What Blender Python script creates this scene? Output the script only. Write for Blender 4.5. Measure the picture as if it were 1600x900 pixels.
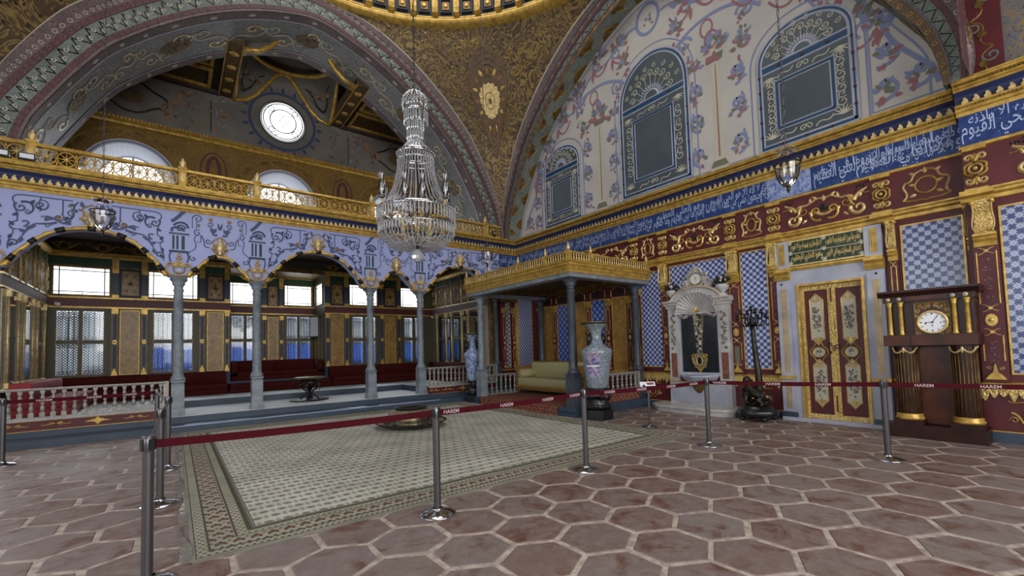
import bpy, math, random
from math import sin, cos, pi, radians, sqrt, atan2, hypot, floor
from mathutils import Vector, Matrix
random.seed(7)
for o in list(bpy.data.objects): bpy.data.objects.remove(o)
SC = bpy.context.scene
COL = SC.collection

# ------------------------------------------------------------------ camera
F_PX, PX, PY = 690.0, 798.0, 511.0
P_, R_, Y_ = radians(2.87), radians(1.64), radians(37.4)
fw = Vector((sin(Y_)*cos(P_), cos(Y_)*cos(P_), sin(P_)))
rt = Vector((cos(Y_), -sin(Y_), 0)); up = rt.cross(fw)
cr, sr = cos(R_), sin(R_)
RT = rt*cr - up*sr; UP = rt*sr + up*cr
cam = bpy.data.objects.new('camera', bpy.data.cameras.new('camera')); COL.objects.link(cam)
M = Matrix((RT, UP, -fw)).transposed().to_4x4(); M.translation = Vector((0, 0, 1.5))
cam.matrix_world = M
cam.data.sensor_width = 36; cam.data.lens = F_PX/1600*36
cam.data.shift_x = (800-PX)/1600; cam.data.shift_y = (PY-450)/1600
cam.data.clip_start = .05; cam.data.clip_end = 200
SC.camera = cam
SC.view_settings.view_transform = 'Standard'; SC.view_settings.look = 'None'
SC.view_settings.gamma = 1; SC.view_settings.use_curve_mapping = False
SC.view_settings.exposure = 1.15
SC.cycles.max_bounces = 7; SC.cycles.diffuse_bounces = 3; SC.cycles.glossy_bounces = 3
SC.cycles.transmission_bounces = 5; SC.cycles.transparent_max_bounces = 12
SC.cycles.caustics_reflective = False; SC.cycles.caustics_refractive = False
SC.cycles.sample_clamp_indirect = 4

# ------------------------------------------------------------------ daylight and added fill lamps
W = bpy.data.worlds.new('world'); SC.world = W; W.use_nodes = True
bg = W.node_tree.nodes['Background']; bg.inputs[0].default_value = (.86, .93, 1, 1); bg.inputs[1].default_value = 1.3
def area(name, loc, rot, sx, sy, power, color=(1, 1, 1)):
    l = bpy.data.lights.new(name, 'AREA'); l.shape = 'RECTANGLE'; l.size = sx; l.size_y = sy; l.energy = power; l.color = color
    o = bpy.data.objects.new(name, l); COL.objects.link(o); o.location = loc; o.rotation_euler = [radians(a) for a in rot]
    return o
# fill lamps added out of view: dome, behind the camera, left side, gallery
area('fill_dome', (3.1, 6.3, 15.0), (0, 0, 0), 6, 6, 210, (1, .97, .94))
area('fill_rear', (1.5, -6.6, 4.6), (80, 0, 0), 11, 5, 420, (1, .96, .92))
area('fill_left', (-6.3, 2.5, 3.4), (84, 0, -90), 8, 4, 90, (.97, .97, 1))
area('fill_gallery', (3.0, 14.6, 12.6), (0, 0, 0), 3, 2.4, 260, (1, .97, .93))
area('daylight_terrace', (3.0, 21.0, 6.2), (-62, 0, 0), 12, 4, 5000, (.85, .92, 1))

# ------------------------------------------------------------------ materials
def rgb(h, k=1.0):
    h = h.lstrip('#'); v = [int(h[i:i+2], 16)/255 for i in (0, 2, 4)]
    return tuple([(x/12.92 if x <= .04045 else ((x+.055)/1.055)**2.4)*k for x in v] + [1])
class NT:
    def __init__(s, name, rough=.6, metal=0.0, spec=.5):
        s.m = bpy.data.materials.new(name); s.m.use_nodes = True; s.t = s.m.node_tree
        s.b = s.t.nodes['Principled BSDF']; s.b.inputs['Roughness'].default_value = rough; s.b.inputs['Metallic'].default_value = metal
        s.b.inputs['Specular IOR Level'].default_value = spec
    def n(s, typ, **k):
        x = s.t.nodes.new(typ)
        for a, v in k.items(): setattr(x, a, v)
        return x
    def l(s, a, b): s.t.links.new(a, b)
    def val(s, sock, v):
        if hasattr(v, 'is_output') or isinstance(v, bpy.types.NodeSocket): s.l(v, sock)
        else: sock.default_value = v
    def math(s, op, a, b=0.0, c=None, clamp=False):
        x = s.n('ShaderNodeMath', operation=op, use_clamp=clamp); s.val(x.inputs[0], a); s.val(x.inputs[1], b)
        if c is not None: s.val(x.inputs[2], c)
        return x.outputs[0]
    def mix(s, f, a, b, blend='MIX'):
        x = s.n('ShaderNodeMix', data_type='RGBA', blend_type=blend); s.val(x.inputs[0], f); s.val(x.inputs[6], a); s.val(x.inputs[7], b)
        return x.outputs[2]
    def pos(s):
        if not hasattr(s, '_p'): s._p = s.n('ShaderNodeTexCoord').outputs['Object']
        return s._p
    def xyz(s):
        x = s.n('ShaderNodeSeparateXYZ'); s.l(s.pos(), x.inputs[0]); return x.outputs
    def noise(s, scale, detail=4, rough=.55, dist=0, vec=None, col=False):
        x = s.n('ShaderNodeTexNoise'); x.inputs['Scale'].default_value = scale; x.inputs['Detail'].default_value = detail
        x.inputs['Roughness'].default_value = rough; x.inputs['Distortion'].default_value = dist; s.l(vec or s.pos(), x.inputs['Vector'])
        return x.outputs['Color' if col else 'Fac']
    def vor(s, scale, feat='F1', vec=None, out='Distance', rnd=1):
        x = s.n('ShaderNodeTexVoronoi', feature=feat); x.inputs['Scale'].default_value = scale; x.inputs['Randomness'].default_value = rnd
        s.l(vec or s.pos(), x.inputs['Vector']); return x.outputs[out]
    def step(s, v, a, b):
        x = s.n('ShaderNodeMapRange', clamp=True); s.val(x.inputs[0], v); x.inputs[1].default_value = a; x.inputs[2].default_value = b
        return x.outputs[0]
    def base(s, v): s.val(s.b.inputs['Base Color'], v); return s
    def bump(s, v, strength=.3, dist=.01):
        x = s.n('ShaderNodeBump'); x.inputs['Strength'].default_value = strength; x.inputs['Distance'].default_value = dist
        s.l(v, x.inputs['Height']); s.l(x.outputs[0], s.b.inputs['Normal']); return s
MT = {}
def plain(name, c, rough=.6, metal=0.0, c2=None, scale=6, bump=0, bscale=30, spec=.5):
    t = NT(name, rough, metal, spec)
    if c2: t.base(t.mix(t.step(t.noise(scale), .35, .65), rgb(c), rgb(c2)))
    else: t.base(rgb(c))
    if bump: t.bump(t.noise(bscale, 5), bump)
    MT[name] = t.m; return t.m
plain('gold', '#d8b458', .34, .35, '#ad883f', 9, .25, 40)
plain('gold_bright', '#ead59a', .33, .35, '#c4a566', 14, .35, 60)
plain('gold_dark', '#8a6c34', .45, .4, '#54401c', 8, .2, 30)
plain('maroon', '#5c1c24', .5, 0, '#4c161e', 3)
plain('maroon_dark', '#34141a', .5)
plain('navy', '#26305e', .55, 0, '#1f2850', 3)
plain('navy_dark', '#161c38', .5)
plain('slate_paint', '#3a4a5c', .45, 0, '#324050', 2)
plain('white_carpet', '#d6d8dc', .9, 0, '#c8cbd0', 2, .3, 90)
plain('olive_frame', '#4a4632', .5)
plain('green_panel', '#22402f', .5, 0, '#2b4c39', 4)
plain('lead', '#3d4038', .5)
plain('grille_iron', '#232429', .5, .3)
plain('pale_marble', '#b4b7c4', .35, 0, '#9a9fb2', 2.2, 0, 30)
plain('white_marble', '#c4c2c0', .35, 0, '#a5a3a4', 3.5)
plain('soft_white', '#d4d6da', .7)
plain('grey_marble', '#8b949d', .35, 0, '#69737e', 5)
plain('dark_marble', '#474e58', .32, 0, '#343a44', 4)
plain('black_marble', '#14171c', .3, 0, '#23272e', 12)
plain('red_marble', '#8a5a48', .4, 0, '#6b3d30', 14)
plain('white_wall', '#c0bcb6', .8, 0, '#b2afaa', .8)
plain('lilac_wall', '#a0aade', .8, 0, '#a8b0dc', .5)
plain('scroll_blue', '#4c5878', .8)
plain('scroll_dark', '#3a4763', .8)
plain('scroll_light', '#a3b3d6', .8)
plain('periwinkle', '#7a84a8', .8)
plain('rose', '#94646a', .8)
plain('leaf_grey', '#6c6f5c', .8)
plain('rust', '#94683f', .8)
plain('cream', '#b9b6a2', .7)
plain('blue_border', '#0e3f66', .6)
plain('mahogany', '#37180e', .35, 0, '#200d08', 5, spec=.3)
plain('mahogany_red', '#56280f', .35, 0, '#32150a', 4, spec=.3)
plain('steel', '#68676a', .3, .85)
plain('steel_bright', '#c5c8ce', .15, 1)
plain('black_plastic', '#15161a', .4)
plain('bronze', '#3b3630', .38, .7, '#24211e', 12, .3, 40)
plain('brass_dull', '#8a7e60', .35, .75, '#5b523d', 20, .2, 60)
plain('brass_light', '#a9a28a', .4, .55, '#807a64', 20)
plain('ebony', '#131418', .3, 0, '#1f2126', 20)
plain('red_velvet', '#6e1c16', .85, 0, '#571410', 18, .3, 60)
plain('red_bright', '#8e2c33', .85, 0, '#7a242b', 4, .1, 30)
plain('belt_red', '#430614', .8, spec=.15)
plain('belt_text', '#b9a9ae', .6)
plain('plaster_grey', '#7a756f', .85, 0, '#67635f', 1.2)
plain('ceiling_dark', '#2c211c', .8, 0, '#3a2d26', 3)
plain('gallery_white', '#c9ccd6', .8)
plain('outside_white', '#94989d', .9, 0, '#7e8287', .6)
plain('tarp_blue', '#2b4f9c', .8)
plain('white_enamel', '#e6e9ee', .25)
plain('black', '#0c0c0e', .5)
plain('flood_grey', '#3c4248', .4, .5)
plain('silver_wood', '#a5a29c', .45, .2, '#8b8780', 20)

def wood_gold():
    t = NT('ochre_marble', .35); v = t.noise(5, 8, .65, 1.2)
    t.base(t.mix(t.step(v, .35, .7), rgb('#7c5a22'), rgb('#b28a45'))); MT['ochre_marble'] = t.m
wood_gold()
def uv2(t):                       # u runs along the wall (x + y), v is height
    x = t.xyz(); return t.math('ADD', x[0], x[1]), x[2]
def tile(name, white, blue, per, thr=-.18, petal=.0):
    t = NT(name, .25); u, v = uv2(t)
    k = 2*pi/per
    a = t.math('COSINE', t.math('MULTIPLY', u, k)); b = t.math('COSINE', t.math('MULTIPLY', v, k))
    f = t.math('MULTIPLY', a, b)                                    # staggered blobs
    a2 = t.math('COSINE', t.math('MULTIPLY', u, 2*k)); b2 = t.math('COSINE', t.math('MULTIPLY', v, 2*k))
    ring = t.math('ABSOLUTE', f)
    sm = t.math('MULTIPLY', t.math('COSINE', t.math('MULTIPLY', u, 4*k)), t.math('COSINE', t.math('MULTIPLY', v, 4*k)))
    w = t.step(t.math('ADD', f, t.math('MULTIPLY', sm, .5)), thr, thr+.14)
    c = t.mix(w, rgb(blue), rgb(white))
    core = t.step(t.math('MULTIPLY', ring, 1), .86, .95)
    c = t.mix(t.math('MULTIPLY', core, petal), c, rgb(blue))
    seam = t.math('MAXIMUM', t.step(t.math('PINGPONG', u, .125), .003, .0), t.step(t.math('PINGPONG', v, .125), .003, .0))
    c = t.mix(t.math('MULTIPLY', seam, .25), c, rgb('#30364f'))
    c = t.mix(t.math('MULTIPLY', t.noise(4), .22), c, rgb('#5c6690'))
    t.base(c); MT[name] = t.m
tile('star_tile', '#c2c9de', '#2c4288', .132, .0, .12)
tile('ring_tile', '#93a3cf', '#22408c', .19, .25, .9)
tile('flower_tile', '#a9b2cc', '#263972', .15, -.08, .35)
def callig_ground():
    t = NT('calligraphy_tile', .3); n = t.noise(7, 6, .7); v = t.vor(16)
    c = t.mix(t.step(n, .3, .7), rgb('#1b2b5e'), rgb('#304d88'))
    c = t.mix(t.math('MULTIPLY', t.step(v, .22, .12), .55), c, rgb('#6d8cc0'))
    t.base(c); MT['calligraphy_tile'] = t.m
    t = NT('sunlit_tile', .3); n = t.noise(9, 6, .7); t.base(t.mix(t.step(n, .35, .6), rgb('#2c4c9a'), rgb('#9aa6c8'))); MT['sunlit_tile'] = t.m
callig_ground()
def carved_gold():
    t = NT('carved_gold', .35, .5); d = t.noise(16, 2, .5, 3.0); v = t.vor(34)
    h = t.math('ADD', d, t.math('MULTIPLY', v, .5))
    t.base(t.mix(t.step(h, .4, .85), rgb('#a38142'), rgb('#ecd083'))); t.bump(h, .9, .02); MT['carved_gold'] = t.m
carved_gold()
def arabesque(name, dark, mid, light, s=2.4, rough=.55, metal=.2):
    t = NT(name, rough, metal)
    n = t.noise(s, 3, .55, 2.4); r = t.math('ABSOLUTE', t.math('SUBTRACT', t.math('FRACT', t.math('MULTIPLY', n, 9.0)), .5))
    c = t.mix(t.step(r, .10, .30), rgb(light), rgb(mid))
    v = t.vor(s*5); c = t.mix(t.step(v, .26, .14), c, rgb(dark))
    n2 = t.noise(s*.6, 2); c = t.mix(t.math('MULTIPLY', t.step(n2, .4, .7), .4), c, rgb(dark))
    t.base(c); MT[name] = t.m
arabesque('pendentive_gold', '#2a1f1a', '#54412d', '#8f7945', 1.1)
arabesque('soffit_grey', '#50565f', '#757a84', '#9a998c', 2.0, .5, .1)
arabesque('green_lattice', '#3f4644', '#65706d', '#828b86', 4.2, .6, 0)
arabesque('maroon_band', '#331a22', '#4a2530', '#70504c', 7, .6, 0)
arabesque('brown_band', '#3b2c20', '#5a4430', '#80694a', 5, .6, 0)
arabesque('mauve_band', '#40343a', '#5d4e52', '#857674', 5, .6, 0)
arabesque('gallery_gold', '#4a3618', '#75561f', '#96732e', 3.5, .6, .2)
arabesque('lunette_paint', '#2c2418', '#3f3420', '#6b5220', 2.2, .6, .1)
arabesque('pier_paint', '#3c4350', '#596070', '#8a7040', 3.2, .6, 0)
def floor_mat():
    t = NT('terracotta', .42); at = t.n('ShaderNodeAttribute', attribute_name='tone', attribute_type='GEOMETRY').outputs['Fac']
    c = t.mix(at, rgb('#776059'), rgb('#7f7370'))
    off = t.n('ShaderNodeVectorMath', operation='ADD'); t.l(t.pos(), off.inputs[0])
    cb = t.n('ShaderNodeCombineXYZ'); t.l(t.math('MULTIPLY', at, 37.0), cb.inputs[2]); t.l(cb.outputs[0], off.inputs[1])
    n = t.noise(3.2, 5, .6, .8, off.outputs[0])
    c = t.mix(t.math('MULTIPLY', t.step(n, .50, .64), .8), c, rgb('#5c3423'))
    c = t.mix(t.math('MULTIPLY', t.step(t.noise(9, 6, .7, 0, off.outputs[0]), .45, .7), .5), c, rgb('#998e88'))
    c = t.mix(t.math('MULTIPLY', t.step(t.noise(30, 4, .7), .55, .75), .25), c, rgb('#3c302c'))
    t.base(c); t.bump(t.noise(14, 6, .7), .25, .01); t.val(t.b.inputs['Roughness'], t.math('ADD', .28, t.math('MULTIPLY', n, .35)))
    MT['terracotta'] = t.m
    plain('grout', '#c2b5a9', .85, 0, '#94867c', 12, .4, 60)
floor_mat()
def rug_mat():
    # pale field with rows of small boteh motifs; bands of the border set by distance to the rug's edge
    t = NT('rug_weave', .95, 0, .1); x, y, z = t.xyz()
    X0, X1, Y0, Y1 = .1, 6.72, 4.06, 11.2
    d = t.math('MINIMUM', t.math('MINIMUM', t.math('SUBTRACT', x, X0), t.math('SUBTRACT', X1, x)),
               t.math('MINIMUM', t.math('SUBTRACT', y, Y0), t.math('SUBTRACT', Y1, y)))
    d = t.math('MULTIPLY', d, 1.95)
    def blobs(px_, py_, rx, ry, dx=0.0, dy=0.0, stag=True):
        yy = t.math('DIVIDE', t.math('ADD', y, dy), py_); row = t.math('FLOOR', yy)
        xx = t.math('ADD', t.math('DIVIDE', t.math('ADD', x, dx), px_), t.math('MULTIPLY', row, .5 if stag else 0.0))
        fx = t.math('MULTIPLY', t.math('SUBTRACT', t.math('FRACT', xx), .5), px_/rx); fy = t.math('MULTIPLY', t.math('SUBTRACT', t.math('FRACT', yy), .5), py_/ry)
        return t.math('SQRT', t.math('ADD', t.math('MULTIPLY', fx, fx), t.math('MULTIPLY', fy, fy)))
    fine = t.noise(60, 3, .6)
    c = t.mix(t.step(t.noise(1.3, 3), .35, .65), rgb('#cdccc2'), rgb('#b9b8ab'))
    r = t.math('ADD', blobs(.155, .15, .052, .045), t.math('MULTIPLY', fine, .35))
    c = t.mix(t.math('MULTIPLY', t.step(r, 1.2, .9), .62), c, rgb('#4f4a42'))
    r2 = t.math('ADD', blobs(.155, .15, .024, .018), t.math('MULTIPLY', fine, .2))
    c = t.mix(t.math('MULTIPLY', t.step(r2, 1.2, .9), .6), c, rgb('#6e5548'))
    r3 = blobs(.155, .15, .02, .05, .078, .0); c = t.mix(t.math('MULTIPLY', t.step(r3, 1.2, .9), .5), c, rgb('#5d5a50'))
    def band(a, b): return t.math('MULTIPLY', t.step(d, a-.002, a+.002), t.step(d, b+.002, b-.002))
    B = t.mix(band(.0, .95), c, rgb('#8a887c'))
    m1 = t.math('ADD', blobs(.125, .125, .045, .03, 0, 0), t.math('MULTIPLY', fine, .3))
    ornate = t.mix(t.step(m1, 1.3, 1.0), rgb('#a09d8b'), rgb('#745248'))
    m2 = blobs(.0625, .0625, .014, .012); ornate = t.mix(t.step(m2, 1.2, .8), ornate, rgb('#2c3036'))
    B = t.mix(band(.28, .62), B, ornate)
    m3 = blobs(.05, .05, .014, .012); small = t.mix(t.step(m3, 1.2, .8), rgb('#a19f8c'), rgb('#57463e'))
    B = t.mix(band(.10, .24), B, small); B = t.mix(band(.66, .80), B, small)
    for a in (.085, .25, .265, .635, .65, .82, .9, .94): B = t.mix(band(a, a+.012), B, rgb('#33322c'))
    B = t.mix(band(.83, .89), B, rgb('#4f4d40'))
    B = t.mix(t.math('MULTIPLY', t.step(t.noise(1.8, 4), .45, .7), .3), B, rgb('#5c5a4c'))
    t.base(B); t.bump(fine, .3, .01); MT['rug_weave'] = t.m
    t = NT('red_carpet', .95, 0, .1); x, y, z = t.xyz()
    def grid(p, r): 
        a = t.math('SUBTRACT', t.math('FRACT', t.math('DIVIDE', y, p)), .5); b = t.math('SUBTRACT', t.math('FRACT', t.math('DIVIDE', t.math('ADD', x, z), p)), .5)
        return t.step(t.math('SQRT', t.math('ADD', t.math('MULTIPLY', a, a), t.math('MULTIPLY', b, b))), r+.06, r)
    c = t.mix(t.step(t.noise(14, 5, .7), .4, .6), rgb('#673430'), rgb('#8c5a4e'))
    c = t.mix(grid(.15, .3), c, rgb('#8f6a52')); c = t.mix(grid(.15, .16), c, rgb('#40201f'))
    t.base(c); t.bump(t.noise(70), .3); MT['red_carpet'] = t.m
rug_mat()
def fabric():
    t = NT('gold_brocade', .7, 0, .3); x, y, z = t.xyz()
    s = t.math('FRACT', t.math('DIVIDE', t.math('ADD', t.math('ADD', x, y), z), .09)); w = t.step(t.math('ABSOLUTE', t.math('SUBTRACT', s, .5)), .25, .3)
    c = t.mix(w, rgb('#bdb48c'), rgb('#a39b70')); c = t.mix(t.math('MULTIPLY', t.step(t.vor(45), .3, .15), .6), c, rgb('#c4bd98')); t.base(c); MT['gold_brocade'] = t.m
    t = NT('divan_brocade', .85, 0, .2); v = t.vor(9); c = t.mix(t.step(v, .2, .12), rgb('#47130f'), rgb('#612d24')); c = t.mix(t.math('MULTIPLY', t.noise(40), .4), c, rgb('#3c0e0c')); t.base(c); MT['divan_brocade'] = t.m
    t = NT('gilt_carving', .4, .35); h = t.noise(38, 4, .6, 2); t.base(t.mix(t.step(h, .4, .65), rgb('#6d4f26'), rgb('#b28a4c'))); t.bump(h, .6, .01); MT['gilt_carving'] = t.m
fabric()
def porcelain():
    t = NT('famille_porcelain', .22); n = t.noise(26, 5, .7); v = t.vor(30)
    c = t.mix(t.step(v, .22, .36), rgb('#4a6470'), rgb('#8a96a8')); c = t.mix(t.step(n, .5, .62), c, rgb('#5b7a4c'))
    c = t.mix(t.math('MULTIPLY', t.step(t.noise(40, 4), .58, .66), .8), c, rgb('#8c4a5e')); t.base(c); MT['famille_porcelain'] = t.m
    t = NT('scene_panel', .22); n = t.noise(9, 5, .7, 1.4); c = t.mix(t.step(n, .42, .52), rgb('#3f5a9c'), rgb('#a9a0b4'))
    c = t.mix(t.step(t.noise(18, 4), .56, .62), c, rgb('#8f4258')); t.base(c); MT['scene_panel'] = t.m
    t = NT('blue_porcelain', .22); n = t.noise(16, 5, .7, 1.2); t.base(t.mix(t.step(n, .47, .55), rgb('#a9b8cc'), rgb('#3a4f98'))); MT['blue_porcelain'] = t.m
    t = NT('green_script_ground', .4); t.base(t.mix(t.step(t.noise(30), .4, .6), rgb('#16301c'), rgb('#23402a'))); MT['green_script_ground'] = t.m
porcelain()
def clear(name, tint, gl=.12, rough=.04):
    m = bpy.data.materials.new(name); m.use_nodes = True; t = m.node_tree; t.nodes.clear()
    out = t.nodes.new('ShaderNodeOutputMaterial'); mx = t.nodes.new('ShaderNodeMixShader'); tr = t.nodes.new('ShaderNodeBsdfTransparent'); g = t.nodes.new('ShaderNodeBsdfGlossy')
    tr.inputs[0].default_value = tint; g.inputs['Roughness'].default_value = rough; fr = t.nodes.new('ShaderNodeFresnel'); fr.inputs[0].default_value = 1.5
    ad = t.nodes.new('ShaderNodeMath'); ad.operation = 'ADD'; ad.use_clamp = True; ad.inputs[1].default_value = gl; t.links.new(fr.outputs[0], ad.inputs[0])
    t.links.new(ad.outputs[0], mx.inputs[0]); t.links.new(tr.outputs[0], mx.inputs[1]); t.links.new(g.outputs[0], mx.inputs[2]); t.links.new(mx.outputs[0], out.inputs[0]); MT[name] = m
clear('window_glass', (.95, .97, .97, 1), .0)
clear('lamp_glass', (.9, .91, .94, 1), .06, .02)
clear('crystal', (.8, .82, .86, 1), .6, .15)
_t = MT['crystal'].node_tree; _g = [n for n in _t.nodes if n.type == 'BSDF_GLOSSY'][0]; _m = [n for n in _t.nodes if n.type == 'MIX_SHADER'][0]
_d = _t.nodes.new('ShaderNodeBsdfDiffuse'); _d.inputs[0].default_value = (.75, .77, .8, 1); _x = _t.nodes.new('ShaderNodeMixShader'); _x.inputs[0].default_value = .45
_t.links.new(_d.outputs[0], _x.inputs[2]); _t.links.new(_g.outputs[0], _x.inputs[1]); _t.links.new(_x.outputs[0], _m.inputs[2])
def mirror():
    t = NT('mirror', .04, 1); t.base(rgb('#8a8f98')); MT['mirror'] = t.m
    t = NT('stained_pane', .3, 0); n = t.noise(1.4, 3); t.base(t.mix(n, rgb('#3c4650'), rgb('#59656c'))); MT['stained_pane'] = t.m
mirror()
# lit daylight panes
em = bpy.data.materials.new('day_glass')
em.use_nodes = True
bb = em.node_tree.nodes['Principled BSDF']
bb.inputs['Base Color'].default_value = (.9, .92, .95, 1)
bb.inputs['Emission Color'].default_value = (.93, .96, 1, 1)
bb.inputs['Emission Strength'].default_value = .95; MT['day_glass'] = em
# ------------------------------------------------------------------ helpers
class Fr:                         # a flat frame: u along, v up, n out of the wall
    def __init__(s, O, U, V, N): s.O, s.U, s.V, s.N = Vector(O), Vector(U), Vector(V), Vector(N)
    def pt(s, u, v, n=0.0): return s.O + s.U*u + s.V*v + s.N*n
class Fn:                         # a curved frame given by a function
    def __init__(s, f): s.f = f
    def pt(s, u, v, n=0.0): return Vector(s.f(u, v, n))
def sub(fr, u, v, k=1.0, mir=1, rot=0.0):   # local frame inside another
    c, s_ = cos(rot), sin(rot)
    return Fn(lambda a, b, n: fr.pt(u + k*mir*(a*c - b*s_), v + k*(a*s_ + b*c), n*1.0))
class MB:
    def __init__(s): s.v = []; s.f = []; s.m = []; s.mats = []; s.sm = []
    K = 0
    def lift(s): MB.K += 1; return (MB.K % 500)*1.1e-5
    def mi(s, m):
        if m not in s.mats: s.mats.append(m)
        return s.mats.index(m)
    def add(s, vs, fs, m, smooth=False):
        b = len(s.v); k = s.mi(m); s.v += [tuple(v) for v in vs]
        for f in fs: s.f.append(tuple(b+i for i in f)); s.m.append(k); s.sm.append(smooth)
    def fbox(s, fr, u0, u1, v0, v1, n0, n1, m):
        MB.K += 1; e = (MB.K % 200)*5e-6; u0 -= e; u1 += e; v0 -= e; v1 += e; n1 += e; n0 -= e
        P = [fr.pt(u, v, n) for n in (n0, n1) for (u, v) in ((u0, v0), (u1, v0), (u1, v1), (u0, v1))]
        s.add(P, [(0, 3, 2, 1), (4, 5, 6, 7), (0, 1, 5, 4), (1, 2, 6, 5), (2, 3, 7, 6), (3, 0, 4, 7)], m)
    def box(s, x0, x1, y0, y1, z0, z1, m): s.fbox(Fr((0, 0, 0), (1, 0, 0), (0, 1, 0), (0, 0, 1)), x0, x1, y0, y1, z0, z1, m)
    def taper(s, c, b0, b1, z0, z1, m, rot=0):     # square frustum, half sizes b0 -> b1
        P = []
        for z, b in ((z0, b0), (z1, b1)):
            bx, by = b if isinstance(b, tuple) else (b, b)
            for sx, sy in ((-1, -1), (1, -1), (1, 1), (-1, 1)):
                x, y = sx*bx, sy*by; P.append((c[0]+x*cos(rot)-y*sin(rot), c[1]+x*sin(rot)+y*cos(rot), z))
        s.add(P, [(3, 2, 1, 0), (4, 5, 6, 7), (0, 1, 5, 4), (1, 2, 6, 5), (2, 3, 7, 6), (3, 0, 4, 7)], m)
    def poly(s, fr, pts, n0, n1, m):
        k = len(pts); P = [fr.pt(u, v, n0) for u, v in pts] + [fr.pt(u, v, n1) for u, v in pts]
        s.add(P, [tuple(range(k, 2*k)), tuple(range(k))[::-1]] + [(i, (i+1) % k, k+(i+1) % k, k+i) for i in range(k)], m)
    def flat(s, fr, pts, n, m):
        n += s.lift(); s.add([fr.pt(u, v, n) for u, v in pts], [tuple(range(len(pts)))], m)
    def ribbon(s, fr, pts, w, n0, h, m):
        if len(pts) < 2: return
        n0 += s.lift()
        k = len(pts); ws = w if isinstance(w, (list, tuple)) else [w]*k
        if len(ws) != k: ws = [ws[0]+(ws[-1]-ws[0])*i/(k-1) if len(ws) == 2 else ws[min(len(ws)-1, int(i*len(ws)/k))] for i in range(k)]
        P = []; c = 3 if h > 0 else 2
        for i, (u, v) in enumerate(pts):
            a = pts[max(i-1, 0)]; b = pts[min(i+1, k-1)]; dx, dy = b[0]-a[0], b[1]-a[1]; L = hypot(dx, dy) or 1
            nx, ny = -dy/L*ws[i]/2, dx/L*ws[i]/2
            if h > 0: P += [fr.pt(u+nx, v+ny, n0), fr.pt(u, v, n0+h*max(.3, min(1, ws[i]/max(ws)))), fr.pt(u-nx, v-ny, n0)]
            else: P += [fr.pt(u+nx, v+ny, n0), fr.pt(u-nx, v-ny, n0)]
        s.add(P, [(i*c+j, i*c+j+1, (i+1)*c+j+1, (i+1)*c+j) for i in range(k-1) for j in range(c-1)], m, False)
    def sweep(s, fr, prof, us, m, caps=True):      # prof [(n, v)] moved along u
        k = len(prof); P = [fr.pt(u, v, n) for u in us for n, v in prof]
        fs = [(i*k+j, i*k+j+1, (i+1)*k+j+1, (i+1)*k+j) for i in range(len(us)-1) for j in range(k-1)]
        if caps: fs += [tuple(range(k)), tuple((len(us)-1)*k+j for j in range(k))[::-1]]
        s.add(P, fs, m)
    def tube(s, pts, r, seg, m, caps=True):
        k = len(pts); rs = r if isinstance(r, (list, tuple)) else [r]*k
        if len(rs) != k: rs = [rs[0]+(rs[-1]-rs[0])*i/(k-1) for i in range(k)]
        pts = [Vector(p) for p in pts]; P = []; a = None
        for i in range(k):
            d = (pts[min(i+1, k-1)]-pts[max(i-1, 0)])
            d = d.normalized() if d.length else Vector((0, 0, 1))
            if a is None: a = d.orthogonal().normalized()
            else:
                a = a - d*a.dot(d); a = a.normalized() if a.length > 1e-6 else d.orthogonal().normalized()
            b = d.cross(a)
            P += [pts[i]+(a*cos(2*pi*j/seg)+b*sin(2*pi*j/seg))*rs[i] for j in range(seg)]
        fs = [(i*seg+j, i*seg+(j+1) % seg, (i+1)*seg+(j+1) % seg, (i+1)*seg+j) for i in range(k-1) for j in range(seg)]
        if caps: fs += [tuple(range(seg))[::-1], tuple((k-1)*seg+j for j in range(seg))]
        s.add(P, fs, m, True)
    def lathe(s, prof, c, seg, m, smooth=True, wob=None, sq=1.0, fr=None, a0=0, a1=2*pi):
        k = len(prof); full = abs(a1-a0-2*pi) < 1e-6; n = seg if full else seg+1; P = []
        for j in range(n):
            a = a0+(a1-a0)*j/seg
            for i, (r, z) in enumerate(prof):
                rr = r*(wob(a, i) if wob else 1)
                if fr: P.append(fr.pt(rr*cos(a), rr*sin(a), z))
                else: P.append((c[0]+rr*cos(a), c[1]+rr*sq*sin(a), c[2]+z))
        fs = []
        for j in range(seg):
            q = (j+1) % n
            for i in range(k-1):
                if prof[i][0] == 0 and prof[i+1][0] == 0: continue
                fs.append((j*k+i, q*k+i, q*k+i+1, j*k+i+1))
        s.add(P, fs, m, smooth)
    def ball(s, c, r, m, seg=10, sz=1.0, sx=1.0, sy=1.0):
        c = Vector(c); n = max(4, seg//2+1); P = []
        for i in range(n+1):
            t = pi*i/n
            for j in range(seg):
                a = 2*pi*j/seg; P.append((c[0]+r*sx*sin(t)*cos(a), c[1]+r*sy*sin(t)*sin(a), c[2]-r*sz*cos(t)))
        s.add(P, [(i*seg+j, i*seg+(j+1) % seg, (i+1)*seg+(j+1) % seg, (i+1)*seg+j) for i in range(n) for j in range(seg)], m, True)
    def disc(s, fr, u, v, r, n0, n1, m, seg=16, ry=None):
        s.poly(fr, [(u+r*cos(2*pi*i/seg), v+(ry or r)*sin(2*pi*i/seg)) for i in range(seg)], n0, n1, m)
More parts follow.
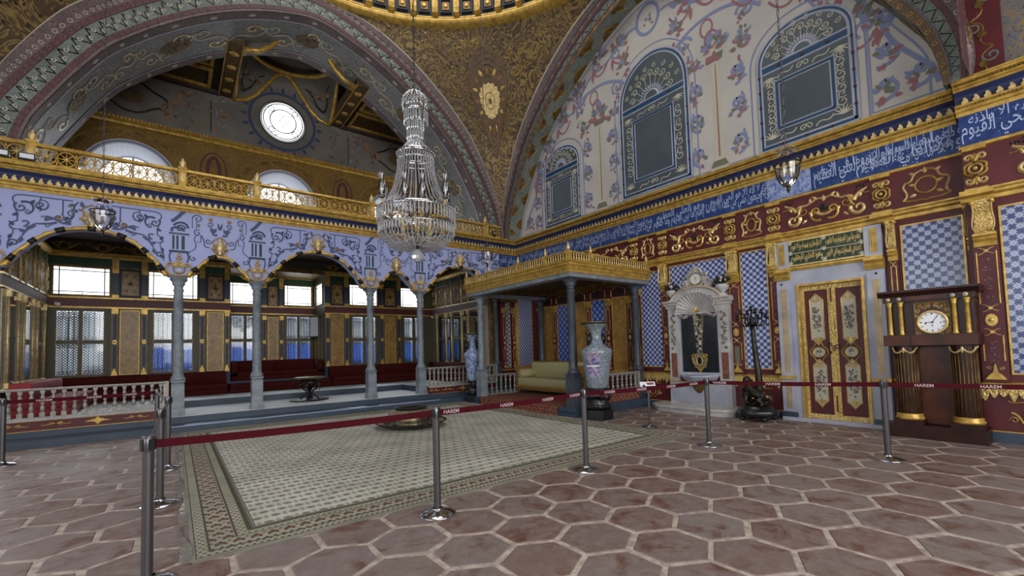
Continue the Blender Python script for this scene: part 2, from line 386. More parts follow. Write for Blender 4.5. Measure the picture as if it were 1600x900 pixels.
    def cush(s, x0, x1, y0, y1, z0, z1, m, b=.04, puff=.0):   # soft-edged block
        xs = [x0, x0+b*.3, x0+b, (x0+x1)/2, x1-b, x1-b*.3, x1]; ys = [y0, y0+b*.3, y0+b, (y0+y1)/2, y1-b, y1-b*.3, y1]
        ex = [1, .3, 0, 0, 0, .3, 1]; P = []
        for top in (0, 1):
            for i, x in enumerate(xs):
                for j, y in enumerate(ys):
                    e = min(1, hypot(ex[i], ex[j])); dz = b*e*e + (-puff if (i == 3 and j == 3) else (-puff*.6 if (i in (2, 3, 4) and j in (2, 3, 4)) else 0))
                    P.append((x, y, z1-dz if top else z0+dz*.3))
        fs = []
        for i in range(6):
            for j in range(6):
                a = i*7+j; fs.append((a, a+1, a+8, a+7)); a += 49; fs.append((a, a+7, a+8, a+1))
        for i in range(6):
            fs += [(i*7, i*7+7, i*7+56, i*7+49), (i*7+6, i*7+55, i*7+62, i*7+13), (i, i+49, i+50, i+1), (42+i, 43+i, 92+i, 91+i)]
        s.add(P, fs, m, True)
    def build(s, name, parent=None, **tags):
        me = bpy.data.meshes.new(name); o = parent.matrix_world.inverted() if False else None
        off = Vector((0, 0, 0))
        if parent is not None:
            p = parent
            while p is not None: off += p.location; p = p.parent
        me.from_pydata([tuple(Vector(v)-off) for v in s.v], [], s.f)
        for m in s.mats: me.materials.append(MT[m])
        me.polygons.foreach_set('material_index', s.m); me.polygons.foreach_set('use_smooth', s.sm); me.update()
        ob = bpy.data.objects.new(name, me); COL.objects.link(ob)
        if parent is not None: ob.parent = parent
        for k_, v_ in tags.items(): ob[k_] = v_
        return ob
def empty(name, loc, label=None, category=None, group=None, kind=None):
    o = bpy.data.objects.new(name, None); COL.objects.link(o); o.location = loc; o.empty_display_size = .1
    if label: o['label'] = label
    if category: o['category'] = category
    if group: o['group'] = group
    if kind: o['kind'] = kind
    return o
def kids(o): return [c for c in bpy.data.objects if c.parent == o]
def copy_tree(o, parent=None, ch=None):
    c = o.copy(); COL.objects.link(c); c.parent = parent
    for k in kids(o): copy_tree(k, c)
    return c
def place(o, loc, rz=0.0, label=None, group=None, first=False):
    r = o if first else copy_tree(o)
    r.location = loc; r.rotation_euler = (0, 0, rz)
    if label: r['label'] = label
    if group: r['group'] = group
    return r
# 2-D curves
def bez(p0, p1, p2, p3, n=10):
    return [tuple((1-t)**3*a+3*(1-t)**2*t*b+3*(1-t)*t*t*c+t**3*d for a, b, c, d in zip(p0, p1, p2, p3)) for t in [i/n for i in range(n+1)]]
def spiral(cx, cy, r, turns=1.3, a0=0.0, d=1, n=18, k=.12):
    return [(cx+r*(1-(1-k)*t)*cos(a0+d*2*pi*turns*t), cy+r*(1-(1-k)*t)*sin(a0+d*2*pi*turns*t)) for t in [i/n for i in range(n+1)]]
def arc(cx, cy, r, a0, a1, n=12, ry=None):
    return [(cx+r*cos(a0+(a1-a0)*i/n), cy+(ry or r)*sin(a0+(a1-a0)*i/n)) for i in range(n+1)]
def scale(pts, k, dx=0, dy=0, mx=1): return [(dx+mx*k*x, dy+k*y) for x, y in pts]
def leaf(mb, fr, u, v, L, w, a, n0, h, m):
    c, s_ = cos(a), sin(a); P = [(0, 0), (.3, .5), (.65, .38), (1, 0), (.65, -.38), (.3, -.5)]
    Q = [(u+L*x*c-w*y*s_, v+L*x*s_+w*y*c) for x, y in P]
    if h <= 0: mb.flat(fr, Q, n0, m)
    else:
        mid = fr.pt(u+L*.45*c, v+L*.45*s_, n0+h); b = [fr.pt(x, y, n0) for x, y in Q] + [mid]
        mb.add(b, [(i, (i+1) % 6, 6) for i in range(6)], m)
def scrollpair(mb, fr, u, v, k, w, n0, h, m, m2=None):     # C-scrolls with leaves, centred, both sides
    for s_ in (1, -1):
        f = sub(fr, u, v, k, s_)
        mb.ribbon(f, bez((0, -.5), (.25, -.6), (.55, -.35), (.45, -.05)) + spiral(.33, .02, .13, 1.2, -.3, 1)[1:], [w/k, w/k*.5], n0, h, m)
        mb.ribbon(f, bez((.05, .5), (.1, .2), (.3, .35), (.35, .2), 6), [w/k*.4, w/k*.7], n0, h, m)
        for a, x, y in ((.5, .45, -.2), (1.4, .3, .18), (2.2, .12, .42), (-.9, .3, -.5)): leaf(mb, f, x, y, .18, .1, a, n0, h, m2 or m)
def bouquet(mb, fr, u, v, r, n0, cols=('rose', 'leaf_grey', 'periwinkle'), cnt=14, rnd=random):
    for i in range(cnt):
        a = rnd.uniform(.1, pi-.1) if i % 3 else rnd.uniform(0, 2*pi); q = r*rnd.uniform(.1, 1)
        leaf(mb, fr, u+q*cos(a)*.55, v+q*sin(a)*.75, r*rnd.uniform(.35, .6), r*rnd.uniform(.2, .36), a+rnd.uniform(-.6, .6), n0+.001*(i % 4), 0, cols[i % len(cols)])
# Arabic writing: joined forms chosen here, laid out right to left
AF = {'\u0627': (0xFE8D, 0xFE8E), '\u0628': (0xFE8F, 0xFE90, 0xFE91, 0xFE92), '\u062a': (0xFE95, 0xFE96, 0xFE97, 0xFE98), '\u062d': (0xFEA1, 0xFEA2, 0xFEA3, 0xFEA4),
 '\u062e': (0xFEA5, 0xFEA6, 0xFEA7, 0xFEA8), '\u062f': (0xFEA9, 0xFEAA), '\u0630': (0xFEAB, 0xFEAC), '\u0631': (0xFEAD, 0xFEAE), '\u0633': (0xFEB1, 0xFEB2, 0xFEB3, 0xFEB4),
 '\u0636': (0xFEBD, 0xFEBE, 0xFEBF, 0xFEC0), '\u0638': (0xFEC5, 0xFEC6, 0xFEC7, 0xFEC8), '\u0639': (0xFEC9, 0xFECA, 0xFECB, 0xFECC), '\u0641': (0xFED1, 0xFED2, 0xFED3, 0xFED4),
 '\u0642': (0xFED5, 0xFED6, 0xFED7, 0xFED8), '\u0643': (0xFED9, 0xFEDA, 0xFEDB, 0xFEDC), '\u0644': (0xFEDD, 0xFEDE, 0xFEDF, 0xFEE0), '\u0645': (0xFEE1, 0xFEE2, 0xFEE3, 0xFEE4),
 '\u0646': (0xFEE5, 0xFEE6, 0xFEE7, 0xFEE8), '\u0647': (0xFEE9, 0xFEEA, 0xFEEB, 0xFEEC), '\u0648': (0xFEED, 0xFEEE), '\u064a': (0xFEF1, 0xFEF2, 0xFEF3, 0xFEF4),
 '\u0634': (0xFEB5, 0xFEB6, 0xFEB7, 0xFEB8), '\u0629': (0xFE93, 0xFE94), '\u0649': (0xFEEF, 0xFEF0), '\u0637': (0xFEC1, 0xFEC2, 0xFEC3, 0xFEC4), '\u062c': (0xFE9D, 0xFE9E, 0xFE9F, 0xFEA0),
 '\u0635': (0xFEB9, 0xFEBA, 0xFEBB, 0xFEBC), '\u063a': (0xFECD, 0xFECE, 0xFECF, 0xFED0)}
def arab(tx):
    out = []
    tx = tx.replace('\u0644\u0627', '\uE000')
    for i, ch in enumerate(tx):
        pv = tx[i-1] if i else ' '; nx = tx[i+1] if i+1 < len(tx) else ' '
        jb = pv in AF and len(AF[pv]) == 4
        if ch == '\uE000': out.append(chr(0xFEFC if jb else 0xFEFB)); continue
        if ch not in AF: out.append(ch); continue
        fo = AF[ch]; jn = len(fo) == 4 and (nx in AF or nx == '\uE000')
        out.append(chr(fo[3] if jb and jn else fo[1] if jb else fo[2] if jn else fo[0]))
    return ''.join(out)[::-1]
def letters(body, bold=0.0, ext=0.0):       # text outline as (verts, faces), baseline at 0
    c = bpy.data.curves.new('lettering', 'FONT'); c.body = body; c.size = 1; c.offset = bold; c.extrude = ext; c.resolution_u = 3
    o = bpy.data.objects.new('lettering', c); COL.objects.link(o); dg = bpy.context.evaluated_depsgraph_get(); dg.update()
    me = o.evaluated_get(dg).to_mesh(); vs = [tuple(v.co) for v in me.vertices]; fs = [tuple(p.vertices) for p in me.polygons]
    bpy.data.objects.remove(o); bpy.data.curves.remove(c); return vs, fs
def put_text(mb, fr, T, u0, u1, v0, v1, n, m, crop=None):
    vs, fs = T; xs = [v[0] for v in vs]; ys = [v[1] for v in vs]; a, b, c, d = min(xs), max(xs), min(ys), max(ys)
    mb.add([fr.pt(u0+(x-a)/(b-a)*(u1-u0), v0+(y-c)/(d-c)*(v1-v0), n) for x, y, _ in vs], fs, m)
# ------------------------------------------------------------------ the large structure
FA = Fr((0, 12, 0), (1, 0, 0), (0, 0, 1), (0, -1, 0))          # arcade front, u = x
FB = Fr((9.5, 0, 0), (0, 1, 0), (0, 0, 1), (-1, 0, 0))         # right wall, u = y
FBr = Fr((9.5, 0, 0), (0, -1, 0), (0, 0, 1), (-1, 0, 0))       # the same wall read left to right, u = -y
FK = Fr((0, 16.2, 0), (1, 0, 0), (0, 0, 1), (0, -1, 0))        # window wall of the terrace
FY = Fr((0, 17.6, 0), (1, 0, 0), (0, 0, 1), (0, -1, 0))        # bay window wall
def S(name, mb, parent=None, **k):
    if parent is None: k['kind'] = 'structure'
    return mb.build(name, parent, **k)
def wall_open(mb, fr, u0, u1, v0, v1, ops, n0, n1, m):
    us = sorted(set([u0, u1]+[x for o in ops for x in o[:2]])); vs = sorted(set([v0, v1]+[x for o in ops for x in o[2:4]]))
    for a, b in zip(us, us[1:]):
        for c, d in zip(vs, vs[1:]):
            x, y = (a+b)/2, (c+d)/2
            if a < u0 or b > u1 or c < v0 or d > v1 or any(o[0] < x < o[1] and o[2] < y < o[3] for o in ops): continue
            mb.fbox(fr, a, b, c, d, n0, n1, m)

# floor: hexagonal terracotta slabs in pale joints
me = bpy.data.meshes.new('floor'); vs, fs, mi, tone = [], [], [], []
def addp(P, zt, m, tn, rim=True):
    b = len(vs); k = len(P); cx = sum(p[0] for p in P)/k; cy = sum(p[1] for p in P)/k
    vs.extend([(x, y, zt-.006 if rim else zt) for x, y in P]); vs.extend([(cx+(x-cx)*.965, cy+(y-cy)*.965, zt) for x, y in P])
    fs.append(tuple(range(b+k, b+2*k))); mi.append(m); tone.append(tn)
    for i in range(k): fs.append((b+i, b+(i+1) % k, b+k+(i+1) % k, b+k+i)); mi.append(m); tone.append(tn)
for r in range(-14, 24):
    for q in range(-16, 28):
        cx = 3.26+.29*(2*q+(r % 2)); cy = 2.46+.467*r
        if cx < -6.2 or cx > 9.4 or cy > 11.35 or cy < -3: continue
        j = lambda: random.uniform(-.007, .007)
        addp([(cx+x*.925+j(), cy+y*.925+j()) for x, y in ((.29, .156), (0, .312), (-.29, .156), (-.29, -.156), (0, -.312), (.29, -.156))], .0, 0, random.random())
b = len(vs); vs += [(-6.6, -7.0, -.005), (9.9, -7.0, -.005), (9.9, 11.4, -.005), (-6.6, 11.4, -.005)]; fs.append((b, b+1, b+2, b+3)); mi.append(1); tone.append(.5)
me.from_pydata(vs, [], fs); me.materials.append(MT['terracotta']); me.materials.append(MT['grout']); me.polygons.foreach_set('material_index', mi)
at = me.attributes.new('tone', 'FLOAT', 'FACE'); at.data.foreach_set('value', tone); me.update()
fl = bpy.data.objects.new('floor', me); COL.objects.link(fl); fl['kind'] = 'structure'

# terrace steps and floors
mb = MB()
mb.box(-6.5, 9.5, 11.3, 11.86, -.05, .13, 'slate_paint'); mb.box(-.12, 6.07, 11.85, 14.0, -.05, .258, 'slate_paint'); mb.box(-.06, 6.01, 11.9, 13.99, .25, .264, 'white_carpet')
mb.box(-.12, 6.05, 11.295, 11.315, .118, .133, 'scroll_light')
S('floor_terrace_steps', mb)
mb = MB()
mb.box(-6.5, -.12, 11.9, 17.0, -.05, .42, 'slate_paint'); mb.box(6.07, 9.5, 11.9, 17.0, -.05, .42, 'slate_paint'); mb.box(-.12, 6.07, 14.0, 17.0, -.05, .42, 'slate_paint')
mb.box(-2.6, -.2, 12.1, 16.2, .41, .427, 'white_carpet'); mb.box(6.15, 8.4, 12.1, 16.2, .41, .427, 'white_carpet'); mb.box(-.2, 6.15, 14.08, 16.2, .41, .427, 'white_carpet')
for a, b in ((-6.5, -.14), (6.0, 8.4)):
    mb.fbox(FA, a, b, .24, .44, .0, .11, 'maroon'); mb.fbox(FA, a, b, .435, .46, -.1, .13, 'pale_marble'); mb.fbox(FA, a, b, .238, .25, .1, .118, 'gold'); mb.fbox(FA, a, b, .42, .43, .1, .118, 'gold')
for cx, big in ((-1.75, 0), (-1.17, 1), (-.6, 0), (-2.3, 0), (6.15, 0), (6.62, 0), (7.15, 1)):
    k = .13 if big else .1
    if big: mb.poly(FA, [(cx-.17, .345), (cx-.05, .37), (cx, .42), (cx+.05, .37), (cx+.17, .345), (cx+.05, .32), (cx, .27), (cx-.05, .32)], .11, .118, 'gold')
    for s_ in (1, -1):
        mb.ribbon(sub(FA, cx, .345, 1, s_), bez((.02, 0), (.06, .05), (.12, -.05), (.2, .0), 8), [.022, .008], .111, .004, 'gold')
        mb.ribbon(sub(FA, cx, .345, 1, s_), spiral(.07, .0, .035, 1.2, 1, 1, 10), .012, .111, .004, 'gold')
S('floor_upper_terrace', mb)
mb = MB(); mb.box(1.4, 4.2, 16.2, 17.7, .2, .75, 'navy_dark'); S('floor_bay', mb)

# arch outlines -----------------------------------------------------
AP = [(1, 0), (.993, .07), (.965, .18), (.91, .29), (.85, .40), (.765, .535), (.685, .62), (.6, .70), (.46, .81), (.3, .905), (.14, .97), (0, 1)]
def crv(t):                       # t 0 = springing, 1 = apex
    x = t*(len(AP)-1); i = min(int(x), len(AP)-2); f = x-i
    p = [AP[max(i-1, 0)], AP[i], AP[i+1], AP[min(i+2, len(AP)-1)]]
    if i == 0: p[0] = (1.0, -.07)
    if i+2 > len(AP)-1: p[3] = (-AP[-2][0], AP[-2][1])
    return tuple(.5*((2*p[1][k])+(-p[0][k]+p[2][k])*f+(2*p[0][k]-5*p[1][k]+4*p[2][k]-p[3][k])*f*f+(-p[0][k]+3*p[1][k]-3*p[2][k]+p[3][k])*f**3) for k in (0, 1))
def arch_pt(u, off, hx, hz, c, z0, k0=1.0):   # u -1..1
    s = 1 if u >= 0 else -1; t = 1-abs(u); x, z = crv(t); e = 1e-3
    x1, z1 = crv(min(1, t+e)) if t+e <= 1 else (-crv(2-t-e)[0], crv(2-t-e)[1]); x0_, z0_ = crv(max(0, t-e))
    dx, dz = (x1-x0_)*hx, (z1-z0_)*hz; L = hypot(dx, dz) or 1; nx, nz = dz/L, -dx/L
    if t > .995: nx, nz = 0, 1
    if t < .005: nx, nz = 1, 0
    q = off*(k0+(1-k0)*(1-abs(u)**3))
    return c+s*(x*hx+nx*q), z0+z*hz+nz*q
CA, CB, Z0 = 2.95, 6.4, 5.2
def fA(u, v, n): x, z = arch_pt(u, v, 5.35, 5.2, CA, Z0); return (x, 12-n, z)
def fB(u, v, n): y, z = arch_pt(u, v, 5.3, 5.15, CB, Z0, .5); return (9.0-n, y, z)
def fL(u, v, n): y, z = arch_pt(u, v, 5.3, 5.15, CB, Z0, .5); return (-3.1+n, y, z)
def fN(u, v, n): x, z = arch_pt(u, v, 5.35, 5.2, CA, Z0); return (x, .8+n, z)
def sA(u, v, n): x, z = arch_pt(u, -n, 5.35, 5.2, CA, Z0); return (x, 12+v, z)
def sB(u, v, n): y, z = arch_pt(u, -n, 5.3, 5.15, CB, Z0, .5); return (9.0+v, y, z)
US = [i/32 for i in range(-32, 33)]
def bands(mb, fn, lst, n=0):
    fr = Fn(fn)
    for a, b, m, h in lst: mb.sweep(fr, [(n, a), (n+h, a), (n+h, b), (n, b)], US, m, False)
mb = MB(); bands(mb, fA, [(0, .05, 'mauve_band', .02), (.05, .15, 'maroon_band', .03), (.15, .44, 'green_lattice', .015), (.44, .56, 'maroon_band', .03), (.56, .7, 'mauve_band', .01)])
mb.sweep(Fn(sA), [(0, 0), (0, 2.0)], US, 'soffit_grey', False)
for a, b in ((.0, .3), (1.7, 2.0)): mb.sweep(Fn(sA), [(.01, a), (.01, b)], US, 'mauve_band', False)
for a in (.3, 1.68): mb.sweep(Fn(sA), [(.012, a), (.02, a+.01), (.012, a+.03)], US, 'pale_marble', False)
mb.add([(-6.5, 12.05, 4.7), (-2.4, 12.05, 4.7), (-2.4, 12.05, 11.4), (-6.5, 12.05, 11.4)], [(0, 1, 2, 3)], 'pier_paint')
arch_a = S('wall_arcade_arch', mb)
mb = MB(); fr = Fn(sA)             # gilt vine on the soffit
for i in range(-11, 12):
    u = i/12; s_ = 1 if i % 2 else -1
    f = Fn(lambda a, b, n, u=u: sA(max(-1, min(1, u+a/9.0)), 1.0+b, n))
    mb.ribbon(f, bez((-.42, -.35*s_), (-.2, .5*s_), (.15, -.6*s_), (.42, .35*s_), 14), [.05, .08, .05], .012, .004, 'cream')
    mb.ribbon(f, spiral(.1, .25*s_, .2, 1.1, 0, s_, 14), .05, .012, .004, 'gold_bright')
    mb.ribbon(f, spiral(-.2, -.28*s_, .17, 1.1, 2, -s_, 14), .05, .012, .004, 'cream')
    if i % 4 == 0: mb.disc(f, 0, 0, .34, .011, .016, 'pendentive_gold', 14, .26)
    for b_ in (.15, 1.85-0): mb.disc(Fn(lambda a, b, n, u=u, b_=b_: sA(max(-1, min(1, u+a/9.0)), b_+b, n)), 0, 0, .07, .011, .016, 'cream', 10, .05)
S('painted_vine', mb, arch_a)
mb = MB(); fr = Fn(fA)             # running scrolls on the face bands
for i in range(-55, 56):
    u = i/56; f = Fn(lambda a, b, n, u=u: fA(max(-1, min(1, u+a/9.0)), b, n)); s_ = 1 if i % 2 else -1
    mb.ribbon(f, [(-.08, .17 if s_ > 0 else .42), (-.02, .33), (.02, .26), (.08, .42 if s_ > 0 else .17)], .026, .016, 0, 'bronze')
    mb.ribbon(f, spiral(.0, .24+.1*(s_ < 0), .05, 1, 0, s_, 8), .018, .017, 0, 'cream')
    for c_ in (.1, .5, .63): mb.ribbon(f, arc(.0, c_, .036, 0, 2*pi, 8), .012, .032, 0, 'mauve_band' if c_ < .6 else 'cream')
S('painted_scrolls', mb, arch_a)

mb = MB(); bands(mb, fB, [(0, .14, 'brown_band', .01), (.14, .18, 'mauve_band', .03), (.18, .37, 'green_lattice', .01), (.37, .47, 'maroon_band', .03), (.47, .62, 'mauve_band', .01)])
mb.sweep(Fn(sB), [(0, 0), (0, .5)], US, 'green_lattice', False)
ab = S('wall_right_arch', mb)
mb = MB()
for i in range(-15, 16):
    u = i/16
    f = Fn(lambda a, b, n, u=u: sB(max(-1, min(1, u+a/9.0)), b, n))
    mb.poly(f, [(-.26, .02), (-.2, .16), (-.08, .2), (0, .30), (.08, .2), (.2, .16), (.26, .02)] if i % 2 else [(-.26, .48), (-.2, .34), (-.08, .3), (0, .2), (.08, .3), (.2, .34), (.26, .48)], .004, .008, 'gold_dark')
    mb.ribbon(f, bez((-.28, .3), (-.1, .5), (.1, .0), (.28, .2), 8), .02, .01, .003, 'gold')
    g = Fn(lambda a, b, n, u=u: fB(max(-1, min(1, u+a/9.0)), b, n))
    for q in (-.14, .14):
        mb.ribbon(g, arc(q, .07, .04, 0, 2*pi, 8), .014, .014, 0, 'gold'); mb.ribbon(g, [(q-.12, .2), (q, .35), (q+.12, .2)], .02, .013, 0, 'bronze')
        mb.ribbon(g, arc(q, .54, .04, 0, 2*pi, 8), .012, .014, 0, 'cream')
S('painted_scallops', mb, ab)
mb = MB(); bands(mb, fL, [(0, .62, 'maroon_band', .02)]); bands(mb, fN, [(0, .7, 'maroon_band', .02)])
S('wall_outer_arches', mb)

# pendentives and dome --------------------------------------------
ZR, RR = 11.05, 5.62
def arch_at(z, which):            # half width of the outer arch line at height z
    lo, hi = 0.0, 1.0
    hx, hz, off, k0 = (5.35, 5.2, .7, 1) if which == 'A' else (5.3, 5.15, .62, .5)
    for _ in range(26):
        m = (lo+hi)/2; u = 1-m
        x, zz = arch_pt(u, off, hx, hz, 0, Z0, k0)
        if zz < z: lo = m
        else: hi = m
    return abs(arch_pt(1-lo, off, hx, hz, 0, Z0, k0)[0])
def pend(sx, sy):
    ZA = Z0+5.2+.69; lev = 26; seg = 18; rows = []
    for i in range(lev+1):
        t = i/lev; z = Z0+(ZR-Z0)*(1-(1-t)**1.15); zc = min(z, ZA-.02)
        xa, ya = arch_at(zc, 'A'), 5.6; xb, yb = 6.05, arch_at(min(zc, Z0+5.15+.6), 'B')
        a0, a1 = atan2(ya, xa), atan2(yb, xb); r0, r1 = hypot(xa, ya), hypot(xb, yb)
        if t > .985: a0, a1, r0, r1 = pi/2, 0, 5.62, 5.98
        rows.append([(CA+sx*(r0+(r1-r0)*j/seg)*cos(a0+(a1-a0)*j/seg), CB+sy*(r0+(r1-r0)*j/seg)*sin(a0+(a1-a0)*j/seg), z) for j in range(seg+1)])
    return rows
pr = {}
for sx, sy, nm in ((1, 1, 'corner'), (-1, 1, 'left'), (1, -1, 'right'), (-1, -1, 'near')):
    rows = pend(sx, sy); pr[nm] = rows; mb = MB(); n = len(rows[0])
    mb.add([p for r in rows for p in r], [(i*n+j, i*n+j+1, (i+1)*n+j+1, (i+1)*n+j) for i in range(len(rows)-1) for j in range(n-1)], 'pendentive_gold', True)
    pn = S('ceiling_pendentive_'+nm, mb)
    def fp(u, v, nn, rows=rows, n=n, sx=sx, sy=sy):      # u 0..1 across, v 0..1 up
        a = min(max(v, 0), .999)*(len(rows)-1); i = int(a); f = a-i; b_ = min(max(u, 0), .999)*(n-1); j = int(b_); g = b_-j
        q = [Vector(rows[i+di][j+dj]) for di, dj in ((0, 0), (0, 1), (1, 0), (1, 1))]
        p = (q[0]*(1-g)+q[1]*g)*(1-f)+(q[2]*(1-g)+q[3]*g)*f
        c = Vector((CA, CB, p.z-2.5)); return p+(c-p).normalized()*nn
    mb = MB(); fr = Fn(fp)
    for e in (0, 1):                                       # edge bands
        s_ = 1 if e == 0 else -1; ee = .0 if e == 0 else 1.0
        for vi in range(0, 60):
            v0, v1 = vi/60, (vi+1)/60; w0, w1 = min(.5, .30/(.25+6*v0)), min(.5, .30/(.25+6*v1))
            mb.flat(fr, [(ee, v0), (ee+s_*w0, v0), (ee+s_*w1, v1), (ee, v1)], .03, 'mauve_band')
            mb.ribbon(fr, [(ee+s_*w0, v0), (ee+s_*w1, v1)], .012, .035, 0, 'cream')
    # rosette
    f = Fn(lambda a, b, nn: fp(.5+a/4.4, .66+b/5.6, nn+.05))
    for q in range(9): mb.ribbon(f, [((.06+.075*q)*sin(t), (.06+.075*q)*1.45*cos(t)*(1+.25*abs(cos(t)))) for t in [2*pi*i/40 for i in range(41)]], .10, .0+.001*(9-q), 0, 'brown_band')
    for q in range(5): mb.ribbon(f, arc(0, 0, .04+.07*q, 0, 2*pi, 30), .085, .02, 0, 'gold_bright' if q else 'brown_band')
    mb.ribbon(f, arc(0, 0, .2, 0, 2*pi, 30), .02, .03, 0, 'brown_band')
    for q in range(16):
        a = 2*pi*q/16; mb.ribbon(f, arc(.36*cos(a), .36*sin(a), .05, 0, 2*pi, 8), .06, .02, 0, 'gold_bright')
        leaf(mb, f, .46*cos(a), .62*sin(a), .2, .1, a, .03, .01, 'gold' if q % 2 else 'rust')
    for q in range(70):
        a, b_ = random.uniform(.12, .88), random.uniform(.45, .97)
        if abs(a-.5) < .5*(1-.25/(.3+b_*2)) - .02:
            g = Fn(lambda x, y, nn, a=a, b_=b_: fp(a+x/8, b_+y/6.4, nn)); mb.ribbon(g, spiral(0, 0, random.uniform(.1, .2), 1.2, random.uniform(0, 6), random.choice((1, -1)), 12), .02, .033, .004, 'gold')
    S('painted_ornament', mb, pn)
mb = MB()
mb.lathe([(RR+.35, -.02), (RR+.02, -.02), (RR-.08, .03), (RR-.12, .1), (RR-.06, .17), (RR-.06, .22)], (CA+.1, CB-.05, ZR), 96, 'gold')
mb.lathe([(RR-.06, .22), (RR-.12, 1.4)], (CA+.1, CB-.05, ZR), 96, 'black')
rc = [(RR-.12, 1.4), (RR-.25, 1.46), (RR-.2, 1.55)] + [((RR-.2)*cos(a), 1.55+3.6*sin(a)) for a in [i*pi/2/12 for i in range(1, 12)]] + [(0, 5.15)]
mb.lathe(rc, (CA+.1, CB-.05, ZR), 64, 'pendentive_gold')
dome = S('ceiling_dome', mb)
mb = MB()
for i in range(56):
    a = 2*pi*i/56; ca, sa = cos(a), sin(a); c = (CA+.1, CB-.05)
    fr = Fr((c[0]+(RR-.07)*ca, c[1]+(RR-.07)*sa, ZR), (-sa, ca, 0), (0, 0, 1), (-ca, -sa, 0))
    mb.sweep(fr, [(0, .22), (.14, .24), (.08, .45), (.12, .8), (.06, 1.38), (0, 1.4)], [-.085, .085], 'gold')
    for z0 in (.3, .8):
        fr2 = Fr((c[0]+(RR-.09)*cos(a+pi/56), c[1]+(RR-.09)*sin(a+pi/56), ZR), (-sin(a+pi/56), cos(a+pi/56), 0), (0, 0, 1), (-cos(a+pi/56), -sin(a+pi/56), 0))
        for (p, q, r, s_) in ((-.16, .16, z0, z0+.03), (-.16, .16, z0+.37, z0+.4), (-.16, -.13, z0, z0+.4), (.13, .16, z0, z0+.4)): mb.fbox(fr2, p, q, r, s_, 0, .04, 'navy_dark')
        mb.fbox(fr2, -.1, .1, z0+.08, z0+.32, 0, .03, 'gold_dark'); mb.disc(fr2, 0, z0+.2, .05, .03, .06, 'gold', 10)
S('coffer_ribs', mb, dome)

# gallery above the arcade -----------------------------------------
mb = MB()
mb.box(-3.6, 9.5, 12.3, 17.0, 4.72, 5.12, 'ceiling_dark')
S('floor_gallery', mb)
GA = [(-1.0, 1.02), (2.9, 1.02), (6.8, 1.02)]
mb = MB()
N_ = 120; xs = [-3.6+13.1*i/N_ for i in range(N_+1)]
def gz(x):
    for c, r in GA:
        if abs(x-c) < r: return 6.75+.95*sqrt(max(0, 1-((x-c)/r)**2))**1.1
    return 5.0
for a, b in zip(xs, xs[1:]):
    m_ = (a+b)/2
    if gz(m_) > 5.1: mb.poly(FK, [(a, gz(a) if gz(a) > 5.1 else 6.75), (b, gz(b) if gz(b) > 5.1 else 6.75), (b, 8.2), (a, 8.2)], -.2, 0, 'gallery_gold')
    else: mb.fbox(FK, a, b, 5.1, 8.2, -.2, 0, 'gallery_gold')
mb.fbox(FK, -3.6, 9.5, 8.2, 11.6, -.2, 0, 'plaster_grey')
mb.sweep(FK, [(0, 8.12), (.06, 8.14), (.06, 8.2), (.14, 8.26), (.14, 8.32), (0, 8.34)], [-3.6, 9.5], 'gold')
for i in range(150): mb.fbox(FK, -3.5+i*.086, -3.455+i*.086, 8.27, 8.31, .14, .17, 'rust')
mb.sweep(FK, [(0, 9.72), (.08, 9.76), (.1, 9.84), (0, 9.86)], [-3.6, 1.1], 'ceiling_dark'); mb.sweep(FK, [(0, 9.72), (.08, 9.76), (.1, 9.84), (0, 9.86)], [4.75, 9.5], 'ceiling_dark')
wb = S('wall_gallery_back', mb)
for c, r in GA:
    mb = MB()
    P = [(c+r*cos(t), 6.75+.95*sin(t)**1.1 if sin(t) > 0 else 6.75) for t in [pi*i/24 for i in range(25)]]
    P = [(c+r, 5.1)]+P+[(c-r, 5.1)]
    for a, b in zip(P, P[1:]): mb.add([FK.pt(*a, .0), FK.pt(*b, .0), FK.pt(c+(b[0]-c)*.82, b[1]-.16, -.8), FK.pt(c+(a[0]-c)*.82, a[1]-.16, -.8)], [(0, 1, 2, 3)], 'gallery_white')
    mb.ribbon(FK, [(c+(x-c)*.985, z-.01) for x, z in P[1:-1]], .12, .01, 0, 'gallery_white'); mb.ribbon(FK, [(c+(x-c)*.985, z-.01) for x, z in P[1:-1]], .045, .012, 0, 'periwinkle')
    mb.ribbon(FK, [(c+(x-c)*1.45, 6.75+(z-6.75)*1.38) for x, z in P[1:-1]], .05, .0, .04, 'gold')
    mb.ribbon(FK, [(c+(x-c)*1.38, 6.75+(z-6.75)*1.3) for x, z in P[1:-1]], .14, .002, 0, 'gold_dark')
    S('arch_reveal', mb, wb)
    mb = MB(); Q_ = [(c+(x-c)*.82, z-.16) for x, z in P]; mb.poly(FK, Q_, -.84, -.80, 'day_glass'); wn = S('window_%d' % (20+GA.index((c, r))), mb)
    mb = MB(); mb.ribbon(FK, Q_, .08, -.79, .02, 'gallery_white'); mb.fbox(FK, c-.03, c+.03, 5.1, 7.5, -.8, -.76, 'gallery_white'); mb.fbox(FK, c-.85, c+.85, 6.55, 6.6, -.8, -.76, 'gallery_white'); S('window_frame', mb, wn)
    for a, b in ((c-1.3, c-.83), (c+.83, c+1.3)): pass
mb = MB()                           # painted bouquets and strapwork on the gallery lunettes
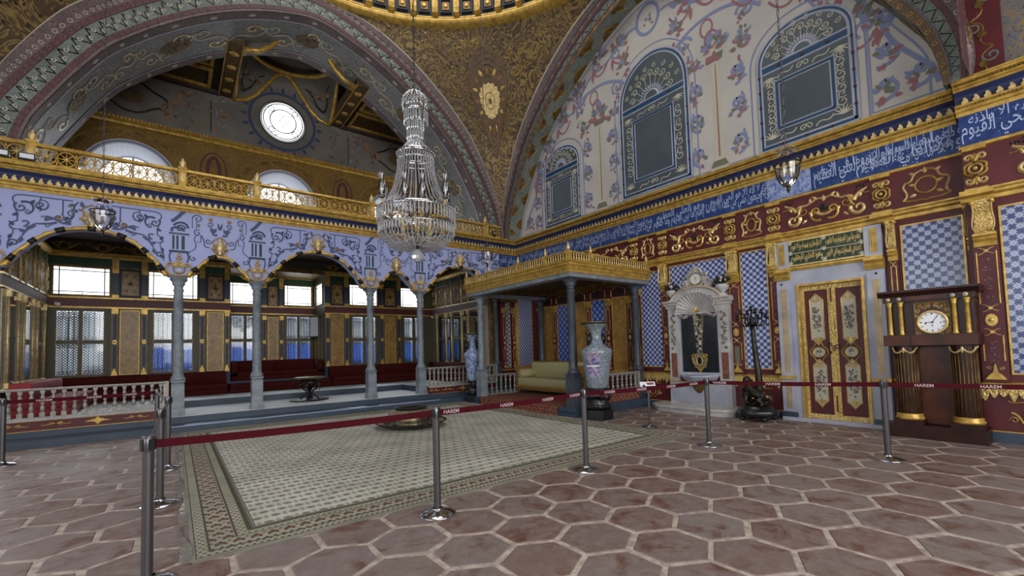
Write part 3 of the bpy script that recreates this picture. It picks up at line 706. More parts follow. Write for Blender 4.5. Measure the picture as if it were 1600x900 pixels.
for c in (-1.0, 6.9):
    mb.ribbon(FK, [(c+.75*cos(t)*(1+.12*cos(4*t)), 9.05+.42*sin(t)*(1+.12*cos(4*t))) for t in [2*pi*i/40 for i in range(41)]], .06, .004, 0, 'bronze')
    mb.disc(FK, c, 9.05, .3, .003, .005, 'brown_band', 16, .2)
    for k in (-1, 1):
        for j in range(3): bouquet(mb, FK, c+k*(.85+j*.22), 8.85+.22*j, .34, .005, ('brown_band', 'leaf_grey', 'rust', 'mauve_band'), 16)
    bouquet(mb, FK, c, 9.5, .35, .005, ('brown_band', 'leaf_grey', 'rust'), 14)
for c in (.75, 4.95):
    mb.ribbon(FK, [(c-.12, 8.5), (c-.12, 9.5)], .03, .004, 0, 'rust'); mb.ribbon(FK, [(c+.12, 8.5), (c+.12, 9.5)], .03, .004, 0, 'bronze')
    for z in (8.6, 9.1, 9.5): bouquet(mb, FK, c+.35, z, .28, .005, ('brown_band', 'periwinkle', 'rust', 'leaf_grey'), 12); bouquet(mb, FK, c-.35, z-.1, .25, .005, ('brown_band', 'leaf_grey'), 10)
for i in range(40):                 # scalloped painted wreath round the oculus
    a = 2*pi*i/40; leaf(mb, FK, 2.9+1.05*cos(a), 9.42+.98*sin(a), .22, .12, a, .005, 0, 'pier_paint' if i % 2 else 'scroll_dark')
mb.ribbon(FK, arc(2.9, 9.42, 1.0, 0, 2*pi, 40, .95), .09, .004, 0, 'scroll_dark')
for i, c in enumerate((.95, 4.85)):  mb.ribbon(FK, arc(c, 7.25, .16, 0, 2*pi, 20, .45), .1, .005, 0, 'maroon'); mb.ribbon(FK, arc(c, 7.25, .34, 0, 2*pi, 20, .6), .04, .005, 0, 'maroon')
S('painted_bouquets', mb, wb)
# oculus
mb = MB(); mb.disc(FK, 2.9, 9.42, .73, .01, .03, 'lead', 40, .72)
oc = S('window_1', mb)
mb = MB(); mb.disc(FK, 2.9, 9.42, .68, .03, .036, 'day_glass', 40, .67); S('daylit_pane', mb, oc)
mb = MB()
for r in (.66, .6, .40): mb.ribbon(FK, arc(2.9, 9.42, r, 0, 2*pi, 40, r*.985), .034, .038, .012, 'lead')
for i in range(4):
    a = pi/2*i+pi/4; mb.ribbon(FK, arc(2.9+.5*cos(a), 9.42+.5*sin(a), .09, 0, 2*pi, 12), .024, .038, .01, 'lead')
    mb.ribbon(FK, spiral(2.9+.5*cos(a+.35), 9.42+.5*sin(a+.35), .07, 1.1, a, 1, 12), .02, .038, .01, 'lead')
for i in range(7):
    x, y = (0, 0) if i == 0 else (.2*cos(i*pi/3), .2*sin(i*pi/3)); mb.ribbon(FK, arc(2.9+x, 9.42+y, .11, 0, 2*pi, 6), .014, .038, .004, 'pale_marble')
S('leadwork', mb, oc)
# gallery ceiling: flat coffered side bays, beams, vaulted middle bay
mb = MB()
for a, b in ((-3.6, 1.1), (4.75, 9.5)): mb.box(a, b, 13.6, 16.2, 9.9, 10.0, 'ceiling_dark')
for c in (1.25, 4.62):
    mb.box(c-.2, c+.2, 13.2, 16.2, 9.75, 10.1, 'lunette_paint')
    for k in (-.2, .17): mb.box(c+k, c+k+.03, 13.2, 16.2, 9.735, 9.76, 'gold')
    for y in (13.7, 14.4, 15.1, 15.8): mb.ball((c, y, 9.76), .13, 'gold', 10, .3)
for a, b in ((-3.4, .85), (5.0, 9.3)):
    for y0, y1 in ((13.7, 14.8), (15.0, 16.1)):
        for (p, q, r, s_) in ((a, b, y0, y0+.09), (a, b, y1-.09, y1), (a, a+.09, y0, y1), (b-.09, b, y0, y1)): mb.box(p, q, r, s_, 9.82, 9.9, 'gold')
        mb.box(a+.15, b-.15, y0+.15, y1-.15, 9.88, 9.905, 'lunette_paint')
x0, x1, y0, y1 = 1.45, 4.42, 13.3, 16.2; cx, cy = (x0+x1)/2, (y0+y1)/2; hx, hy = (x1-x0)/2, (y1-y0)/2
rows = []
for i in range(11):                 # pendentive vault from square to ring
    t = i/10; z = 9.75+1.35*sin(t*pi/2); r = []
    for j in range(48):
        a = 2*pi*j/48; c_, s_ = cos(a), sin(a); k = 1/max(abs(c_), abs(s_)); k = k*(1-t)+.93*t; cornerness = (abs(c_*s_)*2)**2
        zz = z if t > 0 else z; zz = z - 0*cornerness; zz = 9.75+(1.35*(1-(1-t)*cornerness))*1.0 if t < 1 else 11.1
        r.append((cx+hx*k*c_, cy+hy*k*s_, zz))
    rows.append(r)
mb.add([p for r in rows for p in r], [(i*48+j, i*48+(j+1) % 48, (i+1)*48+(j+1) % 48, (i+1)*48+j) for i in range(10) for j in range(48)], 'plaster_grey', True)
mb.lathe([(1.4, 0), (1.28, -.02), (1.22, .06), (1.3, .14)], (cx, cy, 11.05), 40, 'gold'); mb.lathe([(1.3, .1), (1.1, .6), (.6, .95), (0, 1.05)], (cx, cy, 11.05), 32, 'maroon_dark')
E_ = rows[0]; mb.tube([(p[0]*.985+cx*.015, p[1]*.985+cy*.015, p[2]) for p in E_+[E_[0]]], .07, 6, 'gold')
gc = S('ceiling_gallery', mb)
mb = MB()
for a in (pi/4, 3*pi/4, 5*pi/4, 7*pi/4):
    p = (cx+hx*1.15*cos(a), cy+hy*1.15*sin(a)); fr = Fr((p[0], p[1], 10.25), (-sin(a), cos(a), 0), (-cos(a)*.5, -sin(a)*.5, .85), (-cos(a)*.8, -sin(a)*.8, -.5))
    for k in (1, -1):
        mb.ribbon(sub(fr, 0, .1, 1, k), bez((0, -.3), (.4, 0), (.1, .3), (.45, .5)), [.06, .03], .1, 0, 'bronze'); bouquet(mb, fr, k*.2, .2, .3, .1, ('leaf_grey', 'brown_band', 'rust'), 9)
S('painted_garlands', mb, gc)
# terrace side walls, ceilings' frieze
mb = MB(); mb.box(-3.7, -3.5, 12.3, 16.4, 5.0, 11.3, 'gallery_gold'); S('wall_gallery_left', mb)
mb = MB(); mb.box(9.4, 9.6, 12.3, 16.4, 5.0, 11.3, 'gallery_gold'); S('wall_gallery_right', mb)

# the rest of the hall around and behind the camera
mb = MB()
for a, b, c, d in ((-6.6, -3.0, -7.0, 12.3), (9.1, 9.9, -7.0, 12.3), (-3.0, 9.1, -7.0, .8)): mb.box(a, b, c, d, 11.6, 11.8, 'plaster_grey')
mb.box(-6.6, 9.9, 12.0, 16.4, 11.3, 11.8, 'plaster_grey'); S('ceiling_hall', mb)
mb = MB(); FR_ = Fr((0, -7.0, 0), (1, 0, 0), (0, 0, 1), (0, 1, 0)); wall_open(mb, FR_, -6.6, 9.6, 0, 11.7, [(-4.5, -2.0, 1.2, 6.5), (-.5, 2.5, 1.2, 6.5), (4.5, 7.5, 1.2, 6.5)], -.3, 0, 'white_wall'); S('wall_rear', mb)
mb = MB(); FL_ = Fr((-6.6, 0, 0), (0, 1, 0), (0, 0, 1), (1, 0, 0)); wall_open(mb, FL_, -7, 12.3, 0, 11.7, [(0, 2.2, 1.2, 5.5), (4, 6.2, 1.2, 5.5)], -.3, 0, 'white_wall'); S('wall_left', mb)
# ------------------------------------------------------------------ arcade wall
CX = [-2.71, .08, 1.58, 4.33, 5.83, 8.6]                # column axes
WP = [(0, 4.14), (.1, 4.135), (.2, 4.12), (.375, 4.06), (.53, 3.96), (.68, 3.80), (.78, 3.65), (.82, 3.62), (.9, 3.46), (.96, 3.34), (1, 3.30)]
NP = [(0, 3.80), (.2, 3.79), (.36, 3.74), (.5, 3.64), (.58, 3.60), (.7, 3.50), (.8, 3.47), (.92, 3.37), (1, 3.30)]
BAYS = [(-4.1, 1.2, WP), (-1.315, 1.2, WP), (.83, .6, NP), (2.955, 1.2, WP), (5.08, .6, NP), (7.215, 1.2, WP)]
def az(x):
    for c, h, P in BAYS:
        t = abs(x-c)/h
        if t <= 1:
            for (a, za), (b, zb) in zip(P, P[1:]):
                if a <= t <= b: return za+(zb-za)*(t-a)/(b-a)
    return 3.3
mb = MB(); xs = [-5.3]
for c, h, P in BAYS: xs += [c-h*t for t, _ in P[::-1]] + [c+h*t for t, _ in P[1:]]
xs = sorted(set([round(x, 4) for x in xs if -5.3 <= x <= 8.75] + [8.75]))
for a, b in zip(xs, xs[1:]):
    for n0, n1 in ((-.3, 0),):
        mb.poly(FA, [(a, az(a+1e-5)), (b, az(b-1e-5)), (b, 4.78), (a, 4.78)], n0, n1, 'lilac_wall')
wa = S('wall_arcade', mb)
mb = MB()                            # gilt rope moulding along the arches, with leaf wraps
for c, h, P in BAYS:
    pts = [(c-h*t, z) for t, z in P[::-1]] + [(c+h*t, z) for t, z in P[1:]]
    dense = []
    for (a, b), (c2, d) in zip(pts, pts[1:]):
        k = max(1, int(hypot(c2-a, d-b)/.06)); dense += [(a+(c2-a)*i/k, b+(d-b)*i/k) for i in range(k)]
    dense.append(pts[-1])
    mb.tube([FA.pt(u, v-.005, .03) for u, v in dense], [.036+.012*sin(i*1.9) for i in range(len(dense))], 6, 'gold')
    for i in range(3, len(dense)-3, 7): mb.tube([FA.pt(*dense[i-1], .035), FA.pt(*dense[i+1], .035)], [.052, .052], 6, 'bronze')
    for s_ in (1, -1): mb.ribbon(FA, spiral(c+s_*h*.86, az(c+h*.86)-.02, .055, 1.3, 0, s_, 12), .025, .03, .02, 'gold'); mb.ribbon(FA, spiral(c+s_*h*.93, az(c+h*.93)-.03, .05, 1.3, 2, s_, 12), .022, .03, .02, 'gold')
S('gilt_arch_moulding', mb, wa)
def cartouche(mb, x):                # gilt cartouche over each capital
    for s_ in (1, -1):
        f = sub(FA, x, 3.3, 1, s_)
        mb.ribbon(f, bez((0, .0), (.22, .0), (.26, .16), (.2, .24), 10)+spiral(.14, .24, .06, 1.1, 0, 1, 10), [.05, .03], .02, .04, 'gold_bright')
        mb.ribbon(f, bez((0, .06), (.1, .05), (.13, .15), (.08, .22), 8), [.03, .02], .02, .03, 'gold')
        mb.ribbon(f, bez((.2, .06), (.26, -.02), (.3, .06), (.36, .1), 8), [.04, .02], .02, .03, 'gold')
    for q in range(7):
        a = pi/2+(q-3)*.42; leaf(mb, FA, x, 3.5, .14, .06, a, .03, .03, 'gold_bright')
    mb.disc(FA, x, 3.42, .045, .02, .05, 'pale_marble', 10); leaf(mb, FA, x, 3.46, .13, .07, -pi/2, .03, .03, 'gold')
    for z, r in ((3.60, .035), (3.68, .026), (3.75, .032), (3.80, .02)): mb.ball(FA.pt(x, z, .03), r, 'gold', 8)
    for s_ in (1, -1): leaf(mb, FA, x, 3.66, .09, .04, pi/2-s_*.9, .02, .02, 'gold')
def keystone(mb, x, z, k):
    mb.lathe([(0, 0), (.05, .01), (.03, .05), (.06, .1), (.085, .2), (.05, .27), (.03, .3), (.045, .34), (.0, .4)] if k < 1.2 else [(0, 0), (.05, .01), (.03, .05), (.05, .1), (.075, .2), (.045, .29), (.03, .33), (.05, .38), (.03, .44), (.02, .5), (0, .56)], FA.pt(x, z, .03), 10, 'gold_bright')
    for s_ in (1, -1):
        f = sub(FA, x, z, k, s_)
        mb.ribbon(f, bez((.03, .05), (.2, .05), (.06, .25), (.14, .3), 8), [.03, .018], .01, .03, 'gold')
        mb.ribbon(f, spiral(.12, .12, .05, 1.2, 0, 1, 10), .02, .01, .03, 'gold'); mb.ribbon(f, bez((.14, .3), (.12, .38), (.04, .38), (.0, .42), 6), .022, .01, .03, 'gold')
        for a, y in ((.2, .14), (.9, .2), (-.6, .04)): leaf(mb, f, .05, y, .14, .06, a, .01, .03, 'gold_bright')
mb = MB()
for x in CX[1:]: cartouche(mb, x)
cartouche(mb, CX[0])
S('gilt_cartouches', mb, wa)
mb = MB()
for x, z, k in ((.83, 3.83, 1), (5.08, 3.83, 1), (2.955, 4.17, 1.1), (7.215, 4.17, 1.1), (-1.315, 4.17, 1.1)): keystone(mb, x, z, k)
S('gilt_keystones', mb, wa)
mb = MB(); n0 = .004                 # blue-grey scrollwork
def line(f, P, w=.022, m='scroll_blue'): mb.ribbon(f, P, w, n0, 0, m)
for x in CX:                         # painted pedestal and console above every column
    f = sub(FA, x, 0)
    mb.flat(f, [(-.13, 3.86), (.13, 3.86), (.13, 4.22), (-.13, 4.22)], .003, 'scroll_light'); mb.flat(f, [(-.19, 3.82), (.19, 3.82), (.16, 3.87), (-.16, 3.87)], .005, 'scroll_dark')
    for a, b in ((-.12, -.08), (-.05, -.01), (.04, .1)): mb.flat(f, [(a, 3.89), (b, 3.89), (b, 4.2), (a, 4.2)], .005, 'scroll_dark')
    mb.flat(f, [(-.18, 4.22), (.18, 4.22), (.18, 4.26), (-.18, 4.26)], .006, 'scroll_blue')
    line(f, bez((-.12, 4.28), (-.2, 4.4), (.1, 4.42), (.08, 4.3), 10), .05); line(f, spiral(.02, 4.36, .09, 1.2, 0, 1, 14), .03, 'scroll_dark')
    line(f, bez((-.1, 4.42), (.02, 4.55), (.14, 4.5), (.16, 4.38), 10), .04, 'scroll_dark'); line(f, bez((-.14, 4.5), (.0, 4.6), (.02, 4.7), (.1, 4.76), 10), .07)
    line(f, bez((.16, 4.5), (.2, 4.6), (.06, 4.66), (.16, 4.76), 10), .03, 'scroll_light')
    for s_ in (1, -1): line(sub(FA, x, 0, 1, s_), bez((.14, 3.82), (.22, 3.7), (.1, 3.62), (.16, 3.54), 8), .03)
for c, h, P in BAYS:
    wide = h > 1
    for s_ in (1, -1):
        f = sub(FA, c, 0, 1, s_)
        if wide:
            line(f, [(.28, 4.66), (.95, 4.66)]+bez((.95, 4.66), (1.08, 4.66), (1.12, 4.58), (1.06, 4.5), 6)); line(f, spiral(.98, 4.42, .09, 1.3, 1, -1, 16), .03)
            line(f, bez((1.06, 4.5), (1.1, 4.4), (1.0, 4.34), (1.02, 4.24), 8)+[(1.02, 4.16)]+bez((1.02, 4.16), (1.16, 4.1), (1.14, 3.98), (1.02, 4.0), 8)); line(f, bez((1.1, 4.04), (1.0, 3.92), (1.18, 3.8), (1.13, 3.62), 10), .018)
            line(f, [(.42, 4.66), (.42, 4.38)]); line(f, spiral(.48, 4.3, .09, 1.2, 2, 1, 14)); mb.disc(FA, c+s_*.48, 4.3, .05, n0, n0+.002, 'rust', 8)
            line(f, bez((.3, 4.2), (.55, 4.16), (.5, 4.36), (.72, 4.28), 12), [.04, .02]); line(f, spiral(.72, 4.5, .1, 1.3, 3, 1, 16), .028); line(f, bez((.72, 4.6), (.62, 4.62), (.58, 4.5), (.66, 4.42), 8), .02)
            line(f, bez((.5, 4.2), (.7, 4.1), (.8, 4.2), (.86, 4.05), 10), [.045, .015]); line(f, bez((.78, 4.1), (.95, 4.0), (.92, 3.9), (1.02, 3.78), 10), [.04, .015])
            line(f, bez((.98, 4.52), (.8, 4.6), (.76, 4.36), (.9, 4.3), 10), [.045, .02], 'scroll_dark'); line(f, spiral(.9, 4.34, .05, 1.2, 1, 1, 10), .02)
            line(f, bez((.2, 4.66), (.34, 4.5), (.2, 4.36), (.34, 4.28), 10), [.02, .04], 'scroll_dark'); line(f, spiral(.3, 4.42, .07, 1.2, 4, 1, 12), .022); line(f, bez((.96, 4.16), (.84, 4.2), (.86, 4.1), (.94, 4.06), 8), .03)
            line(f, spiral(1.06, 3.74, .07, 1.2, 0, 1, 12), .025, 'scroll_dark'); line(f, spiral(.62, 4.12, .05, 1.1, 3, -1, 10), .02); line(f, [(.72, 4.66), (.72, 4.62)]+bez((.72, 4.62), (.8, 4.5), (.66, 4.44), (.74, 4.38), 6), .02)
            for x, z, a in ((.86, 4.5, 2.2), (1.0, 4.3, -.5), (1.06, 4.06, .9), (.78, 4.46, 3.6), (.34, 4.34, -1.0), (1.1, 3.9, -1.4), (1.12, 3.66, 2)): leaf(mb, f, x, z, .11, .06, a, n0+.001, 0, 'scroll_dark')
            for x, z, a in ((.55, 4.24, .6), (.66, 4.2, 2.0), (.8, 4.08, -.4), (.9, 3.95, .5), (.4, 4.2, 2.6), (.2, 4.45, .4), (.25, 4.6, -.5), (.14, 4.55, 1.4), (.95, 3.86, -1.2)): leaf(mb, f, x, z, .13, .07, a, n0+.001, 0, 'scroll_blue')
            for x, z in ((.3, 4.56), (.2, 4.52), (.26, 4.46)): leaf(mb, f, x, z, .06, .05, x*20, n0+.001, 0, 'leaf_grey')
        else:
            line(f, spiral(.42, 4.62, .1, 1.3, 0, 1, 16)); line(f, [(.52, 4.62), (.52, 4.4), (.44, 4.4), (.44, 4.56)], .016); leaf(mb, f, .4, 4.52, .1, .05, -pi/2, n0, 0, 'leaf_grey')
            line(f, spiral(.42, 4.3, .08, 1.2, 2, -1, 14), .022); line(f, bez((.36, 4.26), (.24, 4.1), (.36, 3.98), (.2, 4.0), 10), .022); line(f, spiral(.22, 4.14, .07, 1.2, 3, 1, 12), .022)
            line(f, [(.36, 4.26), (.36, 4.1), (.44, 4.1)], .016); line(f, bez((.44, 4.25), (.56, 4.1), (.36, 4.05), (.5, 3.9), 10), .018); line(f, spiral(.5, 3.72, .07, 1.1, 1, -1, 12), .022); line(f, bez((.5, 3.9), (.6, 3.86), (.6, 3.78), (.56, 3.7), 6), .016)
            line(f, bez((.05, 4.3), (.2, 4.25), (.1, 4.45), (.24, 4.5), 10), [.05, .018]); line(f, spiral(.17, 4.52, .06, 1.1, 0, 1, 10), .02)
            for a in (.6, 1.2, 1.8): leaf(mb, f, .1, 4.34, .13, .05, a, n0+.001, 0, 'scroll_blue')
            for q in range(5): leaf(mb, f, .18, 4.63, .06, .03, q*1.25, n0+.001, 0, 'rust')
            leaf(mb, f, 0, 4.4, .2, .05, pi/2-.25, n0+.001, 0, 'scroll_blue')
S('painted_scrollwork', mb, wa)

# cornices: gilt fillet, crest of small leaves, blue cove, gilt crown
def cornice(name, fr, u0, u1, crest=.115, extra=0):
    mb = MB()
    mb.sweep(fr, [(0, 4.74), (.03, 4.74), (.05, 4.79), (.08, 4.80), (.08, 4.84), (.11, 4.87), (.11, 4.895), (.05, 4.895), (0, 4.895)], [u0, u1], 'gold')
    mb.sweep(fr, [(.04, 4.88), (.05, 4.95), (.08, 5.02), (.15, 5.08), (.15, 5.09)], [u0, u1], 'navy', False)
    mb.sweep(fr, [(0, 5.075), (.15, 5.075), (.17, 5.10), (.20, 5.11), (.2, 5.13), (.25, 5.16), (.25, 5.19), (.27, 5.19), (.27, 5.215), (0, 5.215)], [u0, u1], 'gold')
    o = S(name, mb)
    m2 = MB(); n = int((u1-u0)/crest)
    for i in range(n):
        u = u0+(i+.5)*crest
        m2.poly(fr, [(u-.03, 4.893), (u+.03, 4.893), (u+.036, 4.925), (u+.012, 4.955), (u+.02, 4.975), (u, 4.99), (u-.02, 4.965), (u-.036, 4.925)], .08, .10, 'gold_bright')
    n = int((u1-u0)/.04)
    for i in range(n): u = u0+i*.04; m2.fbox(fr, u, u+.018, 5.135, 5.155, .2, .255, 'gold_dark'); m2.fbox(fr, u, u+.02, 4.845, 4.865, .07, .105, 'gold_dark')
    S('leaf_crest', m2, o); return o
cornice('trim_1', FA, -5.3, 8.78)
cornice('trim_2', FB, 1.05, 12.0)
FP = Fr((9.27, 0, 0), (0, 1, 0), (0, 0, 1), (-1, 0, 0))       # pier projecting at the right edge
cornice('trim_3', FP, -3.4, 1.02)
FC = Fr((8.75, 12, 0), (1, 0, 0), (0, 0, 1), (0, -1, 0))      # short return beside the corner
cornice('trim_4', FC, 0.0, .75)

# ------------------------------------------------------------------ right wall
TH = [('tile', 6.89, 6.31), ('tile', 6.06, 4.66), ('tile', 4.38, 3.87), ('tile', 1.79, 1.07)]
mb = MB()
wall_open(mb, FB, 1.0, 12.3, -.05, 5.2, [(2.3, 3.33, -.1, 2.56)], -.3, 0, 'maroon')
mb.fbox(FB, .9, 12.3, 5.2, 11.4, -.3, -.001, 'white_wall')
wr = S('wall_right', mb)
mb = MB(); mb.box(9.27, 9.8, -7.0, 1.0, -.05, 5.2, 'maroon'); mb.box(9.25, 9.8, -7.0, .92, 5.2, 11.6, 'pier_paint')
for a, b, m_ in ((.50, .9, 'maroon'), (.13, .22, 'maroon'), (-.3, -.25, 'gold')): mb.fbox(Fr((9.25, 0, 0), (0, 1, 0), (0, 0, 1), (-1, 0, 0)), a, b, 5.2, 11.6, 0, .02, m_)
wp = S('wall_right_pier', mb)
mb = MB()
f = Fr((9.23, 0, 0), (0, 1, 0), (0, 0, 1), (-1, 0, 0))
for i in range(14):
    z = 5.4+i*.44; s_ = 1 if i % 2 else -1
    mb.ribbon(f, bez((.7-.1*s_, z-.2), (.7+.2*s_, z-.1), (.7-.2*s_, z+.1), (.7+.1*s_, z+.22), 10), [.03, .02], .0, .006, 'gold_dark'); mb.disc(f, .7, z, .05, .0, .012, 'gold_dark', 10); mb.ribbon(f, spiral(.7+.08*s_, z+.1, .09, 1.2, 0, s_, 12), .03, .002, .006, 'pier_paint')
for i in range(4):
    for j in range(5): scrollpair(mb, f, -.5-.7*i+.0, 5.9+j*1.0, .5, .03, -.015, .004, 'gold', 'bronze')
mb.disc(f, -.25, 6.6, .42, -.015, -.01, 'gold_dark', 20, .5)
for i in range(12): mb.ribbon(f, spiral(-.25+.25*cos(i*.52), 6.6+.3*sin(i*.52), .09, 1.2, i, 1, 12), .02, -.008, .006, 'gold_bright')
S('painted_ornament', mb, wp)

# calligraphy frieze
WORDS = ['\u0627\u0644\u0644\u0647 \u0644\u0627 \u0627\u0644\u0647 \u0627\u0644\u0627 \u0647\u0648 \u0627\u0644\u062d\u064a \u0627\u0644\u0642\u064a\u0648\u0645', '\u0644\u0627 \u062a\u0627\u062e\u0630\u0647 \u0633\u0646\u0629 \u0648\u0644\u0627 \u0646\u0648\u0645',
 '\u0644\u0647 \u0645\u0627 \u0641\u064a \u0627\u0644\u0633\u0645\u0627\u0648\u0627\u062a \u0648\u0645\u0627 \u0641\u064a \u0627\u0644\u0627\u0631\u0636', '\u0645\u0646 \u0630\u0627 \u0627\u0644\u0630\u064a \u064a\u0634\u0641\u0639 \u0639\u0646\u062f\u0647 \u0627\u0644\u0627 \u0628\u0627\u0630\u0646\u0647',
 '\u064a\u0639\u0644\u0645 \u0645\u0627 \u0628\u064a\u0646 \u0627\u064a\u062f\u064a\u0647\u0645 \u0648\u0645\u0627 \u062e\u0644\u0641\u0647\u0645', '\u0648\u0644\u0627 \u064a\u062d\u064a\u0637\u0648\u0646 \u0628\u0634\u064a \u0645\u0646 \u0639\u0644\u0645\u0647 \u0627\u0644\u0627 \u0628\u0645\u0627 \u0634\u0627',
 '\u0648\u0633\u0639 \u0643\u0631\u0633\u064a\u0647 \u0627\u0644\u0633\u0645\u0627\u0648\u0627\u062a \u0648\u0627\u0644\u0627\u0631\u0636', '\u0648\u0647\u0648 \u0627\u0644\u0639\u0644\u064a \u0627\u0644\u0639\u0638\u064a\u0645']
TW = [letters(arab(w), .004) for w in WORDS]
mb = MB()
mb.fbox(FB, 1.0, 12.0, 4.28, 4.75, 0, .03, 'calligraphy_tile')
mb.fbox(FB, 3.0, 3.75, 4.30, 4.74, .03, .033, 'sunlit_tile')  # paler stretch of the frieze: sunlight put into the tile colour
cf = S('calligraphy_frieze', mb, wr)
mb = MB(); xs_ = [-11.9+1.37*i for i in range(9)]
for i in range(8):
    T = TW[i]; a = xs_[i]; b = xs_[i+1]-.06
    if i == 6: continue
    put_text(mb, FBr, T, a, b, 4.30, 4.62, .036, 'scroll_light')
    T2 = TW[(i+3) % 8]; put_text(mb, FBr, T2, a+.1, b+.02, 4.47, 4.74, .034, 'scroll_light')
for a in (-3.9, -2.95): put_text(mb, FBr, TW[7], a, a+.9, 4.31, 4.7, .036, 'scroll_light')
put_text(mb, FBr, TW[2], -2.95, -1.1, 4.46, 4.73, .034, 'scroll_light'); put_text(mb, FBr, TW[5], -2.05, -1.1, 4.30, 4.6, .036, 'scroll_light')
S('arabic_writing', mb, cf)
mb = MB(); mb.fbox(FP, -3.4, 1.0, 4.28, 4.75, 0, .03, 'calligraphy_tile'); FPr = Fr((9.27, 0, 0), (0, -1, 0), (0, 0, 1), (-1, 0, 0))
cf2 = S('calligraphy_frieze', mb, wp); mb = MB()
put_text(mb, FPr, TW[0], -.98, .6, 4.31, 4.66, .036, 'scroll_light'); put_text(mb, FPr, TW[3], -.9, .8, 4.5, 4.74, .034, 'scroll_light'); put_text(mb, FPr, TW[1], .65, 2, 4.31, 4.7, .036, 'scroll_light')
S('arabic_writing', mb, cf2)
mb = MB(); mb.fbox(FC, 0, .75, 4.28, 4.75, 0, .02, 'calligraphy_tile'); put_text(mb, FC, TW[7], .04, .72, 4.32, 4.7, .025, 'scroll_light')
mb.box(8.75, 9.5, 12.0, 12.3, .2, 4.8, 'maroon'); wc = S('wall_corner_return', mb)

# gilt dragon, cartouche and pier ornaments of the red frieze
def dragon(mb, fr, c, w):
    k = w/1.35
    for s_ in (1, -1):
        f = sub(fr, c, 3.93, 1, s_); q = k
        mb.ribbon(f, bez((0, .16), (.12*q, .28), (.2*q, .1), (.3*q, .12), 10)+bez((.3*q, .12), (.42*q, .16), (.36*q, -.08), (.46*q, -.06), 8), [.03, .045], .004, .03, 'gold_bright')
        mb.ribbon(f, spiral(.33*q, .02, .1*q, 1.3, 1.2, -1, 16), [.03, .015], .004, .025, 'gold')
        mb.ribbon(f, bez((.05*q, -.2), (.2*q, -.26), (.26*q, -.05), (.16*q, .02), 10)+spiral(.13*q, -.04, .07*q, 1.1, 1, 1, 10), [.045, .02], .004, .025, 'gold')
        mb.ribbon(f, spiral(.5*q, -.12, .12*q, 1.2, 2.8, 1, 16), [.07, .03], .004, .04, 'gold_bright')
        mb.ribbon(f, bez((.44*q, .02), (.5*q, .16), (.56*q, .14), (.63*q, .2), 8), [.07, .03], .004, .035, 'gold_bright')
        mb.ribbon(f, bez((.56*q, .14), (.6*q, .08), (.63*q, .12), (.66*q, .1), 5), .02, .004, .02, 'gold')
        for a, x, y in ((.6, .1, .2), (1.7, .22, .14), (-.7, .28, -.15), (-.2, .4, -.2), (2.5, .44, .08), (.9, .18, -.1), (1.2, .52, .05)): leaf(mb, f, x*q, y, .11, .05, a, .004, .025, 'gold_bright')
        for j in range(4): leaf(mb, f, (.62-.03*j)*q, .2, .07, .025, 1.2+.3*j, .004, .012, 'bronze')
        bouquet(mb, f, .52*q, .2, .1, .003, ('bronze',), 5)
    leaf(mb, fr, c, 4.06, .12, .08, pi/2, .004, .03, 'gold_bright'); mb.ribbon(fr, bez((c-.12*k, 3.88), (c-.08, 3.8), (c+.08, 3.8), (c+.12*k, 3.88), 8), .05, .004, .03, 'gold_bright')
    for q in range(7): leaf(mb, fr, c, 3.9, .13, .045, pi/2+(q-3)*.35, .004, .01, 'bronze')
def cartou(mb, fr, c, w):
    for s_ in (1, -1):
        f = sub(fr, c, 3.93, 1, s_); q = w/.55
        mb.ribbon(f, bez((0, .25), (.16*q, .22), (.06*q, .1), (.17*q, .08), 8)+bez((.17*q, .08), (.24*q, .0), (.1*q, -.1), (.2*q, -.2), 8), [.03, .035], .004, .03, 'gold_bright')
        mb.ribbon(f, arc(0, 0, .09*q, -pi/2, pi/2, 10, .13), .028, .004, .025, 'gold'); mb.ribbon(f, bez((.2*q, -.2), (.1, -.26), (.05, -.2), (0, -.25), 6), .025, .004, .02, 'gold')
        for a, y in ((.7, .18), (-.4, -.12), (.3, 0.02)): leaf(mb, f, .08*q, y, .1, .05, a, .004, .025, 'gold_bright')
    leaf(mb, fr, c, 4.12, .1, .06, pi/2, .004, .03, 'gold_bright')
def pier(mb, fr, c, w=.26):
    mb.fbox(fr, c-w/2, c+w/2, 4.2, 4.26, 0, .07, 'gold'); mb.fbox(fr, c-w/2, c+w/2, 3.6, 3.64, 0, .07, 'gold')
    mb.ribbon(fr, arc(c, 3.93, .07, 0, 2*pi, 14), .035, .02, .04, 'gold_bright'); mb.ball(fr.pt(c, 3.93, .04), .03, 'gold', 8)
    for sz in (1, -1):
        for s_ in (1, -1):
            f = Fn(lambda a, b, n, s_=s_, sz=sz: fr.pt(c+s_*a, 3.93+sz*b, n))
            mb.ribbon(f, spiral(.07, .17, .055, 1.2, 3.6, -1, 12), [.05, .025], .01, .04, 'gold_bright'); mb.ribbon(f, bez((.1, .0), (.14, .06), (.06, .1), (.02, .1), 8), .035, .01, .04, 'gold')
        leaf(mb, Fn(lambda a, b, n, sz=sz: fr.pt(a, 3.93+sz*b, n)), c, .1, .14, .08, pi/2, .01, .03, 'gold')
FR = [(8.38, 7.19, 'D'), (6.89, 6.38, 'c'), (6.04, 4.73, 'D'), (4.39, 3.85, 'c'), (3.52, 2.14, 'D'), (1.86, 1.03, 'C'), (10.6, 9.4, 'D'), (11.8, 10.95, 'c'), (9.1, 8.6, 'c')]
PR = [7.05, 6.21, 4.56, 3.69, 2.0, 8.5, 10.8]
mb = MB()
for a, b, t in FR: (dragon if t == 'D' else cartou)(mb, FB, (a+b)/2, (a-b) if t != 'C' else (a-b)*.95)
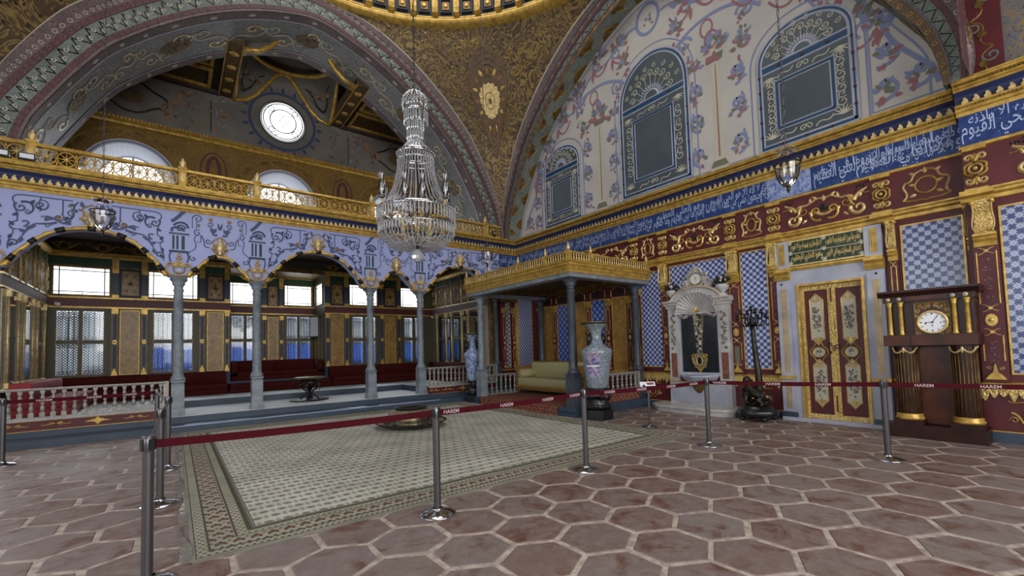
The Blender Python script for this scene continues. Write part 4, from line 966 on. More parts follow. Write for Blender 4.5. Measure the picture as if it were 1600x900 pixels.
S('gilt_frieze_ornament', mb, wr)
mb = MB()
for c in PR: pier(mb, FB, c)
pier(mb, FP, .87, .24)
S('gilt_frieze_piers', mb, wr)
mb = MB(); dragon(mb, FP, -.1, 1.3); dragon(mb, FP, -1.9, 1.3); S('gilt_frieze_ornament', mb, wp)
mb = MB()
for fr, a, b in ((FB, 1.0, 12.0), (FP, -3.4, 1.02), (FC, 0, .75)):
    mb.sweep(fr, [(0, 4.24), (.04, 4.25), (.05, 4.28), (.03, 4.295), (0, 4.3)], [a, b], 'gold'); mb.sweep(fr, [(0, 3.44), (.04, 3.45), (.05, 3.5), (.10, 3.53), (.10, 3.56), (.13, 3.58), (.13, 3.605), (0, 3.605)], [a, b], 'gold')
    [mb.sweep(fr, [(0, .79), (.03, .79), (.04, .83), (.0, .84)], [p, q], 'gold') for p, q in ([(a, 2.02), (3.68, 4.6), (6.05, b)] if b == 12.0 else [(a, b)])]
for c, w in ((.87, .26),): mb.sweep(FP, [(0, 3.44), (.06, 3.45), (.08, 3.5), (.16, 3.53), (.16, 3.6), (0, 3.605)], [c-.17, c+.17], 'gold')
for c in PR[:5]: mb.sweep(FB, [(0, 3.44), (.06, 3.45), (.08, 3.5), (.14, 3.53), (.14, 3.6), (0, 3.605)], [c-.15, c+.15], 'gold')
S('gilt_string_course', mb, wr)

# tile panels with gilt frames
def framed(mb, fr, a, b, z0, z1, m, fm='gold', w=.022, n=.012):
    mb.fbox(fr, a, b, z0, z1, 0, n, m)
    for p, q, r, s_ in ((a-w, b+w, z0-w, z0), (a-w, b+w, z1, z1+w), (a-w, a, z0, z1), (b, b+w, z0, z1)): mb.fbox(fr, p, q, r, s_, 0, n+.012, fm)
for a, b, z0, z1, m in ((6.31, 6.89, .98, 3.32, 'star_tile'), (4.68, 6.04, .3, 3.36, 'star_tile'), (3.87, 4.37, .97, 3.37, 'star_tile'), (1.08, 1.77, .97, 3.32, 'flower_tile'), (11.25, 11.96, .9, 3.3, 'star_tile')):
    mb = MB(); framed(mb, FB, a, b, z0, z1, m); S('tile_panel', mb, wr)
mb = MB(); framed(mb, FP, -.55, .66, .97, 3.3, 'flower_tile'); S('tile_panel', mb, wp)
mb = MB(); framed(mb, FP, -2.6, -1.0, .97, 3.3, 'flower_tile'); S('tile_panel', mb, wp)
def pilaster(fr, c, w, parent, z0=.84, zc=2.78, br=True, plate=None):
    mb = MB(); mb.fbox(fr, c-w/2, c+w/2, z0, zc, 0, .05, 'maroon')
    for x in (c-w/2+.025, c+w/2-.04): mb.fbox(fr, x, x+.012, z0+.3, 1.5, .05, .058, 'gold'); mb.fbox(fr, x, x+.012, 1.95, zc-.08, .05, .058, 'gold')
    for zm, hh in ((1.22, .2), (2.32, .3)):
        if plate and zm < 1.5: mb.fbox(fr, c-w*.2, c+w*.2, zm-.18, zm+.2, .05, .056, plate)
        else:
            for j in range(5): bouquet(mb, fr, c, zm-hh+j*hh*.45, w*.22, .053, ('scroll_blue', 'leaf_grey', 'rose'), 5)
    mb.disc(fr, c, 1.72, w*.24, .05, .065, 'gold', 12, w*.34); mb.ball(fr.pt(c, 1.72, .06), w*.12, 'gold_bright', 8)
    for z in (1.55, 1.89, zc-.07):
        for s_ in (1, -1): mb.ribbon(fr, bez((c-w*.3*s_, z-.05), (c, z-.03), (c, z+.03), (c+w*.3*s_, z+.05), 6), .016, .052, .012, 'gold_bright')
        mb.disc(fr, c, z, w*.09, .052, .065, 'gold', 8)
    mb.poly(fr, [(c-w*.4, z0+.04), (c+w*.4, z0+.04), (c+w*.25, z0+.1), (c+w*.1, z0+.14), (c, z0+.28), (c-w*.1, z0+.14), (c-w*.25, z0+.1)], .05, .075, 'gold')
    for s_ in (1, -1): mb.ribbon(fr, spiral(c+s_*w*.25, z0+.2, w*.1, 1.2, 0, s_, 10), .014, .05, .012, 'gold_bright')
    p = S('red_pilaster', mb, parent)
    m2 = MB(); prof = [(0, zc), (.06, zc), (.07, zc+.04), (.06, zc+.07), (.09, zc+.1), (.1, zc+.13), (.13, zc+.15), (.13, zc+.18), (0, zc+.18)]
    m2.sweep(fr, prof, [c-w*.45, c+w*.45], 'gold')
    if br:
        z = zc+.18; h = 3.44-z
        m2.sweep(fr, [(0, z), (.1, z), (.13, z+.04), (.09, z+h*.2), (.06, z+h*.4), (.07, z+h*.6), (.13, z+h*.8), (.16, z+h*.95), (.15, z+h), (0, z+h)], [c-w*.36, c-w*.3, c+w*.3, c+w*.36], 'carved_gold')
        for s_ in (1, -1): m2.ribbon(fr, bez((c+s_*w*.32, z+.03), (c+s_*w*.6, z+h*.3), (c+s_*w*.2, z+h*.6), (c+s_*w*.42, z+h*.97), 10), .02, .13, .02, 'gold_bright')
        for s_ in (1, -1): m2.tube([fr.pt(c+s_*w*.38, z+h*.93, 0), fr.pt(c+s_*w*.38, z+h*.93, .17)], .028, 8, 'gold')
    S('gilt_capital', m2, p); return p
for c, w in ((6.19, .22), (4.52, .25), (3.72, .2), (1.90, .13), (.98, .12), (6.98, .15)): pilaster(FB, c, w, wr, plate='leaf_grey' if c == 4.52 else None)
pilaster(FP, .83, .26, wp); pilaster(FP, -.8, .26, wp)
# red dado with gilt lambrequin
def dado(fr, a, b, parent):
    mb = MB(); mb.fbox(fr, a, b, .16, .79, 0, .03, 'maroon'); mb.fbox(fr, a, b, 0, .14, 0, .05, 'slate_paint'); mb.fbox(fr, a, b, .14, .16, 0, .04, 'gold'); n = max(1, int((b-a)/.085)); d = (b-a)/n
    mb.fbox(fr, a, b, .72, .79, .03, .045, 'carved_gold')
    for i in range(n):
        u = a+i*d; L = (.10, .14, .08)[i % 3]; mb.poly(fr, [(u, .72), (u+d, .72), (u+d*.9, .72-L*.5), (u+d*.6, .72-L), (u+d*.4, .72-L), (u+d*.1, .72-L*.5)], .03, .045, 'carved_gold')
    c = (a+b)/2; w = min(.22, (b-a)*.4)
    for s_ in (1, -1):
        f = sub(fr, c, .38, 1, s_)
        mb.ribbon(f, bez((0, -.14), (w*.8, -.16), (w*.4, .0), (w, .04), 10), [.02, .035], .03, .02, 'gold'); mb.ribbon(f, arc(0, .03, w*.4, -pi/2, pi/2, 10, .12), .025, .03, .02, 'gold'); mb.ribbon(f, spiral(w*.9, -.06, .05, 1.2, 0, 1, 10), .018, .03, .02, 'gold_bright')
        mb.ribbon(f, bez((.03, .17), (w*.5, .22), (w*.8, .15), (w*1.1, .2), 8), .018, .03, .015, 'gold')
    S('red_dado', mb, parent)
for a, b in ((6.1, 7.2), (3.62, 4.62), (1.0, 1.96), (10.9, 12.0)): dado(FB, a, b, wr)
dado(FP, .0, 1.0, wp); dado(FP, -3.4, -.02, wp)
# pilaster side face + base of the pier
mb = MB(); mb.box(9.19, 9.5, -6.9, 1.04, 0, .145, 'slate_paint'); S('baseboard_right', mb)
# corner return beside the terrace: tiles and red strips
mb = MB(); framed(mb, FC, .23, .37, .9, 3.5, 'flower_tile'); S('tile_panel', mb, wc)
for c in (.12, .52): pilaster(FC, c, .16, wc, zc=2.72, br=False)
mb = MB(); mb.fbox(FC, .62, .75, .3, 4.1, 0, .03, 'gold'); mb.fbox(FC, .0, .75, 3.1, 4.25, 0, .03, 'gold_dark'); S('gilt_strip', mb, wc)

# ------------------------------------------------------------------ painted tympanum
mb = MB(); n0 = .004
def pl(f, P, w=.05, m='periwinkle'): mb.ribbon(f, P, w, n0, 0, m)
outer = [arch_pt(u, -.12, 5.3, 5.15, CB, Z0, .5) for u in US]; pl(FB, [(max(1.3, min(11.9, y)), z) for y, z in outer if z > 5.25], .03)
for c in (8.05, 4.7):                 # painted marble columns with urns between the windows
    mb.flat(FB, [(c-.11, 5.5), (c+.11, 5.5), (c+.08, 7.75), (c-.08, 7.75)], n0, 'cream'); mb.flat(FB, [(c-.03, 5.6), (c+.01, 5.6), (c+.0, 7.7), (c-.02, 7.7)], n0+.002, 'rose'); mb.flat(FB, [(c-.2, 5.38), (c+.2, 5.38), (c+.13, 5.52), (c-.13, 5.52)], n0+.001, 'leaf_grey')
    mb.flat(FB, [(c-.16, 7.75), (c+.16, 7.75), (c+.2, 7.92), (c-.2, 7.92)], n0, 'leaf_grey'); bouquet(mb, FB, c, 8.05, .38, n0+.002, cnt=30)
    for s_ in (1, -1):
        f = sub(FB, c, 0, 1, s_)
        for z in (5.5, 6.3, 7.0):
            pl(f, bez((.42, z), (.7, z+.1), (.6, z+.45), (.42, z+.4), 12)+spiral(.44, z+.3, .1, 1.1, 1.5, 1, 10), .06); bouquet(mb, f, .44, z+.12, .22, n0+.002, cnt=15)
            for q in range(4): leaf(mb, f, .56, z+.1+.1*q, .12, .06, .2+q*.5, n0+.001, 0, 'periwinkle')
        pl(f, [(.2, 5.34), (.78, 5.34)], .02); bouquet(mb, f, .5, 7.75, .3, n0+.002, cnt=16)
    pl(FB, bez((c-1.0, 8.4), (c-.5, 9.0), (c+.5, 9.0), (c+1.0, 8.5), 20), .07); pl(FB, spiral(c-.7, 8.5, .2, 1.2, 0, 1), .06); pl(FB, spiral(c+.7, 8.5, .2, 1.2, 3, -1), .06)
    for k in (-.3, .0): pl(FB, arc(c+.15+k*.3, 8.6+k, .14, 0, 2*pi, 14, .2), .04, 'rose')
    for x in (-.9, .9): bouquet(mb, FB, c+x, 8.95, .34, n0+.002, cnt=18)
pl(FB, arc(6.35, 9.78, .32, 0, 2*pi, 20, .38), .08); bouquet(mb, FB, 6.35, 9.7, .2, n0, cnt=10)
for s_ in (1, -1):                     # garland along the crown
    f = sub(FB, 6.35, 0, 1, s_)
    pl(f, bez((.3, 9.75), (.9, 9.9), (1.0, 9.3), (1.7, 9.3), 20), .06); pl(f, bez((1.7, 9.3), (2.4, 9.2), (2.2, 8.6), (2.9, 8.5), 20), .055); pl(f, bez((2.9, 8.5), (3.6, 8.3), (3.4, 7.6), (3.9, 7.5), 20), .05)
    for x, z in ((.9, 9.55), (1.6, 9.55), (2.4, 9.0), (3.1, 8.5), (3.7, 7.9), (4.2, 7.0)):
        bouquet(mb, f, x, z, .34, n0+.002, cnt=20); pl(f, bez((x-.3, z-.15), (x-.1, z-.5), (x+.1, z-.5), (x+.25, z-.2), 10), .05, 'rose'); pl(f, spiral(x+.1, z-.1, .17, 1.2, x, -1), .05)
        leaf(mb, f, x+.25, z-.2, .35, .1, -pi/2, n0+.003, 0, 'rose')
for s_, c in ((1, 9.62), (-1, 2.95)):      # outer corners beyond the side windows
    for dz, dx in ((5.5, 1.1), (5.55, 1.55), (6.1, 1.15), (6.7, 1.1), (7.25, .95), (7.8, .6)):
        f = sub(FB, c+s_*dx, dz, 1, s_); pl(f, bez((-.15, 0), (.2, -.05), (.25, .3), (0, .35), 10)+spiral(.0, .27, .08, 1.1, 1.4, 1, 8), .06); bouquet(mb, f, -.02, .1, .25, n0+.002, cnt=15)
    pl(FB, [(c+s_*.92, 5.36), (c+s_*1.9, 5.36)], .02); pl(FB, [(c+s_*.92, 5.36), (c+s_*.92, 7.6)], .02)
    pl(sub(FB, c, 0, 1, s_), bez((1.1, 6.9), (1.2, 6.2), (1.7, 6.0), (1.75, 5.5), 14), .07)
for c in (8.75, 4.05, 7.4, 5.35): 
    for z in (8.0, 8.35): bouquet(mb, FB, c, z, .2, n0+.002, cnt=10)
S('painted_rococo_garlands', mb, wr)
def tymp_win(idx, c, hw, z0, zs, za):
    mb = MB(); fr = FB; H = za-zs
    def outl(k, dz=0): return [(c-hw*k, z0+dz), (c+hw*k, z0+dz)] + [(c+hw*k*cos(t), zs+(H-dz)*(sin(t)**.85 if sin(t) > 0 else 0)) for t in [pi*i/24 for i in range(25)]]
    mb.poly(fr, outl(1.0), .0, .02, 'stained_pane')
    o = S('window_%d' % idx, mb)
    m2 = MB()
    P = outl(.955, .05); P.append(P[0]); m2.ribbon(fr, P, .085, .021, 0, 'blue_border')
    for k, d in ((.99, .012), (.90, .10)):
        P = outl(k, d); P.append(P[0]); m2.ribbon(fr, P, .042, .022, .012, 'pale_marble')
    zt = zs-.05
    for dz in (-.075, .075): m2.ribbon(fr, [(c-hw*.9, zt+dz), (c+hw*.9, zt+dz)], .035, .022, .012, 'pale_marble')
    m2.ribbon(fr, [(c-hw*.9, zt), (c+hw*.9, zt)], .1, .021, 0, 'blue_border')
    w = hw*.52; a, b = z0+.42, zt-.38
    for k in (0, .075):
        Q = [(c-w-k, a-k), (c+w+k, a-k), (c+w+k, b+k), (c-w-k, b+k), (c-w-k, a-k)]; m2.ribbon(fr, Q, .03, .022, .012, 'pale_marble')
    Q = [(c-w-.037, a-.037), (c+w+.037, a-.037), (c+w+.037, b+.037), (c-w-.037, b+.037), (c-w-.037, a-.037)]; m2.ribbon(fr, Q, .05, .021, 0, 'blue_border')
    for i in range(1, 6):
        for s_ in (1, -1): m2.disc(fr, c+s_*hw*.945, z0+(zs-z0)*i/5.5, .028, .022, .036, 'maroon_dark', 8)
    for x in (-.5, 0, .5): m2.disc(fr, c+x*hw, z0+.055, .028, .022, .036, 'maroon_dark', 8); m2.disc(fr, c+x*hw, zt, .028, .022, .036, 'maroon_dark', 8)
    S('coloured_border', m2, o)
    m3 = MB()
    m3.ribbon(fr, arc(c, zt+.08, hw*.2, 0, pi, 12), .05, .022, .012, 'pale_marble')
    for i in range(15):
        t = pi*(i+.5)/15; m3.ribbon(fr, [(c+hw*.24*cos(t), zt+.08+hw*.24*sin(t)), (c+hw*.34*cos(t), zt+.08+hw*.34*sin(t))], .035, .022, .01, 'pale_marble')
    for i in range(9):
        t = pi*(i+.5)/9; r = hw*.55; x, z = c+r*cos(t), zt+.1+min(H*.6, r*1.1)*sin(t); s_ = 1 if cos(t) > 0 else -1
        m3.ribbon(fr, bez((c+hw*.34*cos(t), zt+.08+hw*.34*sin(t)), (c+hw*.45*cos(t), zt+.2+hw*.4*sin(t)), (x, z-.05), (x, z), 8), .016, .022, .006, 'cream'); m3.ribbon(fr, spiral(x, z, hw*.1, 1.4, 0, s_, 14), .022, .022, .006, 'cream'); t2 = t+pi/18; m3.ribbon(fr, spiral(c+r*1.38*cos(t2), zt+.1+min(H*.78, r*1.4)*abs(sin(t2)), hw*.07, 1.3, 2, -s_, 10), .02, .022, .006, 'cream') if t2 < pi-.1 else None
    for sx in (1, -1):
        for z, sz in ((z0+.22, 1), (zt-.2, -1)):
            for q in range(7): a_ = (pi/2 if sz > 0 else -pi/2)+(q-3)*.45; m3.ribbon(fr, [(c+sx*hw*.72, z), (c+sx*hw*.72+.16*cos(a_), z+.16*sin(a_))], [.035, .012], .022, .006, 'cream')
        for z in (z0+(zt-z0)*.27, z0+(zt-z0)*.42, z0+(zt-z0)*.57, z0+(zt-z0)*.72):
            m3.ribbon(fr, spiral(c+sx*hw*.72, z, hw*.12, 1.2, 1, sx, 12), .02, .022, .006, 'cream'); m3.ribbon(fr, spiral(c+sx*hw*.72, z+.14, hw*.1, 1.2, 4, -sx, 12), .02, .022, .006, 'cream')
    for z in (z0+.22, zt-.2):
        for x_ in (-.3, .3): m3.ribbon(fr, bez((c+x_-.14, z+.06), (c+x_-.05, z-.12), (c+x_+.05, z+.12), (c+x_+.14, z-.06), 10), .022, .022, .006, 'cream')
        m3.ribbon(fr, spiral(c-.05, z, .07, 1.2, 0, 1, 10), .02, .022, .006, 'cream'); m3.ribbon(fr, spiral(c+.05, z, .07, 1.2, 3, -1, 10), .02, .022, .006, 'cream')
    S('plaster_tracery', m3, o)
    m4 = MB(); P = outl(1.16, -.18); m4.ribbon(fr, P[2:]+[], .03, .004, 0, 'periwinkle'); m4.ribbon(fr, [P[1], P[2]], .03, .004, 0, 'periwinkle'); m4.ribbon(fr, [P[0], P[-1]], .03, .004, 0, 'periwinkle'); S('painted_outline', m4, o)
tymp_win(2, 9.62, .80, 5.30, 7.05, 7.72); tymp_win(3, 6.33, 1.0, 5.36, 7.68, 8.88); tymp_win(4, 3.02, .82, 5.32, 7.02, 7.75)
# ------------------------------------------------------------------ window wall of the terrace
mb = MB()
UPW = [(-2.52, -1.38), (-.60, .58), (5.04, 6.10), (7.0, 8.0)]; LOW = [(-2.50, -1.42), (-.54, .53), (5.06, 6.08), (7.04, 8.02)]
ops = [(a+.02, b-.02, 3.27, 4.0) for a, b in UPW] + [(a+.05, b-.05, 1.12, 2.88) for a, b in LOW] + [(1.40, 4.20, .75, 4.3)]
wall_open(mb, FK, -2.8, 8.6, .4, 4.72, ops, -.15, 0, 'olive_frame')
wk = S('wall_terrace_back', mb)
mb = MB(); wall_open(mb, FY, 1.2, 4.4, .7, 4.4, [(1.5, 2.40, 1.15, 2.95), (3.19, 4.08, 1.15, 2.95), (1.5, 2.40, 3.32, 4.05), (3.19, 4.08, 3.32, 4.05)], -.15, 0, 'olive_frame')
wall_l = Fr((4.2, 0, 0), (0, 1, 0), (0, 0, 1), (-1, 0, 0)); wall_open(mb, wall_l, 16.2, 17.75, .7, 4.4, [(16.45, 17.45, 1.2, 2.9), (16.45, 17.45, 3.3, 4.05)], -.1, 0, 'olive_frame')
mb.box(1.3, 1.4, 16.2, 17.75, .7, 4.4, 'olive_frame')
mb.box(1.2, 4.4, 16.2, 17.75, 4.3, 4.45, 'gold_dark'); wy = S('wall_bay', mb)
def horiz(fr, a, b, parent, extra=0):
    mb = MB(); mb.fbox(fr, a, b, 2.96+extra, 3.18+extra, 0, .03, 'maroon'); mb.fbox(fr, a, b, 3.18+extra, 3.22+extra, 0, .05, 'gold'); mb.fbox(fr, a, b, 2.92+extra, 2.96+extra, 0, .05, 'gold')
    mb.fbox(fr, a, b, 4.06, 4.3, 0, .02, 'green_panel'); mb.sweep(fr, [(0, 4.27), (.05, 4.28), (.07, 4.33), (.12, 4.36), (.12, 4.42), (0, 4.43)], [a, b], 'gold'); mb.fbox(fr, a, b, 4.03, 4.06, 0, .04, 'gold_dark')
    mb.fbox(fr, a, b, 4.43, 4.72, 0, .01, 'lunette_paint')
    i = a+.3
    while i < b-.3:
        for s_ in (1, -1):
            f = sub(fr, i, 4.56, 1, s_); mb.ribbon(f, bez((.0, -.08), (.15, -.1), (.2, .1), (.34, .08), 10), [.03, .015], .012, .006, 'gold'); mb.ribbon(f, spiral(.12, .02, .07, 1.1, 0, 1, 10), .018, .012, .006, 'gold')
        mb.ribbon(fr, arc(i, 4.57, .1, 0, 2*pi, 14), .025, .012, .01, 'gold'); i += .75
    S('painted_frieze', mb, parent)
horiz(FK, -2.6, 1.4, wk); horiz(FK, 4.2, 8.4, wk); horiz(FY, 1.4, 4.2, wy, .05)
def tp(fr, c, w, parent, z0=1.08, top=True):      # slim painted pilaster: ochre edges, blue-grey field, ochre boss
    mb = MB(); mb.fbox(fr, c-w/2, c+w/2, z0, 2.92, 0, .05, 'gold_dark'); mb.fbox(fr, c-w*.36, c+w*.36, z0+.15, 2.75, .05, .055, 'slate_paint')
    for z in (1.58, 2.4): mb.poly(fr, [(c-w*.2, z-.3), (c, z-.36), (c+w*.2, z-.3), (c+w*.2, z+.3), (c, z+.36), (c-w*.2, z+.3)], .055, .058, 'navy_dark'); 
    mb.disc(fr, c, 2.0, w*.34, .055, .07, 'gold', 10, w*.45); mb.disc(fr, c, 2.0, w*.18, .07, .075, 'rust', 8)
    mb.poly(fr, [(c-w*.5, z0), (c+w*.5, z0), (c+w*.3, z0+.1), (c, z0+.22), (c-w*.3, z0+.1)], .05, .08, 'gold'); mb.fbox(fr, c-w*.5, c+w*.5, 2.78, 2.92, .05, .09, 'gold')
    mb.fbox(fr, c-w*.45, c+w*.45, 3.22, 4.05, 0, .04, 'slate_paint'); mb.fbox(fr, c-w*.5, c+w*.5, 3.9, 4.3, 0, .07, 'gold'); mb.fbox(fr, c-w*.5, c+w*.5, 3.22, 3.3, 0, .06, 'gold')
    S('painted_pilaster', mb, parent)
def op(fr, a, b, parent, z0=1.1):                 # ochre marble panel below, dark framed ornament above
    mb = MB(); mb.fbox(fr, a-.03, b+.03, z0-.04, 2.92, 0, .02, 'olive_frame'); mb.fbox(fr, a, b, z0, 2.88, .02, .03, 'ochre_marble')
    for p, q, r, s_ in ((a, b, z0, z0+.015), (a, b, 2.865, 2.88), (a, a+.015, z0, 2.88), (b-.015, b, z0, 2.88)): mb.fbox(fr, p, q, r, s_, .03, .04, 'gold')
    mb.fbox(fr, a-.02, b+.02, 3.24, 4.02, 0, .03, 'navy_dark'); mb.fbox(fr, a+.03, b-.03, 3.3, 3.97, .03, .035, 'ochre_marble'); c = (a+b)/2; w = b-a
    for s_ in (1, -1):
        for t in (1, -1):
            f = Fn(lambda x, y, n, s_=s_, t=t: fr.pt(c+s_*x, 3.63+t*y, n)); mb.ribbon(f, bez((0, .26), (w*.15, .2), (w*.1, .1), (w*.28, .08), 8), .015, .036, .003, 'gold_bright'); mb.ribbon(f, spiral(w*.22, .2, .05, 1.2, 0, 1, 10), .012, .036, .003, 'bronze')
    mb.poly(fr, [(c-.08, 3.62), (c, 3.56), (c+.08, 3.62), (c+.03, 3.64), (c, 3.72), (c-.03, 3.64)], .036, .04, 'maroon_dark')
    S('ochre_panel', mb, parent)
for c, w in ((-1.28, .14), (-.66, .14), (.68, .14), (1.31, .13), (4.29, .16), (4.94, .16), (6.24, .15), (6.92, .15)): tp(FK, c, w, wk)
for a, b in ((-1.18, -.76), (.80, 1.22), (4.41, 4.83), (6.36, 6.80)): op(FK, a, b, wk)
for c, w in ((2.53, .14), (3.07, .14)): tp(FY, c, w, wy, 1.25)
op(FY, 2.64, 2.97, wy, 1.25)
mb = MB(); mb.fbox(FK, 4.2, 4.36, .42, 1.05, 0, .03, 'navy'); mb.fbox(FK, 1.24, 1.4, .42, 1.05, 0, .03, 'navy'); S('blue_plinth', mb, wk)
WN = [5]
def low_window(fr, a, b, z0, z1, parent=None):
    nm = 'window_%d' % WN[0]; WN[0] += 1
    mb = MB(); m = (a+b)/2; h = (z0+z1)/2+.02
    for p, q, r, s_ in ((a, b, z0, z0+.09), (a, b, z1-.09, z1), (a, a+.08, z0, z1), (b-.08, b, z0, z1), (m-.04, m+.04, z0, z1)): mb.fbox(fr, p, q, r, s_, -.06, .04, 'olive_frame')
    mb.fbox(fr, a+.08, b-.08, h-.05, h+.05, -.06, .03, 'olive_frame')
    for p, q in ((a+.075, a+.09), (b-.09, b-.075), (m-.045, m-.035), (m+.035, m+.045)): mb.fbox(fr, p, q, z0+.09, z1-.09, -.0, .045, 'gold_dark')
    o = S(nm, mb)
    for p, q in ((a+.08, m-.04), (m+.04, b-.08)):
        for r, s_ in ((z0+.09, h-.05), (h+.05, z1-.09)):
            g = MB(); g.fbox(fr, p, q, r, s_, -.03, -.026, 'window_glass'); S('window_pane', g, o)
            g = MB(); n = -.13                 # wrought lattice outside the pane
            step = .07; k = int((q-p+s_-r)/step)
            for i in range(-k, k+1):
                for sg in (1, -1):
                    if sg > 0: x0, y0 = p, r+i*step; 
                    else: x0, y0 = p, s_+i*step
                    L = q-p; x1, y1 = q, y0+sg*L
                    t0, t1 = 0.0, 1.0
                    dy = y1-y0
                    ta, tb = (r-y0)/dy, (s_-y0)/dy
                    lo, hi = max(0, min(ta, tb)), min(1, max(ta, tb))
                    if hi-lo < .03: continue
                    g.ribbon(fr, [(x0+L*lo, y0+dy*lo), (x0+L*hi, y0+dy*hi)], .018, n, 0, 'grille_iron')
            for i in range(1, 4): x = p+(q-p)*i/4; g.ribbon(fr, [(x, r), (x, s_)], .024, n+.004, 0, 'grille_iron')
            for y in (r+.02, s_-.02, r+.09, s_-.09): g.ribbon(fr, [(p, y), (q, y)], .014, n+.004, 0, 'grille_iron')
            for i in range(5):
                x = p+(q-p)*(i+.5)/5
                for y in (r+.055, s_-.055): g.ribbon(fr, arc(x, y, .03, 0, 2*pi, 8), .012, n+.006, 0, 'grille_iron')
            S('iron_lattice', g, o)
    return o
def up_window(fr, a, b, z0, z1):
    nm = 'window_%d' % WN[0]; WN[0] += 1
    mb = MB()
    for p, q, r, s_ in ((a, b, z0, z0+.03), (a, b, z1-.03, z1), (a, a+.03, z0, z1), (b-.03, b, z0, z1)): mb.fbox(fr, p, q, r, s_, -.08, .03, 'gold_dark')
    o = S(nm, mb)
    g = MB(); g.fbox(fr, a+.03, b-.03, z0+.03, z1-.03, -.05, -.045, 'day_glass'); S('daylit_pane', g, o)
    g = MB()
    for x in (a+.13, b-.13): g.fbox(fr, x-.011, x+.011, z0, z1, -.045, -.035, 'lead')
    for z in (z0+.11, z1-.11): g.fbox(fr, a, b, z-.011, z+.011, -.045, -.035, 'lead')
    m = (a+b)/2; g.fbox(fr, m-.006, m+.006, z1-.11, z1, -.045, -.035, 'lead'); g.fbox(fr, m-.006, m+.006, z0, z0+.11, -.045, -.035, 'lead')
    S('glazing_bars', g, o)
for a, b in LOW: low_window(FK, a, b, 1.06, 2.92)
for a, b in UPW: up_window(FK, a, b, 3.25, 4.03)
for a, b in ((1.46, 2.44), (3.16, 4.11)): low_window(FY, a, b, 1.1, 2.99); up_window(FY, a, b, 3.3, 4.07)
up_window(Fr((4.2, 0, 0), (0, 1, 0), (0, 0, 1), (-1, 0, 0)), 16.4, 17.5, 3.28, 4.07)
low_window(Fr((4.2, 0, 0), (0, 1, 0), (0, 0, 1), (-1, 0, 0)), 16.42, 17.48, 1.15, 2.94)
mb = MB(); fs_ = Fr((3.88, 17.0, 0), (.77, -.64, 0), (0, 0, 1), (-.64, -.77, 0))
for p, q, r, s_ in ((0, .36, 2.13, 2.17), (0, .36, 2.85, 2.89), (0, .03, 2.13, 2.89), (.33, .36, 2.13, 2.89)): mb.fbox(fs_, p, q, r, s_, -.02, .02, 'olive_frame')
sh = mb.build('window_shutter', None, label='small open glazed casement swung into the window bay', category='window casement')
mb = MB(); mb.fbox(fs_, .03, .33, 2.17, 2.85, -.006, .006, 'gallery_white'); mb.build('frosted_pane', sh)

# mirrored side walls of the terrace
def side_wall(name, X, N, panels, mird):
    fr = Fr((X, 0, 0), (0, 1, 0), (0, 0, 1), (N, 0, 0)); mb = MB(); 
    mb.fbox(fr, 12.3, 16.2, .4, 4.72, -.2, 0, 'silver_wood')
    if N < 0: mb.box(8.45, 9.4, 12.17, 12.3, .2, 4.7, 'gold_dark')
    w = S(name, mb)
    mb = MB(); mb.fbox(fr, 12.3, 16.2, 2.98, 3.2, 0, .03, 'mauve_band'); mb.fbox(fr, 12.3, 16.2, 3.2, 3.24, 0, .05, 'gold_bright'); mb.fbox(fr, 12.3, 16.2, 2.95, 2.98, 0, .05, 'gold_bright')
    mb.fbox(fr, 12.3, 16.2, 4.06, 4.3, 0, .02, 'green_panel'); mb.sweep(fr, [(0, 4.27), (.05, 4.28), (.12, 4.36), (.12, 4.42), (0, 4.43)], [12.3, 16.2], 'gold'); mb.fbox(fr, 12.3, 16.2, 4.43, 4.72, 0, .01, 'lunette_paint'); mb.fbox(fr, 12.3, 16.2, .98, 1.02, 0, .1, 'gold_bright')
    S('gilt_bands', mb, w)
    y = 16.2
    for kind, wd in panels:
        a, b = y-wd, y; y = a; mb = MB()
        if kind == 'm': mb.fbox(fr, a+.02, b-.02, 1.04, 2.93, 0, .02, 'mirror'); nm = 'mirror_panel'
        elif kind == 'w': mb.fbox(fr, a+.02, b-.02, 1.04, 2.93, 0, .02, 'olive_frame'); mb.fbox(fr, a+.08, b-.08, 1.1, 1.92, .02, .03, 'mirror'); mb.fbox(fr, a+.08, b-.08, 2.02, 2.86, .02, .03, 'mirror'); nm = 'mirrored_window'
        elif kind == 'o': mb.fbox(fr, a+.01, b-.01, 1.04, 2.93, 0, .02, 'brass_light'); nm = 'gilt_panel'
        else: mb.fbox(fr, a, b, 1.02, 2.95, 0, .03, 'silver_wood'); mb.tube([fr.pt((a+b)/2, 1.0, .04), fr.pt((a+b)/2, 2.95, .04)], .028, 6, 'gold_bright'); mb.fbox(fr, a, b, 2.8, 2.95, 0, .08, 'gold_bright'); mb.fbox(fr, a, b, 1.02, 1.12, 0, .08, 'gold_bright'); mb.tube([fr.pt((a+b)/2, 3.2, .04), fr.pt((a+b)/2, 4.3, .04)], .03, 6, 'gold_bright'); nm = 'gilt_colonnette'
        if kind != 'p':
            mb.fbox(fr, a+.03, b-.03, 3.26, 4.02, 0, .03, 'lunette_paint'); c = (a+b)/2
            for s_ in (1, -1):
                for t in (1, -1):
                    f = Fn(lambda p, q, n, s_=s_, t=t: fr.pt(c+s_*p, 3.64+t*q, n)); mb.ribbon(f, bez((0, .3), (wd*.3, .25), (wd*.1, .1), (wd*.35, .05), 8), .025, .03, .012, 'gold_bright'); mb.ribbon(f, spiral(wd*.22, .2, .06, 1.2, 0, 1, 10), .02, .03, .012, 'gold_bright')
        if a > 12.4: S(nm, mb, w)
